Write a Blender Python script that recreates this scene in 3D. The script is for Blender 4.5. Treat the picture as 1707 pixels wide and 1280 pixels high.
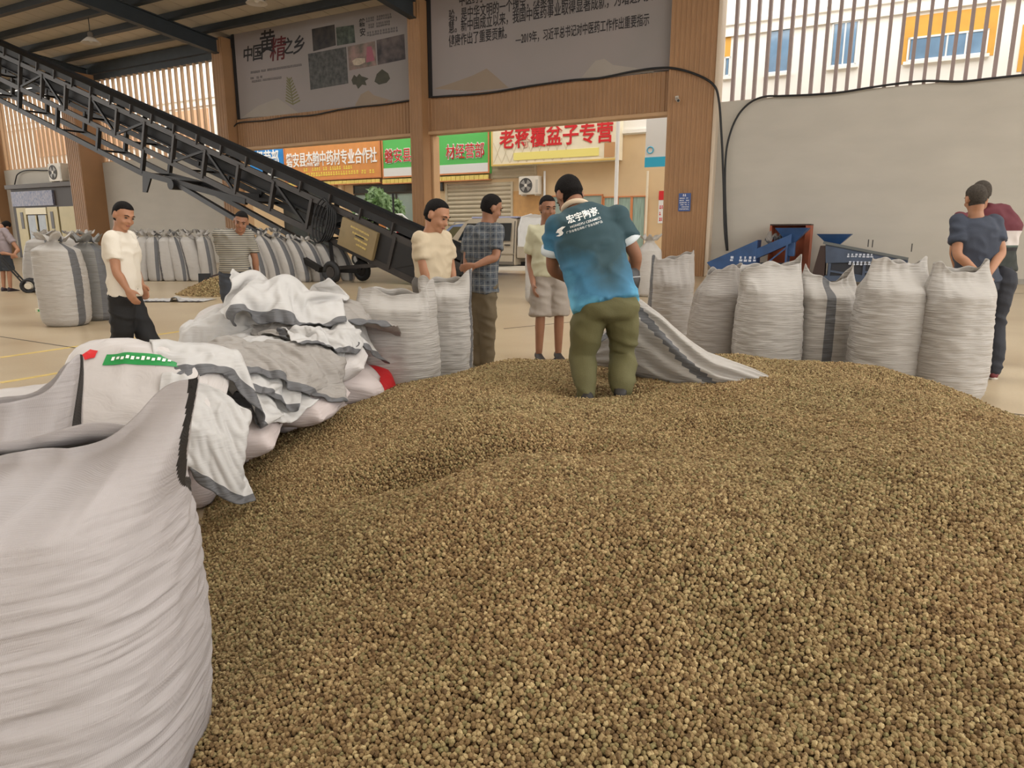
import bpy, bmesh, math, random
import numpy as np
from mathutils import Vector, Matrix, Quaternion, noise as mnoise
from mathutils.bvhtree import BVHTree

# ------------------------------------------------------------------ scene, camera, light
for o in list(bpy.data.objects):
    bpy.data.objects.remove(o, do_unlink=True)
SC = bpy.context.scene
COL = SC.collection
random.seed(7)
RNG = np.random.default_rng(7)
PI = math.pi

FPX = 1160.0          # focal length in pixels of the 1707 x 1280 frame
CAMZ = 1.25
PITCH = math.atan(248 / FPX)
cam_d = bpy.data.cameras.new('camera')
cam = bpy.data.objects.new('camera', cam_d)
COL.objects.link(cam)
cam_d.sensor_fit = 'HORIZONTAL'
cam_d.sensor_width = 36.0
cam_d.lens = 36.0 * FPX / 1707.0
cam_d.clip_end = 400
cam_d.clip_start = 0.05
cam.location = (0, 0, CAMZ)
cam.rotation_euler = (PI / 2 - PITCH, 0, 0)
SC.camera = cam

SC.view_settings.view_transform = 'Standard'
SC.view_settings.look = 'None'
SC.view_settings.gamma = 1.0
SC.view_settings.use_curve_mapping = False
SC.view_settings.exposure = 0.36

world = bpy.data.worlds.new('hazy_sky')
SC.world = world
world.use_nodes = True
wn = world.node_tree
wn.nodes.clear()
wo = wn.nodes.new('ShaderNodeOutputWorld')
wb = wn.nodes.new('ShaderNodeBackground')
wb.inputs['Color'].default_value = (1.0, 0.975, 0.935, 1)
wb.inputs['Strength'].default_value = 2.6
wn.links.new(wb.outputs[0], wo.inputs[0])

# ------------------------------------------------------------------ picture geometry (used once, to place things in metres)
def ray(x, y):
    a = (x - 853.5) / FPX
    b = (640 - y) / FPX
    cp, sp = math.cos(PITCH), math.sin(PITCH)
    return Vector((a, cp + b * sp, -sp + b * cp))
CO = Vector((0, 0, CAMZ))
def gnd(x, y, z=0.0):
    r = ray(x, y)
    return CO + r * ((z - CAMZ) / r.z)
def atd(x, y, d):
    r = ray(x, y)
    return CO + r * (d / r.y)
FANG = math.radians(61.2)
FU = Vector((math.sin(FANG), -math.cos(FANG), 0))
FN = Vector((-math.cos(FANG), -math.sin(FANG), 0))
F0 = gnd(1150, 459)
FRZ = math.atan2(FU.y, FU.x)
FM = Matrix.Translation(F0) @ Matrix.Rotation(FRZ, 4, 'Z')     # facade frame: x along wall, y outwards, z up
def fp(x, y, out=0.0):
    """point of the picture on the plane `out` metres outside the facade -> (s, z)"""
    r = ray(x, y)
    p0 = F0 - FN * out
    t = (p0 - CO).dot(FN) / r.dot(FN)
    p = CO + r * t
    return (p - F0).dot(FU), p.z

# ------------------------------------------------------------------ materials
MATS = {}
def srgb(c):
    return tuple(((v / 255.0) / 12.92 if v <= 10 else ((v / 255.0 + 0.055) / 1.055) ** 2.4) for v in c)
def mat(name, col, rough=0.6, var=0.0, vscale=6.0, bump=0.0, bscale=40.0, metal=0.0, spec=0.5, col2=None, stretch=None,
        trans=0.0, coords='Object', detail=4.0, sheen=0.0):
    """procedural principled material; col in sRGB 0..255"""
    if name in MATS:
        return MATS[name]
    m = bpy.data.materials.new(name)
    m.use_nodes = True
    nt = m.node_tree
    b = nt.nodes['Principled BSDF']
    c = srgb(col)
    b.inputs['Base Color'].default_value = (*c, 1)
    b.inputs['Roughness'].default_value = rough
    b.inputs['Metallic'].default_value = metal
    b.inputs['Specular IOR Level'].default_value = spec
    if sheen:
        b.inputs['Sheen Weight'].default_value = sheen
    tc = nt.nodes.new('ShaderNodeTexCoord')
    src = tc.outputs[coords]
    if stretch:
        mp = nt.nodes.new('ShaderNodeMapping')
        mp.inputs['Scale'].default_value = stretch
        nt.links.new(src, mp.inputs[0])
        src = mp.outputs[0]
    if var > 0 or col2:
        n = nt.nodes.new('ShaderNodeTexNoise')
        n.inputs['Scale'].default_value = vscale
        n.inputs['Detail'].default_value = detail
        nt.links.new(src, n.inputs['Vector'])
        cr = nt.nodes.new('ShaderNodeValToRGB')
        if col2:
            a, d = c, srgb(col2)
        else:
            a = tuple(v * (1 - var) for v in c)
            d = tuple(min(1, v * (1 + var)) for v in c)
        cr.color_ramp.elements[0].position = 0.32
        cr.color_ramp.elements[1].position = 0.68
        cr.color_ramp.elements[0].color = (*a, 1)
        cr.color_ramp.elements[1].color = (*d, 1)
        nt.links.new(n.outputs['Fac'], cr.inputs[0])
        nt.links.new(cr.outputs[0], b.inputs['Base Color'])
    if bump > 0:
        n2 = nt.nodes.new('ShaderNodeTexNoise')
        n2.inputs['Scale'].default_value = bscale
        n2.inputs['Detail'].default_value = 3
        nt.links.new(src, n2.inputs['Vector'])
        bp = nt.nodes.new('ShaderNodeBump')
        bp.inputs['Strength'].default_value = bump
        bp.inputs['Distance'].default_value = 0.02
        nt.links.new(n2.outputs['Fac'], bp.inputs['Height'])
        nt.links.new(bp.outputs[0], b.inputs['Normal'])
    if trans > 0:
        out = nt.nodes['Material Output']
        t = nt.nodes.new('ShaderNodeBsdfTranslucent')
        t.inputs['Color'].default_value = (*c, 1)
        mx = nt.nodes.new('ShaderNodeMixShader')
        mx.inputs[0].default_value = trans
        nt.links.new(b.outputs[0], mx.inputs[1])
        nt.links.new(t.outputs[0], mx.inputs[2])
        nt.links.new(mx.outputs[0], out.inputs['Surface'])
    MATS[name] = m
    return m

# ------------------------------------------------------------------ mesh building
class MB:
    def __init__(self):
        self.v = []
        self.f = []
        self.mi = []
    def add(self, vs, fs, mi=0):
        k = len(self.v)
        self.v.extend([tuple(p) for p in vs])
        self.f.extend([tuple(i + k for i in f) for f in fs])
        self.mi.extend([mi] * len(fs))
        return self
    def box(self, x0, x1, y0, y1, z0, z1, mi=0):
        vs = [(x0, y0, z0), (x1, y0, z0), (x1, y1, z0), (x0, y1, z0), (x0, y0, z1), (x1, y0, z1), (x1, y1, z1), (x0, y1, z1)]
        fs = [(0, 3, 2, 1), (4, 5, 6, 7), (0, 1, 5, 4), (1, 2, 6, 5), (2, 3, 7, 6), (3, 0, 4, 7)]
        return self.add(vs, fs, mi)
    def bbox(self, x0, x1, y0, y1, z0, z1, b=0.01, mi=0):
        """box with chamfered edges"""
        bm = bmesh.new()
        bmesh.ops.create_cube(bm, size=1)
        for v in bm.verts:
            v.co = Vector(((x0 + x1) / 2 + v.co.x * (x1 - x0), (y0 + y1) / 2 + v.co.y * (y1 - y0), (z0 + z1) / 2 + v.co.z * (z1 - z0)))
        bmesh.ops.bevel(bm, geom=list(bm.edges), offset=b, segments=2, affect='EDGES', profile=0.5)
        bm.verts.index_update()
        self.add([v.co for v in bm.verts], [[v.index for v in f.verts] for f in bm.faces], mi)
        bm.free()
        return self
    def bar(self, p0, p1, w, h, up=(0, 0, 1), mi=0):
        p0, p1 = Vector(p0), Vector(p1)
        t = (p1 - p0).normalized()
        up = Vector(up)
        if abs(t.dot(up)) > 0.98:
            up = Vector((1, 0, 0))
        sd = t.cross(up).normalized()
        u2 = sd.cross(t).normalized()
        vs = []
        for p in (p0, p1):
            for a, b in ((-1, -1), (1, -1), (1, 1), (-1, 1)):
                vs.append(p + sd * (a * w / 2) + u2 * (b * h / 2))
        return self.add(vs, [(0, 1, 2, 3), (7, 6, 5, 4), (0, 4, 5, 1), (1, 5, 6, 2), (2, 6, 7, 3), (3, 7, 4, 0)], mi)
    def tube(self, pts, rad, seg=10, cap=True, mi=0):
        pts = [Vector(p) for p in pts]
        n = len(pts)
        rad = [rad] * n if not hasattr(rad, '__len__') else list(rad)
        rings = []
        prev = None
        for i, p in enumerate(pts):
            t = (pts[min(i + 1, n - 1)] - pts[max(i - 1, 0)])
            if t.length < 1e-9:
                t = Vector((0, 0, 1))
            t.normalize()
            if prev is None:
                a = Vector((0, 0, 1)) if abs(t.z) < 0.9 else Vector((1, 0, 0))
                nrm = t.cross(a).normalized()
            else:
                nrm = (prev - t * prev.dot(t))
                if nrm.length < 1e-6:
                    nrm = t.orthogonal()
                nrm.normalize()
            prev = nrm
            bn = t.cross(nrm)
            rings.append([p + (nrm * math.cos(2 * PI * k / seg) + bn * math.sin(2 * PI * k / seg)) * rad[i] for k in range(seg)])
        vs = [q for r in rings for q in r]
        fs = []
        for i in range(n - 1):
            for k in range(seg):
                fs.append((i * seg + k, i * seg + (k + 1) % seg, (i + 1) * seg + (k + 1) % seg, (i + 1) * seg + k))
        if cap:
            fs.append(tuple(range(seg - 1, -1, -1)))
            fs.append(tuple((n - 1) * seg + k for k in range(seg)))
        return self.add(vs, fs, mi)
    def loft(self, rings, cap=True, mi=0, closed=True):
        m = len(rings[0])
        vs = [q for r in rings for q in r]
        fs = []
        for i in range(len(rings) - 1):
            for k in range(m if closed else m - 1):
                fs.append((i * m + k, i * m + (k + 1) % m, (i + 1) * m + (k + 1) % m, (i + 1) * m + k))
        if cap:
            fs.append(tuple(range(m - 1, -1, -1)))
            fs.append(tuple((len(rings) - 1) * m + k for k in range(m)))
        return self.add(vs, fs, mi)
    def ball(self, c, rx, ry=None, rz=None, seg=14, rings=9, rot=None, mi=0):
        ry = rx if ry is None else ry
        rz = rx if rz is None else rz
        c = Vector(c)
        vs = [(0, 0, rz)]
        for i in range(1, rings):
            a = PI * i / rings
            for k in range(seg):
                b = 2 * PI * k / seg
                vs.append((rx * math.sin(a) * math.cos(b), ry * math.sin(a) * math.sin(b), rz * math.cos(a)))
        vs.append((0, 0, -rz))
        fs = [(0, 1 + k, 1 + (k + 1) % seg) for k in range(seg)]
        for i in range(rings - 2):
            for k in range(seg):
                a, b = 1 + i * seg, 1 + (i + 1) * seg
                fs.append((a + k, b + k, b + (k + 1) % seg, a + (k + 1) % seg))
        L = len(vs) - 1
        a = 1 + (rings - 2) * seg
        fs += [(L, a + (k + 1) % seg, a + k) for k in range(seg)]
        if rot is not None:
            vs = [rot @ Vector(p) for p in vs]
        return self.add([Vector(p) + c for p in vs], fs, mi)
    def cyl(self, p0, p1, r, seg=16, mi=0):
        return self.tube([p0, p1], r, seg, True, mi)
    def prism(self, poly, y0, y1, mi=0):
        """polygon in x-z extruded along y"""
        n = len(poly)
        vs = [(x, y0, z) for x, z in poly] + [(x, y1, z) for x, z in poly]
        fs = [tuple(range(n)), tuple(range(2 * n - 1, n - 1, -1))]
        fs += [(k, n + k, n + (k + 1) % n, (k + 1) % n) for k in range(n)]
        return self.add(vs, fs, mi)
    def mesh(self, name, mats, smooth=False):
        me = bpy.data.meshes.new(name)
        me.from_pydata(self.v, [], self.f)
        if not isinstance(mats, (list, tuple)):
            mats = [mats]
        for m in mats:
            me.materials.append(m)
        if len(mats) > 1:
            me.polygons.foreach_set('material_index', self.mi)
        if smooth is True:
            me.polygons.foreach_set('use_smooth', [True] * len(me.polygons))
        me.update()
        if smooth == 'auto':
            me.polygons.foreach_set('use_smooth', [True] * len(me.polygons))
            me.set_sharp_from_angle(angle=math.radians(38))
        return me
    def build(self, name, mats, parent=None, smooth=False, fix=True):
        me = self.mesh(name, mats, smooth)
        if fix:
            bm = bmesh.new()
            bm.from_mesh(me)
            bmesh.ops.recalc_face_normals(bm, faces=bm.faces)
            bm.to_mesh(me)
            bm.free()
        return link(name, me, parent)

def link(name, me, parent=None):
    o = bpy.data.objects.new(name, me)
    COL.objects.link(o)
    if parent is not None:
        o.parent = parent
    return o
def tag(o, label=None, cat=None, group=None, kind=None):
    if label:
        o['label'] = label
    if cat:
        o['category'] = cat
    if group:
        o['group'] = group
    if kind:
        o['kind'] = kind
    return o
def thing(name, label, cat, loc=(0, 0, 0), rz=0.0, group=None, kind=None):
    o = bpy.data.objects.new(name, None)
    o.empty_display_size = 0.1
    COL.objects.link(o)
    o.location = loc
    o.rotation_euler = (0, 0, rz)
    return tag(o, label, cat, group, kind)
def struct(name, mb, m, loc=None, rz=0.0, smooth=False):
    o = mb.build(name, m, None, smooth)
    o['kind'] = 'structure'
    if loc is not None:
        o.location = loc
        o.rotation_euler = (0, 0, rz)
    return o
def facade_struct(name, mb, m, smooth=False):
    return struct(name, mb, m, F0, FRZ, smooth)
def facade_thing(name, label, cat, s=0, y=0, z=0, group=None, rz=0.0, kind=None):
    return thing(name, label, cat, FM @ Vector((s, y, z)), FRZ + rz, group, kind)
def text_mesh(name, body, size, m, parent, loc, rot=(PI / 2, 0, 0), extrude=0.004, bold=0.0, align='CENTER', spacing=1.0, sx=1.0, res=3, shear=0.0):
    cu = bpy.data.curves.new(name, 'FONT')
    cu.body = body
    cu.size = size
    cu.extrude = extrude
    cu.offset = bold
    cu.align_x = align
    cu.align_y = 'CENTER'
    cu.space_character = spacing
    cu.resolution_u = res
    cu.shear = shear
    tmp = bpy.data.objects.new(name + '_tmp', cu)
    COL.objects.link(tmp)
    bpy.context.view_layer.update()
    dg = bpy.context.evaluated_depsgraph_get()
    me = bpy.data.meshes.new_from_object(tmp.evaluated_get(dg))
    bpy.data.objects.remove(tmp, do_unlink=True)
    bpy.data.curves.remove(cu)
    me.materials.clear()
    me.materials.append(m)
    if sx != 1.0:
        me.transform(Matrix.Diagonal((sx, 1, 1, 1)))
    o = link(name, me, parent)
    o.location = loc
    o.rotation_euler = rot
    return o
def remesh_eval(mb, voxel, smooth_it=4, factor=0.5):
    """union of all the shells in mb as one smooth skin"""
    me = mb.mesh('tmp', [], False)
    bm = bmesh.new()
    bm.from_mesh(me)
    bmesh.ops.recalc_face_normals(bm, faces=bm.faces)
    bm.to_mesh(me)
    bm.free()
    o = bpy.data.objects.new('tmp', me)
    COL.objects.link(o)
    r = o.modifiers.new('r', 'REMESH')
    r.mode = 'VOXEL'
    r.voxel_size = voxel
    s = o.modifiers.new('s', 'SMOOTH')
    s.iterations = smooth_it
    s.factor = factor
    bpy.context.view_layer.update()
    dg = bpy.context.evaluated_depsgraph_get()
    out = bpy.data.meshes.new_from_object(o.evaluated_get(dg))
    bpy.data.objects.remove(o, do_unlink=True)
    bpy.data.meshes.remove(me)
    return out
def get_co(me):
    a = np.empty(len(me.vertices) * 3, dtype=np.float32)
    me.vertices.foreach_get('co', a)
    return a.reshape(-1, 3)
def set_co(me, a):
    me.vertices.foreach_set('co', np.asarray(a, dtype=np.float32).ravel())
    me.update()
def get_no(me):
    a = np.empty(len(me.vertices) * 3, dtype=np.float32)
    me.vertices.foreach_get('normal', a)
    return a.reshape(-1, 3)
def vnoise(P, seed=0):
    """smooth value noise, numpy, P (n,3) -> -1..1"""
    P = np.asarray(P, dtype=np.float64)
    I = np.floor(P).astype(np.int64)
    f = P - I
    f = f * f * (3 - 2 * f)
    out = np.zeros(len(P))
    for dx in (0, 1):
        for dy in (0, 1):
            for dz in (0, 1):
                h = (I[:, 0] + dx) * 374761393 + (I[:, 1] + dy) * 668265263 + (I[:, 2] + dz) * 2147483647 + seed * 1274126177
                h = (h ^ (h >> 13)) * 1274126177
                h = (h ^ (h >> 16)) & 0xffff
                w = (f[:, 0] if dx else 1 - f[:, 0]) * (f[:, 1] if dy else 1 - f[:, 1]) * (f[:, 2] if dz else 1 - f[:, 2])
                out += w * (h / 32767.5 - 1)
    return out
def shade_smooth(me):
    me.polygons.foreach_set('use_smooth', [True] * len(me.polygons))
    me.update()
# ------------------------------------------------------------------ hall: floor, facade, roof
M_white = mat('white_plaster', (182, 176, 165), 0.75, 0.05, 0.6, 0.05, 30, stretch=(1, 1, 3))
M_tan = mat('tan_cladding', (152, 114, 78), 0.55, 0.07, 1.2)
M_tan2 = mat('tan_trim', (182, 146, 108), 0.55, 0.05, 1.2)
M_slat = mat('tan_slat_paint', (196, 160, 124), 0.5, 0.05, 2.0)
M_slat_grey = mat('mauve_slat_paint', (150, 132, 128), 0.5, 0.05, 2.0)
M_steel_dark = mat('dark_beam_paint', (46, 52, 56), 0.55, 0.1, 3)
M_roof = mat('roof_sheet', (188, 176, 156), 0.6, 0.08, 1.0)
M_black = mat('black_rubber', (22, 22, 24), 0.6)

def floor_material():
    m = bpy.data.materials.new('polished_floor')
    m.use_nodes = True
    nt = m.node_tree
    b = nt.nodes['Principled BSDF']
    b.inputs['Roughness'].default_value = 0.28
    b.inputs['Specular IOR Level'].default_value = 0.5
    tc = nt.nodes.new('ShaderNodeTexCoord')
    n = nt.nodes.new('ShaderNodeTexNoise')
    n.inputs['Scale'].default_value = 0.7
    n.inputs['Detail'].default_value = 6
    nt.links.new(tc.outputs['Object'], n.inputs['Vector'])
    cr = nt.nodes.new('ShaderNodeValToRGB')
    cr.color_ramp.elements[0].position = 0.3
    cr.color_ramp.elements[1].position = 0.7
    cr.color_ramp.elements[0].color = (*srgb((182, 160, 128)), 1)
    cr.color_ramp.elements[1].color = (*srgb((206, 188, 158)), 1)
    nt.links.new(n.outputs['Fac'], cr.inputs[0])
    sp = nt.nodes.new('ShaderNodeTexNoise')
    sp.inputs['Scale'].default_value = 55
    nt.links.new(tc.outputs['Object'], sp.inputs['Vector'])
    mx = nt.nodes.new('ShaderNodeMixRGB')
    mx.blend_type = 'MULTIPLY'
    mx.inputs[0].default_value = 0.25
    nt.links.new(cr.outputs[0], mx.inputs[1])
    nt.links.new(sp.outputs['Fac'], mx.inputs[2])
    nt.links.new(mx.outputs[0], b.inputs['Base Color'])
    rr = nt.nodes.new('ShaderNodeMapRange')
    rr.inputs['To Min'].default_value = 0.26
    rr.inputs['To Max'].default_value = 0.34
    nt.links.new(n.outputs['Fac'], rr.inputs['Value'])
    nt.links.new(rr.outputs[0], b.inputs['Roughness'])
    return m
M_floor = floor_material()
mb = MB()
mb.box(-62, 22, -46.0, 0.0, -0.2, 0.0)
floor = facade_struct('floor', mb, M_floor)
# saw-cut joints and painted lines
M_joint = mat('floor_joint', (70, 62, 52), 0.8)
M_yline = mat('floor_paint_yellow', (206, 178, 96), 0.5, 0.12, 8)
for (a, b) in (((0, 561), (185, 589)), ((840, 548), (960, 536)), ((1640, 684), (1707, 692)), ((1620, 490), (1707, 489))):
    p, q = gnd(*a), gnd(*b)
    j = MB().bar(p + Vector((0, 0, 0.0012)), q + (q - p) * 0.6 + Vector((0, 0, 0.0012)), 0.022, 0.002).build('floor_joint', M_joint, floor)
    j.matrix_parent_inverse = floor.matrix_world.inverted() if False else (Matrix.Translation(F0) @ Matrix.Rotation(FRZ, 4, 'Z')).inverted()
for (a, b) in (((0, 596), (330, 548)), ((0, 638), (240, 598))):
    p, q = gnd(*a), gnd(*b)
    j = MB().bar(p + Vector((0, 0, 0.0012)), q + Vector((0, 0, 0.0012)), 0.075, 0.002).build('painted_floor_line', M_yline, floor)
    j.matrix_parent_inverse = (Matrix.Translation(F0) @ Matrix.Rotation(FRZ, 4, 'Z')).inverted()

# white lower walls
wr = facade_struct('wall_right', MB().box(0.45, 22, 0.0, 0.3, 0, 5.13), M_white)
wl = facade_struct('wall_left', MB().box(-30.4, -20.6, 0.0, 0.3, 0, 4.85), M_white)
wfl = facade_struct('wall_far_left', MB().box(-62, -31.3, 0.0, 0.3, 0, 4.85), M_white)
facade_struct('baseboard_right', MB().box(0.5, 22, -0.02, 0.0, 0, 0.14), mat('grey_skirting', (150, 146, 138), 0.7))

def ribbed(mb, s0, s1, y, z0, z1, pitch=0.15, dep=0.022, back=0.3):
    """sheet with vertical ribs on the hall side, solid behind"""
    n = max(1, int(round((s1 - s0) / pitch)))
    p = (s1 - s0) / n
    prof = []
    for k in range(n):
        a = s0 + k * p
        prof += [(a, y), (a + p * 0.42, y), (a + p * 0.5, y + dep), (a + p * 0.92, y + dep)]
    prof += [(s1, y), (s1, y + back), (s0, y + back)]
    m = len(prof)
    vs = [(a, b, z0) for a, b in prof] + [(a, b, z1) for a, b in prof]
    fs = [tuple(range(m)), tuple(range(2 * m - 1, m - 1, -1))] + [(k, m + k, m + (k + 1) % m, (k + 1) % m) for k in range(m)]
    mb.add(vs, fs)
# lintels over the two gateways
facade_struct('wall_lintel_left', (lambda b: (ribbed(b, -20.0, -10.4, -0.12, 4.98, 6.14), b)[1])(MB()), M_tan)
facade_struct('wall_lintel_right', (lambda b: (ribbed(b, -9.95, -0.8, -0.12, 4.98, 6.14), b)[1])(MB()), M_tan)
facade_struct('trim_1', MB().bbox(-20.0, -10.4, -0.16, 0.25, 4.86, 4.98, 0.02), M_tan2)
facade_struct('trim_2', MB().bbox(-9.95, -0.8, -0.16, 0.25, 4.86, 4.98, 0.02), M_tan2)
# wall behind the banners
facade_struct('wall_banner_left', MB().box(-20.0, -10.4, 0.02, 0.3, 6.14, 10.0), M_white)
facade_struct('wall_banner_right', MB().box(-9.95, -0.8, 0.02, 0.3, 6.14, 10.0), M_white)
# clad columns
def column(s0, s1, y0=-0.55, y1=0.35, ztop=9.4):
    b = MB()
    ribbed(b, s0, s1, y0, 0, ztop, 0.15, 0.018, y1 - y0)
    return facade_struct('wall_column', b, M_tan)
column(-41.4, -39.6)
column(-31.3, -30.2, -1.1, 0.35, 9.0)
column(-20.75, -20.1)
column(-10.45, -9.9, -0.5, 0.4)
column(-0.86, 0.5, -0.35, 0.3)
# jamb returns, the daylight on them put into their paler colour
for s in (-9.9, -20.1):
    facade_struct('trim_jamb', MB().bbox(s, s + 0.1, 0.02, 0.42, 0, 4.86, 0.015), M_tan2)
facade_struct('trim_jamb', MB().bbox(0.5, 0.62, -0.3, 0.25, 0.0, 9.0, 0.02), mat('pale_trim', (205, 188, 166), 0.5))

# slatted screens above the walls: every fin its own piece
def screen(name, s0, s1, z0, z1, pitch, th, dep, m, fins=None):
    root = facade_thing(name, None, None, 0, 0, 0, kind='structure')
    me = MB().box(-th / 2, th / 2, 0.02, 0.02 + dep, z0, z1).mesh('slat', m)
    n = int(round((s1 - s0) / pitch))
    for k in range(n + 1):
        o = link('slat', me, root)
        o.location = (s0 + (s1 - s0) * k / n, 0, 0)
    MB().box(s0 - 0.1, s1 + 0.1, 0.0, 0.28, z1, z1 + 0.25).build('head_rail', M_steel_dark, root)
    MB().box(s0 - 0.1, s1 + 0.1, 0.05, 0.26, z0 - 0.03, z0 + 0.015).build('sill_rail', M_slat, root)
    return root
screen('wall_slat_screen_right', 0.95, 10.2, 5.13, 9.0, 0.312, 0.085, 0.20, M_slat_grey)
screen('wall_slat_screen_left', -30.0, -21.0, 4.88, 8.75, 0.42, 0.08, 0.13, M_slat)
screen('wall_slat_screen_far_left', -39.4, -31.6, 4.88, 8.65, 0.42, 0.08, 0.13, M_slat)
facade_struct('wall_upper_right', MB().box(10.3, 22, 0.0, 0.3, 5.13, 10), M_white)
facade_struct('wall_upper_far_left', MB().box(-62, -41.4, 0.0, 0.3, 4.85, 10), M_white)

# roof: sheet, purlins along the wall, rafters across it
RS = 0.085
def rz_(y):
    return 9.55 - RS * y         # y negative = inside
def roof_slab(name, y0, y1, s0=-62, s1=22):
    """sloping roof sheet between two offsets from the wall"""
    return facade_struct(name, MB().add(
        [(s0, y0, rz_(y0) + 0.08), (s1, y0, rz_(y0) + 0.08), (s1, y1, rz_(y1) + 0.08), (s0, y1, rz_(y1) + 0.08),
         (s0, y0, rz_(y0) + 0.2), (s1, y0, rz_(y0) + 0.2), (s1, y1, rz_(y1) + 0.2), (s0, y1, rz_(y1) + 0.2)],
        [(0, 1, 2, 3), (7, 6, 5, 4), (0, 4, 5, 1), (1, 5, 6, 2), (2, 6, 7, 3), (3, 7, 4, 0)]), M_roof)
ceil_ = roof_slab('ceiling', 0.9, -13.0)
# unseen skylight bay, sized for overhead light; rear roof added against light from behind
roof_slab('ceiling_rear_added', -18.8, -46.0)
facade_struct('wall_rear_added', MB().box(-62, 22, -46.4, -46.0, 0, 9.0), M_white)  # unseen wall added to cut the frontal fill light
pw = 0.96
pm = MB()
pm.add([(0.01, 0.6, rz_(0.6)), (pw - 0.01, 0.6, rz_(0.6)), (pw - 0.01, -12.9, rz_(-12.9)), (0.01, -12.9, rz_(-12.9)),
        (0.01, 0.6, rz_(0.6) + 0.07), (pw - 0.01, 0.6, rz_(0.6) + 0.07), (pw - 0.01, -12.9, rz_(-12.9) + 0.07), (0.01, -12.9, rz_(-12.9) + 0.07)],
       [(0, 1, 2, 3), (7, 6, 5, 4), (0, 4, 5, 1), (1, 5, 6, 2), (2, 6, 7, 3), (3, 7, 4, 0)])
pme = pm.mesh('roof_panel', M_roof)
for k in range(44):
    o = link('roof_panel', pme, ceil_)
    o.location = (-48 + k * pw, 0, 0)
for y in (0.25, -1.25, -2.75, -4.25, -5.75, -7.25, -8.75, -10.25):
    zz = rz_(y)
    b = MB()
    b.box(-60, 8, y - 0.04, y + 0.04, zz - 0.26, zz - 0.002)
    b.box(-60, 8, y - 0.12, y + 0.12, zz - 0.28, zz - 0.26)
    b.build('purlin', M_steel_dark, ceil_)
for s in (-40.4, -30.5, -20.4, -10.2, 0.0):
    b = MB()
    def sect(ya, yb, w, d0, d1):
        za, zb = rz_(ya), rz_(yb)
        b.add([(s - w, ya, za - d0), (s + w, ya, za - d0), (s + w, yb, zb - d0), (s - w, yb, zb - d0),
               (s - w, ya, za - d1), (s + w, ya, za - d1), (s + w, yb, zb - d1), (s - w, yb, zb - d1)],
              [(0, 1, 2, 3), (7, 6, 5, 4), (0, 4, 5, 1), (1, 5, 6, 2), (2, 6, 7, 3), (3, 7, 4, 0)])
    sect(-0.1, -12.8, 0.03, 0.28, 0.80)
    sect(-0.1, -12.8, 0.14, 0.80, 0.84)
    sect(-0.1, -12.8, 0.14, 0.26, 0.30)
    b.build('rafter', M_steel_dark, ceil_)
b = MB()
b.box(-60, 8, -0.05, 0.3, 9.05, 9.5)
b.build('eaves_beam', M_steel_dark, ceil_)
# ------------------------------------------------------------------ street behind the gateways
SO = 6.5          # the shop row stands 6.5 m outside the facade
M_cream = mat('cream_render', (214, 186, 146), 0.7, 0.05, 0.8)
M_upwhite = mat('upper_white_render', (240, 236, 228), 0.7, 0.03, 0.5)
M_conc = mat('street_concrete', (176, 168, 152), 0.7, 0.08, 0.9, 0.1, 12)
M_glass_dark = mat('shop_glass', (52, 60, 62), 0.08, 0.2, 0.8, spec=0.8)
M_glass_pale = mat('pale_shop_glass', (150, 166, 158), 0.1, 0.1, 0.8, spec=0.8)
M_glass_blue = mat('window_glass_blue', (120, 150, 178), 0.08, 0.25, 0.9, spec=0.8)
M_ochre = mat('ochre_panel', (214, 160, 66), 0.6, 0.06, 2)
M_frame_w = mat('white_frame', (226, 226, 224), 0.45)
M_frame_o = mat('orange_frame', (206, 132, 84), 0.5)
M_shut = mat('shutter_metal', (196, 182, 156), 0.45, 0.05, 3)
M_red = mat('red_letter', (206, 34, 40), 0.5)
M_wht = mat('white_letter', (240, 240, 236), 0.5)
M_yel = mat('yellow_letter', (236, 214, 92), 0.5)
M_ink = mat('black_ink', (34, 30, 32), 0.7)

struct('ground', MB().box(-75, 45, 0.0, 60, -0.2, -0.004), M_conc, F0, FRZ)
wall_st = facade_struct('wall_street_shops', MB().box(-75, -4.5, SO, SO + 6, 0, 5.3).box(-4.5, 40, SO, SO + 6, 0, 5.3), M_cream)
wall_up = facade_struct('wall_street_upper', MB().box(-75, 40, SO, SO + 6, 5.3, 12.0), M_upwhite)
# string courses of the upper storey
for z in (5.35, 8.55, 8.95):
    facade_struct('trim_street', MB().box(-60, 40, SO - 0.12, SO, z, z + 0.14), M_upwhite)
# pale tan bands seen through the far screens
for (s0, s1) in ((-60, -52), (-48, -43.5), (-40, -36.5), (-33, -30)):
    facade_struct('wall_street_panel', MB().box(s0, s1, SO - 0.08, SO, 6.6, 8.4), mat('peach_panel', (214, 168, 130), 0.6, 0.05, 1))

def S(x, y, out=SO):
    return fp(x, y, out)
def rect(x0, y0, x1, y1, out=SO):
    a, b = S(x0, y0, out), S(x1, y1, out)
    c, d = S(x0, y1, out), S(x1, y0, out)
    return (a[0] + c[0]) / 2, (b[0] + d[0]) / 2, (c[1] + b[1]) / 2, (a[1] + d[1]) / 2      # s0, s1, z0, z1

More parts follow.
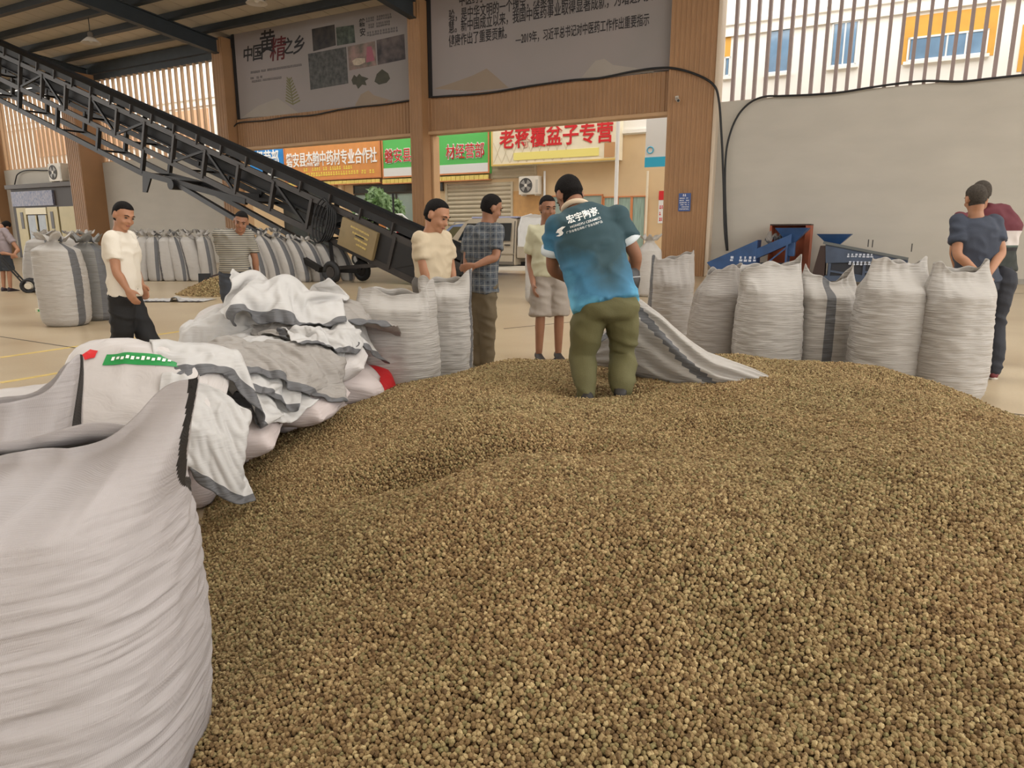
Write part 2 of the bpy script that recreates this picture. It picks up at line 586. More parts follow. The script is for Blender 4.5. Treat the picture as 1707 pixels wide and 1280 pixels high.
NWIN = [0]
def window(x0, y0, x1, y1, panes=2, frame=M_frame_w, glass=M_glass_blue, surround=None, sash=None):
    s0, s1, z0, z1 = rect(x0, y0, x1, y1)
    NWIN[0] += 1
    w = facade_thing('window_%d' % NWIN[0], None, None, (s0 + s1) / 2, SO, z0, kind='structure')
    W, Hh = (s1 - s0) / 2, z1 - z0
    fb = MB()
    fb.box(-W, W, -0.06, 0.0, 0, 0.06).box(-W, W, -0.06, 0.0, Hh - 0.06, Hh).box(-W, -W + 0.06, -0.06, 0, 0, Hh).box(W - 0.06, W, -0.06, 0, 0, Hh)
    fb.build('window_frame', frame, w)
    for k in range(panes):
        a = -W + 0.06 + (2 * W - 0.12) * k / panes
        c = -W + 0.06 + (2 * W - 0.12) * (k + 1) / panes
        MB().box(a + 0.02, c - 0.02, -0.035, -0.02, 0.06, Hh - 0.06).build('pane', glass, w)
        if k:
            MB().box(a - 0.025, a + 0.025, -0.05, 0, 0.06, Hh - 0.06).build('mullion', frame, w)
    MB().box(-W - 0.08, W + 0.08, -0.14, 0, -0.1, 0).build('window_sill', M_upwhite, w)
    return w
window(1280, 48, 1318, 122)
window(1385, 36, 1430, 110)
window(1207, 95, 1218, 128, 1)
window(1513, 56, 1646, 97, 4)
for (x0, y0, x1, y1) in ((1503, 20, 1660, 100), (1209, 60, 1218, 95), (1700, 40, 1730, 118)):
    s0, s1, z0, z1 = rect(x0, y0, x1, y1)
    facade_struct('wall_ochre_surround', MB().box(s0, s1, SO - 0.018, SO + 0.02, z0, z1), M_ochre)

# ---- shop signs
def sign(name, label, x0, y0, x1, y1, m, dep=0.3, frame=None, zpad=0.0, out=SO):
    s0, s1, z0, z1 = rect(x0, y0, x1, y1, out - dep)
    z1 += zpad
    r = facade_thing(name, label, 'shop sign', (s0 + s1) / 2, out - dep, z0)
    W, Hh = (s1 - s0) / 2, z1 - z0
    MB().bbox(-W, W, 0, dep - 0.02, 0, Hh, 0.015).build('sign_board', m, r)
    if frame:
        fb = MB()
        t = 0.07
        fb.box(-W, W, -0.03, 0.005, 0, t).box(-W, W, -0.03, 0.005, Hh - t, Hh).box(-W, -W + t, -0.03, 0.005, t, Hh - t).box(W - t, W, -0.03, 0.005, t, Hh - t)
        fb.build('sign_frame', frame, r)
    return r, W, Hh, s0, z0
def glyphs(r, body, W0, W1, zc, size, m, bold=0.012, sx=1.0, name='lettering', ex=0.02):
    """text stretched to run from local x W0 to W1"""
    o = text_mesh(name, body, size, m, r, (0, -0.012, zc), (PI / 2, 0, 0), ex, bold * size, 'CENTER')
    c = get_co(o.data)
    a, b = c[:, 0].min(), c[:, 0].max()
    c[:, 0] = (c[:, 0] - a) / (b - a) * (W1 - W0) + W0
    set_co(o.data, c)
    return o
def fake_row(r, W0, W1, zc, h, m, n, seed=1, name='small_print'):
    """print too small to read: a row of little strokes"""
    rn = random.Random(seed)
    b = MB()
    x = W0
    st = (W1 - W0) / n
    for k in range(n):
        if rn.random() < 0.12:
            continue
        a = W0 + k * st
        b.box(a, a + st * rn.uniform(0.5, 0.82), -0.012, 0.004, zc - h / 2 * rn.uniform(0.7, 1), zc - h * 0.08)
        b.box(a + st * 0.1, a + st * rn.uniform(0.4, 0.75), -0.012, 0.004, zc + h * 0.05, zc + h / 2)
    o = b.build(name, m, r)
    o['kind'] = 'stuff'
    return o
r, W, Hh, s0, z0 = sign('shop_sign', 'blue shop sign with white characters left of the orange sign', 400, 246, 473, 297, mat('sign_blue', (28, 132, 206), 0.5), zpad=0.5)
MB().box(-W, W, -0.02, 0.0, 0.0, 0.34).build('white_strip', M_frame_w, r)
glyphs(r, '经营部', -W * 0.2, W * 0.80, 0.92, 0.95, M_wht, 0.014)
r, W, Hh, s0, z0 = sign('shop_sign', 'orange shop sign with a row of white characters and yellow small print', 474, 240, 635, 300, mat('sign_orange', (216, 146, 80), 0.5, 0.06, 2), frame=M_frame_o, zpad=0.55)
glyphs(r, '磐安县杰翰中药材专业合作社', -W * 0.95, W * 0.93, 1.04, 0.78, M_wht, 0.014)
fake_row(r, -W * 0.58, W * 0.45, 0.58, 0.18, M_yel, 22, 1)
fake_row(r, -W * 0.9, W * 0.88, 0.32, 0.2, M_yel, 34, 2)
r, W, Hh, s0, z0 = sign('shop_sign', 'green shop sign with red characters behind the tan column', 637, 226, 816, 293, mat('sign_green', (92, 190, 96), 0.5), frame=M_frame_o, zpad=0.5)
MB().box(-W + 0.07, W - 0.07, -0.02, 0.0, 0.07, 0.46).build('white_strip', M_frame_w, r)
g1, g2 = S(641, 262, SO - .3)[0] - s0 - W, S(702, 262, SO - .3)[0] - s0 - W
glyphs(r, '磐安县永', g1, g2, 0.98, 0.72, M_wht, 0.03, name='lettering_outline', ex=0.01)
glyphs(r, '磐安县永', g1 + .02, g2 - .02, 0.98, 0.70, M_red, 0.0, ex=0.025)
g1, g2 = S(743, 250, SO - .3)[0] - s0 - W, S(808, 250, SO - .3)[0] - s0 - W
glyphs(r, '材经营部', g1, g2, 0.98, 0.72, M_wht, 0.03, name='lettering_outline', ex=0.01)
glyphs(r, '材经营部', g1 + .02, g2 - .02, 0.98, 0.70, M_red, 0.0, ex=0.025)
fake_row(r, -W * 0.95, W * 0.95, 0.27, 0.16, mat('grey_print', (150, 150, 158), 0.6), 46, 3)
r, W, Hh, s0, z0 = sign('shop_sign', 'large cream shop sign with seven big red characters', 819, 196, 1031, 272, mat('sign_cream', (236, 226, 200), 0.5, 0.04, 3), 0.55, mat('gold_frame', (222, 190, 110), 0.4), zpad=0.55)
g1, g2 = S(833, 240, SO - .55)[0] - s0 - W, S(1022, 220, SO - .55)[0] - s0 - W
glyphs(r, '老蒋覆盆子专营', g1, g2, 1.06, 0.88, M_red, 0.016)
MB().box(-W * 0.62, W * 0.72, -0.02, 0.0, 0.20, 0.52).build('yellow_strip', mat('pale_yellow', (240, 226, 132), 0.5), r)
fake_row(r, -W * 0.55, W * 0.70, 0.36, 0.16, M_wht, 26, 4)
MB().box(W * 0.80, W * 0.95, -0.02, 0.0, 0.12, 0.7).build('side_patch', mat('sign_tan_patch', (196, 150, 104), 0.5), r)
lat = MB()
for k in range(9):
    for dz in (0, 1):
        x = -W + 0.12 + k * 0.42
        if x + 0.4 < W * 0.6 or True:
            a, c = (x, 0.12), (x + 0.4, 1.0)
            if dz:
                a, c = (x + 0.4, 0.12), (x, 1.0)
            lat.bar((a[0], -0.006, a[1]), (c[0], -0.006, c[1]), 0.012, 0.02, (0, 1, 0))
lat.build('diamond_pattern', mat('sign_lattice', (210, 196, 166), 0.5), r)
# awning strip under the signs
for (x0, x1) in ((476, 634), (638, 815)):
    a0, a1, az0, az1 = rect(x0, 301 if x0 < 500 else 294, x1, 308 if x0 < 500 else 303, SO - 0.3)
    r = facade_thing('sign_awning', 'yellow fringed awning strip below the %s sign' % ('orange' if x0 < 500 else 'green'), 'awning', (a0 + a1) / 2, SO - 0.35, az0 - 0.02)
    W = (a1 - a0) / 2
    n = 24
    for k in range(n):
        MB().bbox(-W + 2 * W * k / n + .01, -W + 2 * W * (k + 1) / n - .01, 0, 0.05, 0.03, az1 - az0 - .02, 0.01).build('awning_flap', mat('awning_yellow', (224, 200, 108), 0.6, 0.1, 3), r)
    MB().box(-W, W, 0.0, 0.3, 0.0, 0.04).build('awning_rail', M_frame_o, r)

# ---- shop fronts
def shutter(x0, y0, x1, y1, name='door_1'):
    s0, s1, z0, z1 = rect(x0, y0, x1, y1)
    r = facade_thing(name, None, None, (s0 + s1) / 2, SO, z0, kind='structure')
    W, Hh = (s1 - s0) / 2, z1 - z0
    n = int(Hh / 0.19)
    me = MB().add([(-W, -0.02, 0.0), (W, -0.02, 0.0), (W, -0.065, 0.06), (-W, -0.065, 0.06), (-W, -0.065, 0.12), (W, -0.065, 0.12), (W, -0.02, 0.165), (-W, -0.02, 0.165)],
                  [(0, 1, 2, 3), (3, 2, 5, 4), (4, 5, 6, 7)]).mesh('shutter_slat', M_shut)
    for k in range(n):
        o = link('shutter_slat', me, r)
        o.location = (0, 0, k * Hh / n)
    MB().box(-W - 0.1, -W, -0.1, 0, 0, Hh).box(W, W + 0.1, -0.1, 0, 0, Hh).build('guide_rail', M_shut, r)
    MB().box(-W, W, -0.012, -0.002, 0, Hh).build('shutter_back', M_shut, r)
    return r
shutter(748, 305, 853, 452, 'door_1')
shutter(822, 276, 892, 297, 'door_2')
def glazed(x0, y0, x1, y1, name, n, frame, glass):
    s0, s1, z0, z1 = rect(x0, y0, x1, y1)
    r = facade_thing(name, None, None, (s0 + s1) / 2, SO, max(z0, 0), kind='structure')
    W, Hh = (s1 - s0) / 2, z1 - max(z0, 0)
    for k in range(n):
        a, c = -W + 2 * W * k / n, -W + 2 * W * (k + 1) / n
        MB().box(a + 0.05, c - 0.05, -0.03, -0.01, 0.05, Hh - 0.05).build('pane', glass, r)
        fb = MB()
        fb.box(a, a + 0.05, -0.07, 0, 0, Hh).box(c - 0.05, c, -0.07, 0, 0, Hh).box(a, c, -0.07, 0, 0, 0.05).box(a, c, -0.07, 0, Hh - 0.05, Hh)
        fb.build('door_frame', frame, r)
    return r
glazed(595, 322, 700, 452, 'door_3', 3, mat('dark_frame', (64, 58, 52), 0.5), M_glass_pale)
glazed(590, 306, 740, 321, 'window_8', 1, mat('dark_frame', (64, 58, 52), 0.5), M_glass_dark)
glazed(476, 306, 556, 452, 'door_4', 2, mat('dark_frame', (64, 58, 52), 0.5), M_glass_dark)
glazed(1005, 327, 1076, 452, 'door_5', 3, M_frame_o, mat('curtain_glass', (150, 172, 160), 0.2, 0.25, 3, stretch=(9, 1, 0.4)))
glazed(920, 325, 1004, 452, 'door_6', 2, M_frame_o, M_glass_pale)
for (x0, x1) in ((560, 566), (572, 578)):
    s0, s1, z0, z1 = rect(x0, 305, x1, 452)
    facade_struct('trim_shop_post', MB().bbox(s0, s1, SO - 0.25, SO, 0, z1, 0.03), M_cream)
s0, s1, z0, z1 = rect(856, 318, 900, 400)
tw = facade_struct('wall_patterned', MB().box(s0, s1, SO - 0.03, SO, 0, z1), mat('pattern_tile', (206, 160, 104), 0.6, 0.08, 4))

def ac_unit(label, loc, rz, w=0.86, h=0.6, d=0.32):
    r = thing('air_conditioner', label, 'air conditioner', loc, rz)
    M_ac = mat('ac_casing', (216, 208, 194), 0.5)
    MB().bbox(-w / 2, w / 2, -d / 2, d / 2, 0, h, 0.02).build('casing', M_ac, r)
    cx = -w * 0.13
    R = h * 0.4
    pts = [(cx + math.cos(a) * R, -d / 2 - 0.012, h / 2 + math.sin(a) * R) for a in np.linspace(0, 2 * PI, 25)]
    MB().tube(pts, 0.012, 6).build('fan_ring', mat('ac_grille', (90, 88, 84), 0.5), r)
    MB().cyl((cx, -d / 2 - 0.004, h / 2), (cx, -d / 2 + 0.01, h / 2), R, 24).build('fan_opening', mat('ac_hole', (74, 72, 70), 0.7), r)
    for k in range(4):
        a = k * PI / 2 + 0.4
        MB().add([(cx, -d / 2 - 0.02, h / 2), (cx + math.cos(a) * R * .9, -d / 2 - 0.01, h / 2 + math.sin(a) * R * .9),
                  (cx + math.cos(a + .8) * R * .9, -d / 2 - 0.025, h / 2 + math.sin(a + .8) * R * .9)], [(0, 1, 2)]).build('fan_blade', mat('ac_blade', (150, 146, 140), 0.5), r)
    MB().cyl((cx, -d / 2 - 0.03, h / 2), (cx, -d / 2, h / 2), R * .22, 12).build('hub', M_ac, r)
    MB().box(w * .36, w * .48, -d / 2 - .012, -d / 2, h * .1, h * .8).build('service_panel', mat('ac_panel', (190, 184, 172), 0.5), r)
    for sx in (-1, 1):
        MB().box(sx * w * .35 - .02, sx * w * .35 + .02, -d / 2, d / 2 + .1, -0.05, 0.0).build('bracket', M_ac, r)
    return r
s, z = S(889, 325)
ac_unit('white air conditioner on the shop wall beside the roller shutter', FM @ Vector((s, SO - 0.3, z)), FRZ, 0.98, 0.78, 0.36)
# poles, drain pipes
def pole(label, x, y0, out, r, m, ztop=None, name='street_pole'):
    s, z = S(x, y0, out)
    t = facade_thing(name, label, 'pole', s, out, 0)
    MB().cyl((0, 0, 0), (0, 0, ztop or z), r, 12).build('shaft', m, t)
    MB().cyl((0, 0, 0), (0, 0, 0.12), r * 1.9, 12).build('base_collar', m, t)
    return t
pole('white steel pole in front of the glass shop doors', 1031, 190, 4.6, 0.075, M_frame_w, 6.5)
pole('thin black pole beside the green bush', 655, 322, 1.0, 0.045, M_black)
pole('pale drain pipe below the shop wall air conditioner', 908, 285, 6.3, 0.05, M_frame_w, name='drain_pipe')
pole('pale drain pipe beside the red poster', 1080, 285, 6.3, 0.05, mat('pale_pipe', (226, 214, 190), 0.5), name='drain_pipe')
# hanging board with blue foot, red poster
s0, s1, z0, z1 = rect(1076, 200, 1114, 278, 4.5)
r = facade_thing('hanging_board', 'white hanging board with a turquoise foot strip', 'sign', (s0 + s1) / 2, 4.5, z0)
W = (s1 - s0) / 2
MB().bbox(-W, W, 0, 0.12, 0, z1 - z0 + 0.5, 0.01).build('board', M_frame_w, r)
MB().box(-W, W, -0.015, 0, 0.0, 0.36).build('blue_strip', mat('sign_turquoise', (44, 170, 206), 0.5), r)
fake_row(r, -W * .3, W * .6, 0.18, 0.16, M_wht, 5, 9)
MB().tube([(-W * .55 + 0.12 * math.cos(a), -0.01, 0.62 + 0.12 * math.sin(a)) for a in np.linspace(0, 2 * PI, 13)], 0.02, 6).build('round_logo', mat('sign_turquoise', (44, 170, 206), 0.5), r)
s0, s1, z0, z1 = rect(1098, 318, 1125, 372)
r = facade_thing('wall_poster', 'red and white poster on the sunlit shop wall', 'poster', (s0 + s1) / 2, SO - 0.03, z0)
W = (s1 - s0) / 2
MB().box(-W, W, 0, 0.02, 0, z1 - z0).build('sheet', M_frame_w, r)
MB().box(-W, W, -0.01, 0, (z1 - z0) * .72, z1 - z0).build('red_heading', M_red, r)
fake_row(r, -W * .85, W * .85, (z1 - z0) * .5, 0.14, M_red, 7, 11)
fake_row(r, -W * .85, W * .85, (z1 - z0) * .3, 0.14, M_red, 7, 12)
fake_row(r, -W * .85, W * .85, (z1 - z0) * .12, 0.14, M_red, 7, 13)

# ---- bush in the street
def leafy(name, label, loc, R, n, seed):
    rn = np.random.default_rng(seed)
    r = thing(name, label, 'shrub', loc)
    b = MB()
    b.tube([(0, 0, 0), (0.03, 0, R * .9), (0, 0.02, R * 1.6)], [0.06, 0.045, 0.02], 8)
    for k in range(7):
        a = k * 0.9
        b.tube([(0, 0, R * .8), (math.cos(a) * R * .4, math.sin(a) * R * .4, R * 1.5), (math.cos(a) * R * .7, math.sin(a) * R * .7, R * (1.8 + .1 * (k % 3)))], [0.03, 0.02, 0.008], 6)
    b.build('stem', mat('bark', (96, 78, 58), 0.8), r)
    V, Fc = [], []
    for k in range(n):
        d = rn.normal(size=3)
        d /= np.linalg.norm(d)
        rad = R * (0.45 + 0.55 * rn.random() ** 0.5) * (1 + 0.16 * math.sin(5 * d[0] + 3 * d[2]))
        c = Vector((d[0] * rad, d[1] * rad, R * 1.65 + d[2] * rad * 1.05))
        L = R * rn.uniform(0.10, 0.2)
        t = Vector(rn.normal(size=3)).normalized()
        u = t.orthogonal().normalized()
        k0 = len(V)
        V += [c - t * L, c + u * L * .38, c + t * L, c - u * L * .38]
        Fc.append((k0, k0 + 1, k0 + 2, k0 + 3))
    o = MB().add(V, Fc).build('foliage', mat('leaf_green', (92, 124, 70), 0.55, vscale=5, col2=(150, 178, 126), trans=0.25), r, fix=False)
    o['kind'] = 'stuff'
    return r
s, z = S(636, 350, 2.8)
leafy('street_shrub', 'round leafy green bush outside the left gateway', FM @ Vector((s, 2.8, 0)), 1.18, 2600, 5)
# ------------------------------------------------------------------ the heap of dried berries
PILE = [(-0.85, 0.75), (-0.95, 1.35), (-1.02, 1.9), (-1.18, 2.5), (-1.44, 3.2), (-1.62, 3.9), (-1.46, 4.5), (-1.15, 5.1), (-0.6, 5.55), (0.2, 5.8), (1.0, 6.0),
        (1.9, 6.0), (2.5, 5.7), (3.0, 5.3), (3.28, 4.9), (3.4, 4.3), (3.35, 3.2), (3.2, 2.0), (3.0, 1.0), (2.4, 0.45), (1.2, 0.2), (0.0, 0.25), (-0.45, 0.45)]
def poly_dist(P, poly):
    """signed distance to polygon, positive inside; P (n,2)"""
    P = np.asarray(P, float)
    q = np.array(poly, float)
    n = len(q)
    dmin = np.full(len(P), 1e9)
    inside = np.zeros(len(P), bool)
    for i in range(n):
        a, b = q[i], q[(i + 1) % n]
        e = b - a
        w = P - a
        t = np.clip((w @ e) / (e @ e), 0, 1)
        d = np.linalg.norm(w - t[:, None] * e, axis=1)
        dmin = np.minimum(dmin, d)
        c = ((a[1] > P[:, 1]) != (b[1] > P[:, 1]))
        with np.errstate(divide='ignore', invalid='ignore'):
            xi = (b[0] - a[0]) * (P[:, 1] - a[1]) / (b[1] - a[1]) + a[0]
        inside ^= c & (P[:, 0] < xi)
    return np.where(inside, dmin, -dmin)
BUMPS = [  # x, y, rx, ry, dz
    (0.5, 3.9, 0.8, 0.5, -0.07), (0.1, 2.15, 1.1, 0.45, 0.075), (-0.42, 2.75, 0.32, 0.15, -0.11), (0.12, 2.78, 0.30, 0.14, -0.09), (0.9, 2.7, 0.5, 0.3, -0.08), (-0.1, 3.15, 0.3, 0.12, 0.05), (0.9, 3.15, 0.3, 0.12, 0.05),
    (1.75, 2.6, 0.6, 0.9, 0.07), (-0.75, 3.3, 0.35, 0.28, -0.03), (0.6, 3.25, 0.35, 0.2, -0.035), (1.2, 3.4, 0.4, 0.25, -0.04), (-0.2, 3.45, 0.3, 0.15, 0.03),
    (2.4, 4.3, 0.7, 0.35, 0.07), (1.4, 4.2, 0.5, 0.3, -0.03), (1.6, 5.0, 0.8, 0.35, 0.05), (0.42, 3.95, 0.13, 0.1, -0.05), (0.72, 4.0, 0.13, 0.1, -0.04), (2.8, 3.1, 0.22, 0.8, -0.09), (2.2, 3.3, 0.3, 0.9, 0.05),
    (-0.6, 4.3, 0.4, 0.25, 0.03), (0.3, 4.95, 0.9, 0.3, 0.06)]
def hpile(P):
    P = np.asarray(P, float)
    d = poly_dist(P, PILE)
    d = d + 0.05 * vnoise(np.c_[P * 2.2, np.zeros(len(P))], 3)
    h = 0.47 * (1 - np.exp(-np.clip(d, 0, None) / 0.8))
    w = np.clip(d / 0.5, 0, 1)
    for (x, y, rx, ry, dz) in BUMPS:
        h = h + w * dz * np.exp(-((P[:, 0] - x) / rx) ** 2 - ((P[:, 1] - y) / ry) ** 2)
    h = h + w * (0.030 * vnoise(np.c_[P * 2.3, np.zeros(len(P))], 5) + 0.013 * vnoise(np.c_[P * 6, np.zeros(len(P))], 6))
    return np.where(d > 0, h, -0.03)
def hz(x, y):
    return float(hpile(np.array([[x, y]]))[0])

def berry_material():
    m = bpy.data.materials.new('dried_berry')
    m.use_nodes = True
    nt = m.node_tree
    b = nt.nodes['Principled BSDF']
    b.inputs['Roughness'].default_value = 0.75
    b.inputs['Specular IOR Level'].default_value = 0.25
    oi = nt.nodes.new('ShaderNodeObjectInfo')
    cr = nt.nodes.new('ShaderNodeValToRGB')
    e = cr.color_ramp.elements
    e[0].position, e[0].color = 0.0, (*srgb((95, 75, 52)), 1)
    e[1].position, e[1].color = 1.0, (*srgb((189, 170, 131)), 1)
    for p, c in ((0.12, (123, 100, 71)), (0.4, (145, 122, 89)), (0.62, (159, 139, 103)), (0.75, (131, 123, 87)), (0.86, (169, 147, 111))):
        q = e.new(p)
        q.color = (*srgb(c), 1)
    nt.links.new(oi.outputs['Random'], cr.inputs[0])
    geo = nt.nodes.new('ShaderNodeNewGeometry')
    n = nt.nodes.new('ShaderNodeTexNoise')
    n.inputs['Scale'].default_value = 1.4
    n.inputs['Detail'].default_value = 2
    nt.links.new(geo.outputs['Position'], n.inputs['Vector'])
    mr = nt.nodes.new('ShaderNodeMapRange')
    mr.inputs['From Min'].default_value = 0.35
    mr.inputs['From Max'].default_value = 0.65
    nt.links.new(n.outputs['Fac'], mr.inputs['Value'])
    tint = nt.nodes.new('ShaderNodeMixRGB')
    tint.inputs[1].default_value = (1.0, 0.95, 0.87, 1)
    tint.inputs[2].default_value = (0.93, 0.94, 0.86, 1)
    nt.links.new(mr.outputs[0], tint.inputs[0])
    mx = nt.nodes.new('ShaderNodeMixRGB')
    mx.blend_type = 'MULTIPLY'
    mx.inputs[0].default_value = 1
    nt.links.new(cr.outputs[0], mx.inputs[1])
    nt.links.new(tint.outputs[0], mx.inputs[2])
    nt.links.new(mx.outputs[0], b.inputs['Base Color'])
    return m
M_berry = berry_material()
M_berry_bed = mat('berry_bed', (84, 64, 40), 0.9, 0.2, 60)

def berry_nodes(name, radius):
    ng = bpy.data.node_groups.new(name, 'GeometryNodeTree')
    ng.interface.new_socket('Geometry', in_out='INPUT', socket_type='NodeSocketGeometry')
    ng.interface.new_socket('Geometry', in_out='OUTPUT', socket_type='NodeSocketGeometry')
    N, L = ng.nodes, ng.links
    gi, go = N.new('NodeGroupInput'), N.new('NodeGroupOutput')
    ico = N.new('GeometryNodeMeshIcoSphere')
    ico.inputs['Radius'].default_value = radius
    ico.inputs['Subdivisions'].default_value = 3
    vor = N.new('ShaderNodeTexVoronoi')
    vor.inputs['Scale'].default_value = 1.5 / radius * 1.15
    pos = N.new('GeometryNodeInputPosition')
    L.new(pos.outputs[0], vor.inputs['Vector'])
    mr = N.new('ShaderNodeMapRange')
    mr.inputs['From Min'].default_value = 0.0
    mr.inputs['From Max'].default_value = 0.75
    mr.inputs['To Min'].default_value = 1.12
    mr.inputs['To Max'].default_value = 0.80
    L.new(vor.outputs['Distance'], mr.inputs['Value'])
    vm = N.new('ShaderNodeVectorMath')
    vm.operation = 'SCALE'
    L.new(pos.outputs[0], vm.inputs[0])
    L.new(mr.outputs[0], vm.inputs['Scale'])
    sp = N.new('GeometryNodeSetPosition')
    L.new(ico.outputs['Mesh'], sp.inputs['Geometry'])
    L.new(vm.outputs[0], sp.inputs['Position'])
    sm = N.new('GeometryNodeSetMaterial')
    sm.inputs['Material'].default_value = M_berry
    L.new(sp.outputs[0], sm.inputs['Geometry'])
    iop = N.new('GeometryNodeInstanceOnPoints')
    L.new(gi.outputs[0], iop.inputs['Points'])
    at = N.new('GeometryNodeInputNamedAttribute')
    at.data_type = 'BOOLEAN'
    at.inputs['Name'].default_value = 'seed_point'
    L.new(at.outputs['Attribute'], iop.inputs['Selection'])
    L.new(sm.outputs[0], iop.inputs['Instance'])
    rv = N.new('FunctionNodeRandomValue')
    rv.data_type = 'FLOAT_VECTOR'
    rv.inputs[0].default_value = (-3.14, -3.14, -3.14)
    rv.inputs[1].default_value = (3.14, 3.14, 3.14)
    L.new(rv.outputs[0], iop.inputs['Rotation'])
    rs = N.new('FunctionNodeRandomValue')
    rs.data_type = 'FLOAT_VECTOR'
    rs.inputs[0].default_value = (0.86, 0.86, 0.78)
    rs.inputs[1].default_value = (1.16, 1.16, 1.1)
    rs.inputs['Seed'].default_value = 4
    L.new(rs.outputs[0], iop.inputs['Scale'])
    jg = N.new('GeometryNodeJoinGeometry')
    L.new(iop.outputs[0], jg.inputs[0])
    L.new(gi.outputs[0], jg.inputs[0])
    L.new(jg.outputs[0], go.inputs[0])
    return ng

def heap(name, hfun, x0, x1, y0, y1, step, spacing, radius, label, cat):
    nx, ny = int((x1 - x0) / step) + 1, int((y1 - y0) / step) + 1
    X, Y = np.meshgrid(np.linspace(x0, x1, nx), np.linspace(y0, y1, ny))
    G = np.c_[X.ravel(), Y.ravel()]
    h = hfun(G) - radius * 0.9
    keep = h > -0.03
    V = np.c_[G, np.maximum(h, -0.012)]
    idx = np.arange(nx * ny).reshape(ny, nx)
    q = np.c_[idx[:-1, :-1].ravel(), idx[:-1, 1:].ravel(), idx[1:, 1:].ravel(), idx[1:, :-1].ravel()]
    q = q[(h[q] > -0.012).any(axis=1)]
    # points: jittered hexagonal rows, denser near the viewer
    pts = []
    for (ya, yb, sp) in ((y0, y0 + (y1 - y0) * 0.55, spacing), (y0 + (y1 - y0) * 0.55, y1, spacing * 1.12)):
        rows = np.arange(ya, yb, sp * 0.866)
        for i, yy in enumerate(rows):
            xs = np.arange(x0, x1, sp) + (0.5 * sp if i % 2 else 0)
            pts.append(np.c_[xs, np.full(len(xs), yy)])
    pts = np.concatenate(pts)
    pts = pts + RNG.normal(0, spacing * 0.16, pts.shape)
    hh = hfun(pts)
    ok = hh > 0.001
    pts, hh = pts[ok], hh[ok]
    z = hh + RNG.uniform(-0.35, 0.25, len(hh)) * radius
    P1 = np.c_[pts, z]
    sel = RNG.random(len(P1)) < 0.22
    P2 = np.c_[pts[sel] + RNG.normal(0, spacing * .5, (sel.sum(), 2)), hh[sel] + RNG.uniform(0.5, 1.2, sel.sum()) * radius]
    PP = np.concatenate([P1, P2])
    me = bpy.data.meshes.new(name)
    allv = np.concatenate([V, PP])
    me.vertices.add(len(allv))
    me.vertices.foreach_set('co', allv.astype(np.float32).ravel())
    me.loops.add(len(q) * 4)
    me.loops.foreach_set('vertex_index', q.astype(np.int32).ravel())
    me.polygons.add(len(q))
    me.polygons.foreach_set('loop_start', np.arange(0, len(q) * 4, 4, dtype=np.int32))
    me.polygons.foreach_set('loop_total', np.full(len(q), 4, dtype=np.int32))
    me.update(calc_edges=True)
    me.polygons.foreach_set('use_smooth', [True] * len(q))
    a = me.attributes.new('seed_point', 'BOOLEAN', 'POINT')
    a.data.foreach_set('value', np.r_[np.zeros(len(V), bool), np.ones(len(PP), bool)])
    me.materials.append(M_berry_bed)
    o = link(name, me)
    md = o.modifiers.new('berries', 'NODES')
    md.node_group = berry_nodes(name + '_nodes', radius)
    tag(o, label, cat, kind='stuff')
    return o
heap('berry_heap', hpile, -1.8, 3.8, 0.2, 6.2, 0.03, 0.0112, 0.0062,
     'wide heap of small round tan dried berries covering the floor', 'berries')
def hfar(P):
    c = gnd(356, 492)
    r = np.hypot((P[:, 0] - c.x) / 0.85, (P[:, 1] - c.y - 0.3) / 0.75) + 0.12 * vnoise(np.c_[P * 2.5, np.zeros(len(P))], 9)
    return np.where(r < 1, 0.42 * (1 - r) ** 0.9, -0.03)
c = gnd(356, 492)
heap('berry_mound', hfar, c.x - 1.1, c.x + 1.1, c.y - 0.8, c.y + 1.4, 0.05, 0.03, 0.016,
     'small mound of dried berries on the floor beside the striped shirt man', 'berries')
# loose berries that rolled onto the floor
lme = bpy.data.meshes.new('dried_berry')
bm = bmesh.new()
bmesh.ops.create_icosphere(bm, subdivisions=2, radius=0.0068)
for v in bm.verts:
    v.co *= 1 + 0.12 * math.sin(v.co.x * 1400) * math.sin(v.co.y * 1400 + 1) * math.cos(v.co.z * 1400)
bm.to_mesh(lme)
bm.free()
lme.materials.append(M_berry)
shade_smooth(lme)
for (x, y) in ((1640, 690), (1648, 694), (1655, 692), (1662, 698), (1671, 697), (1677, 702), (1684, 700), (1690, 706), (1668, 690), (1698, 709), (1633, 686), (1701, 704)):
    p = gnd(x, y)
    o = link('dried_berry', lme)
    o.location = (p.x, p.y, 0.0064)
    tag(o, 'loose dried berry lying on the floor past the right edge of the heap', 'berry', 'loose berries beside the heap')
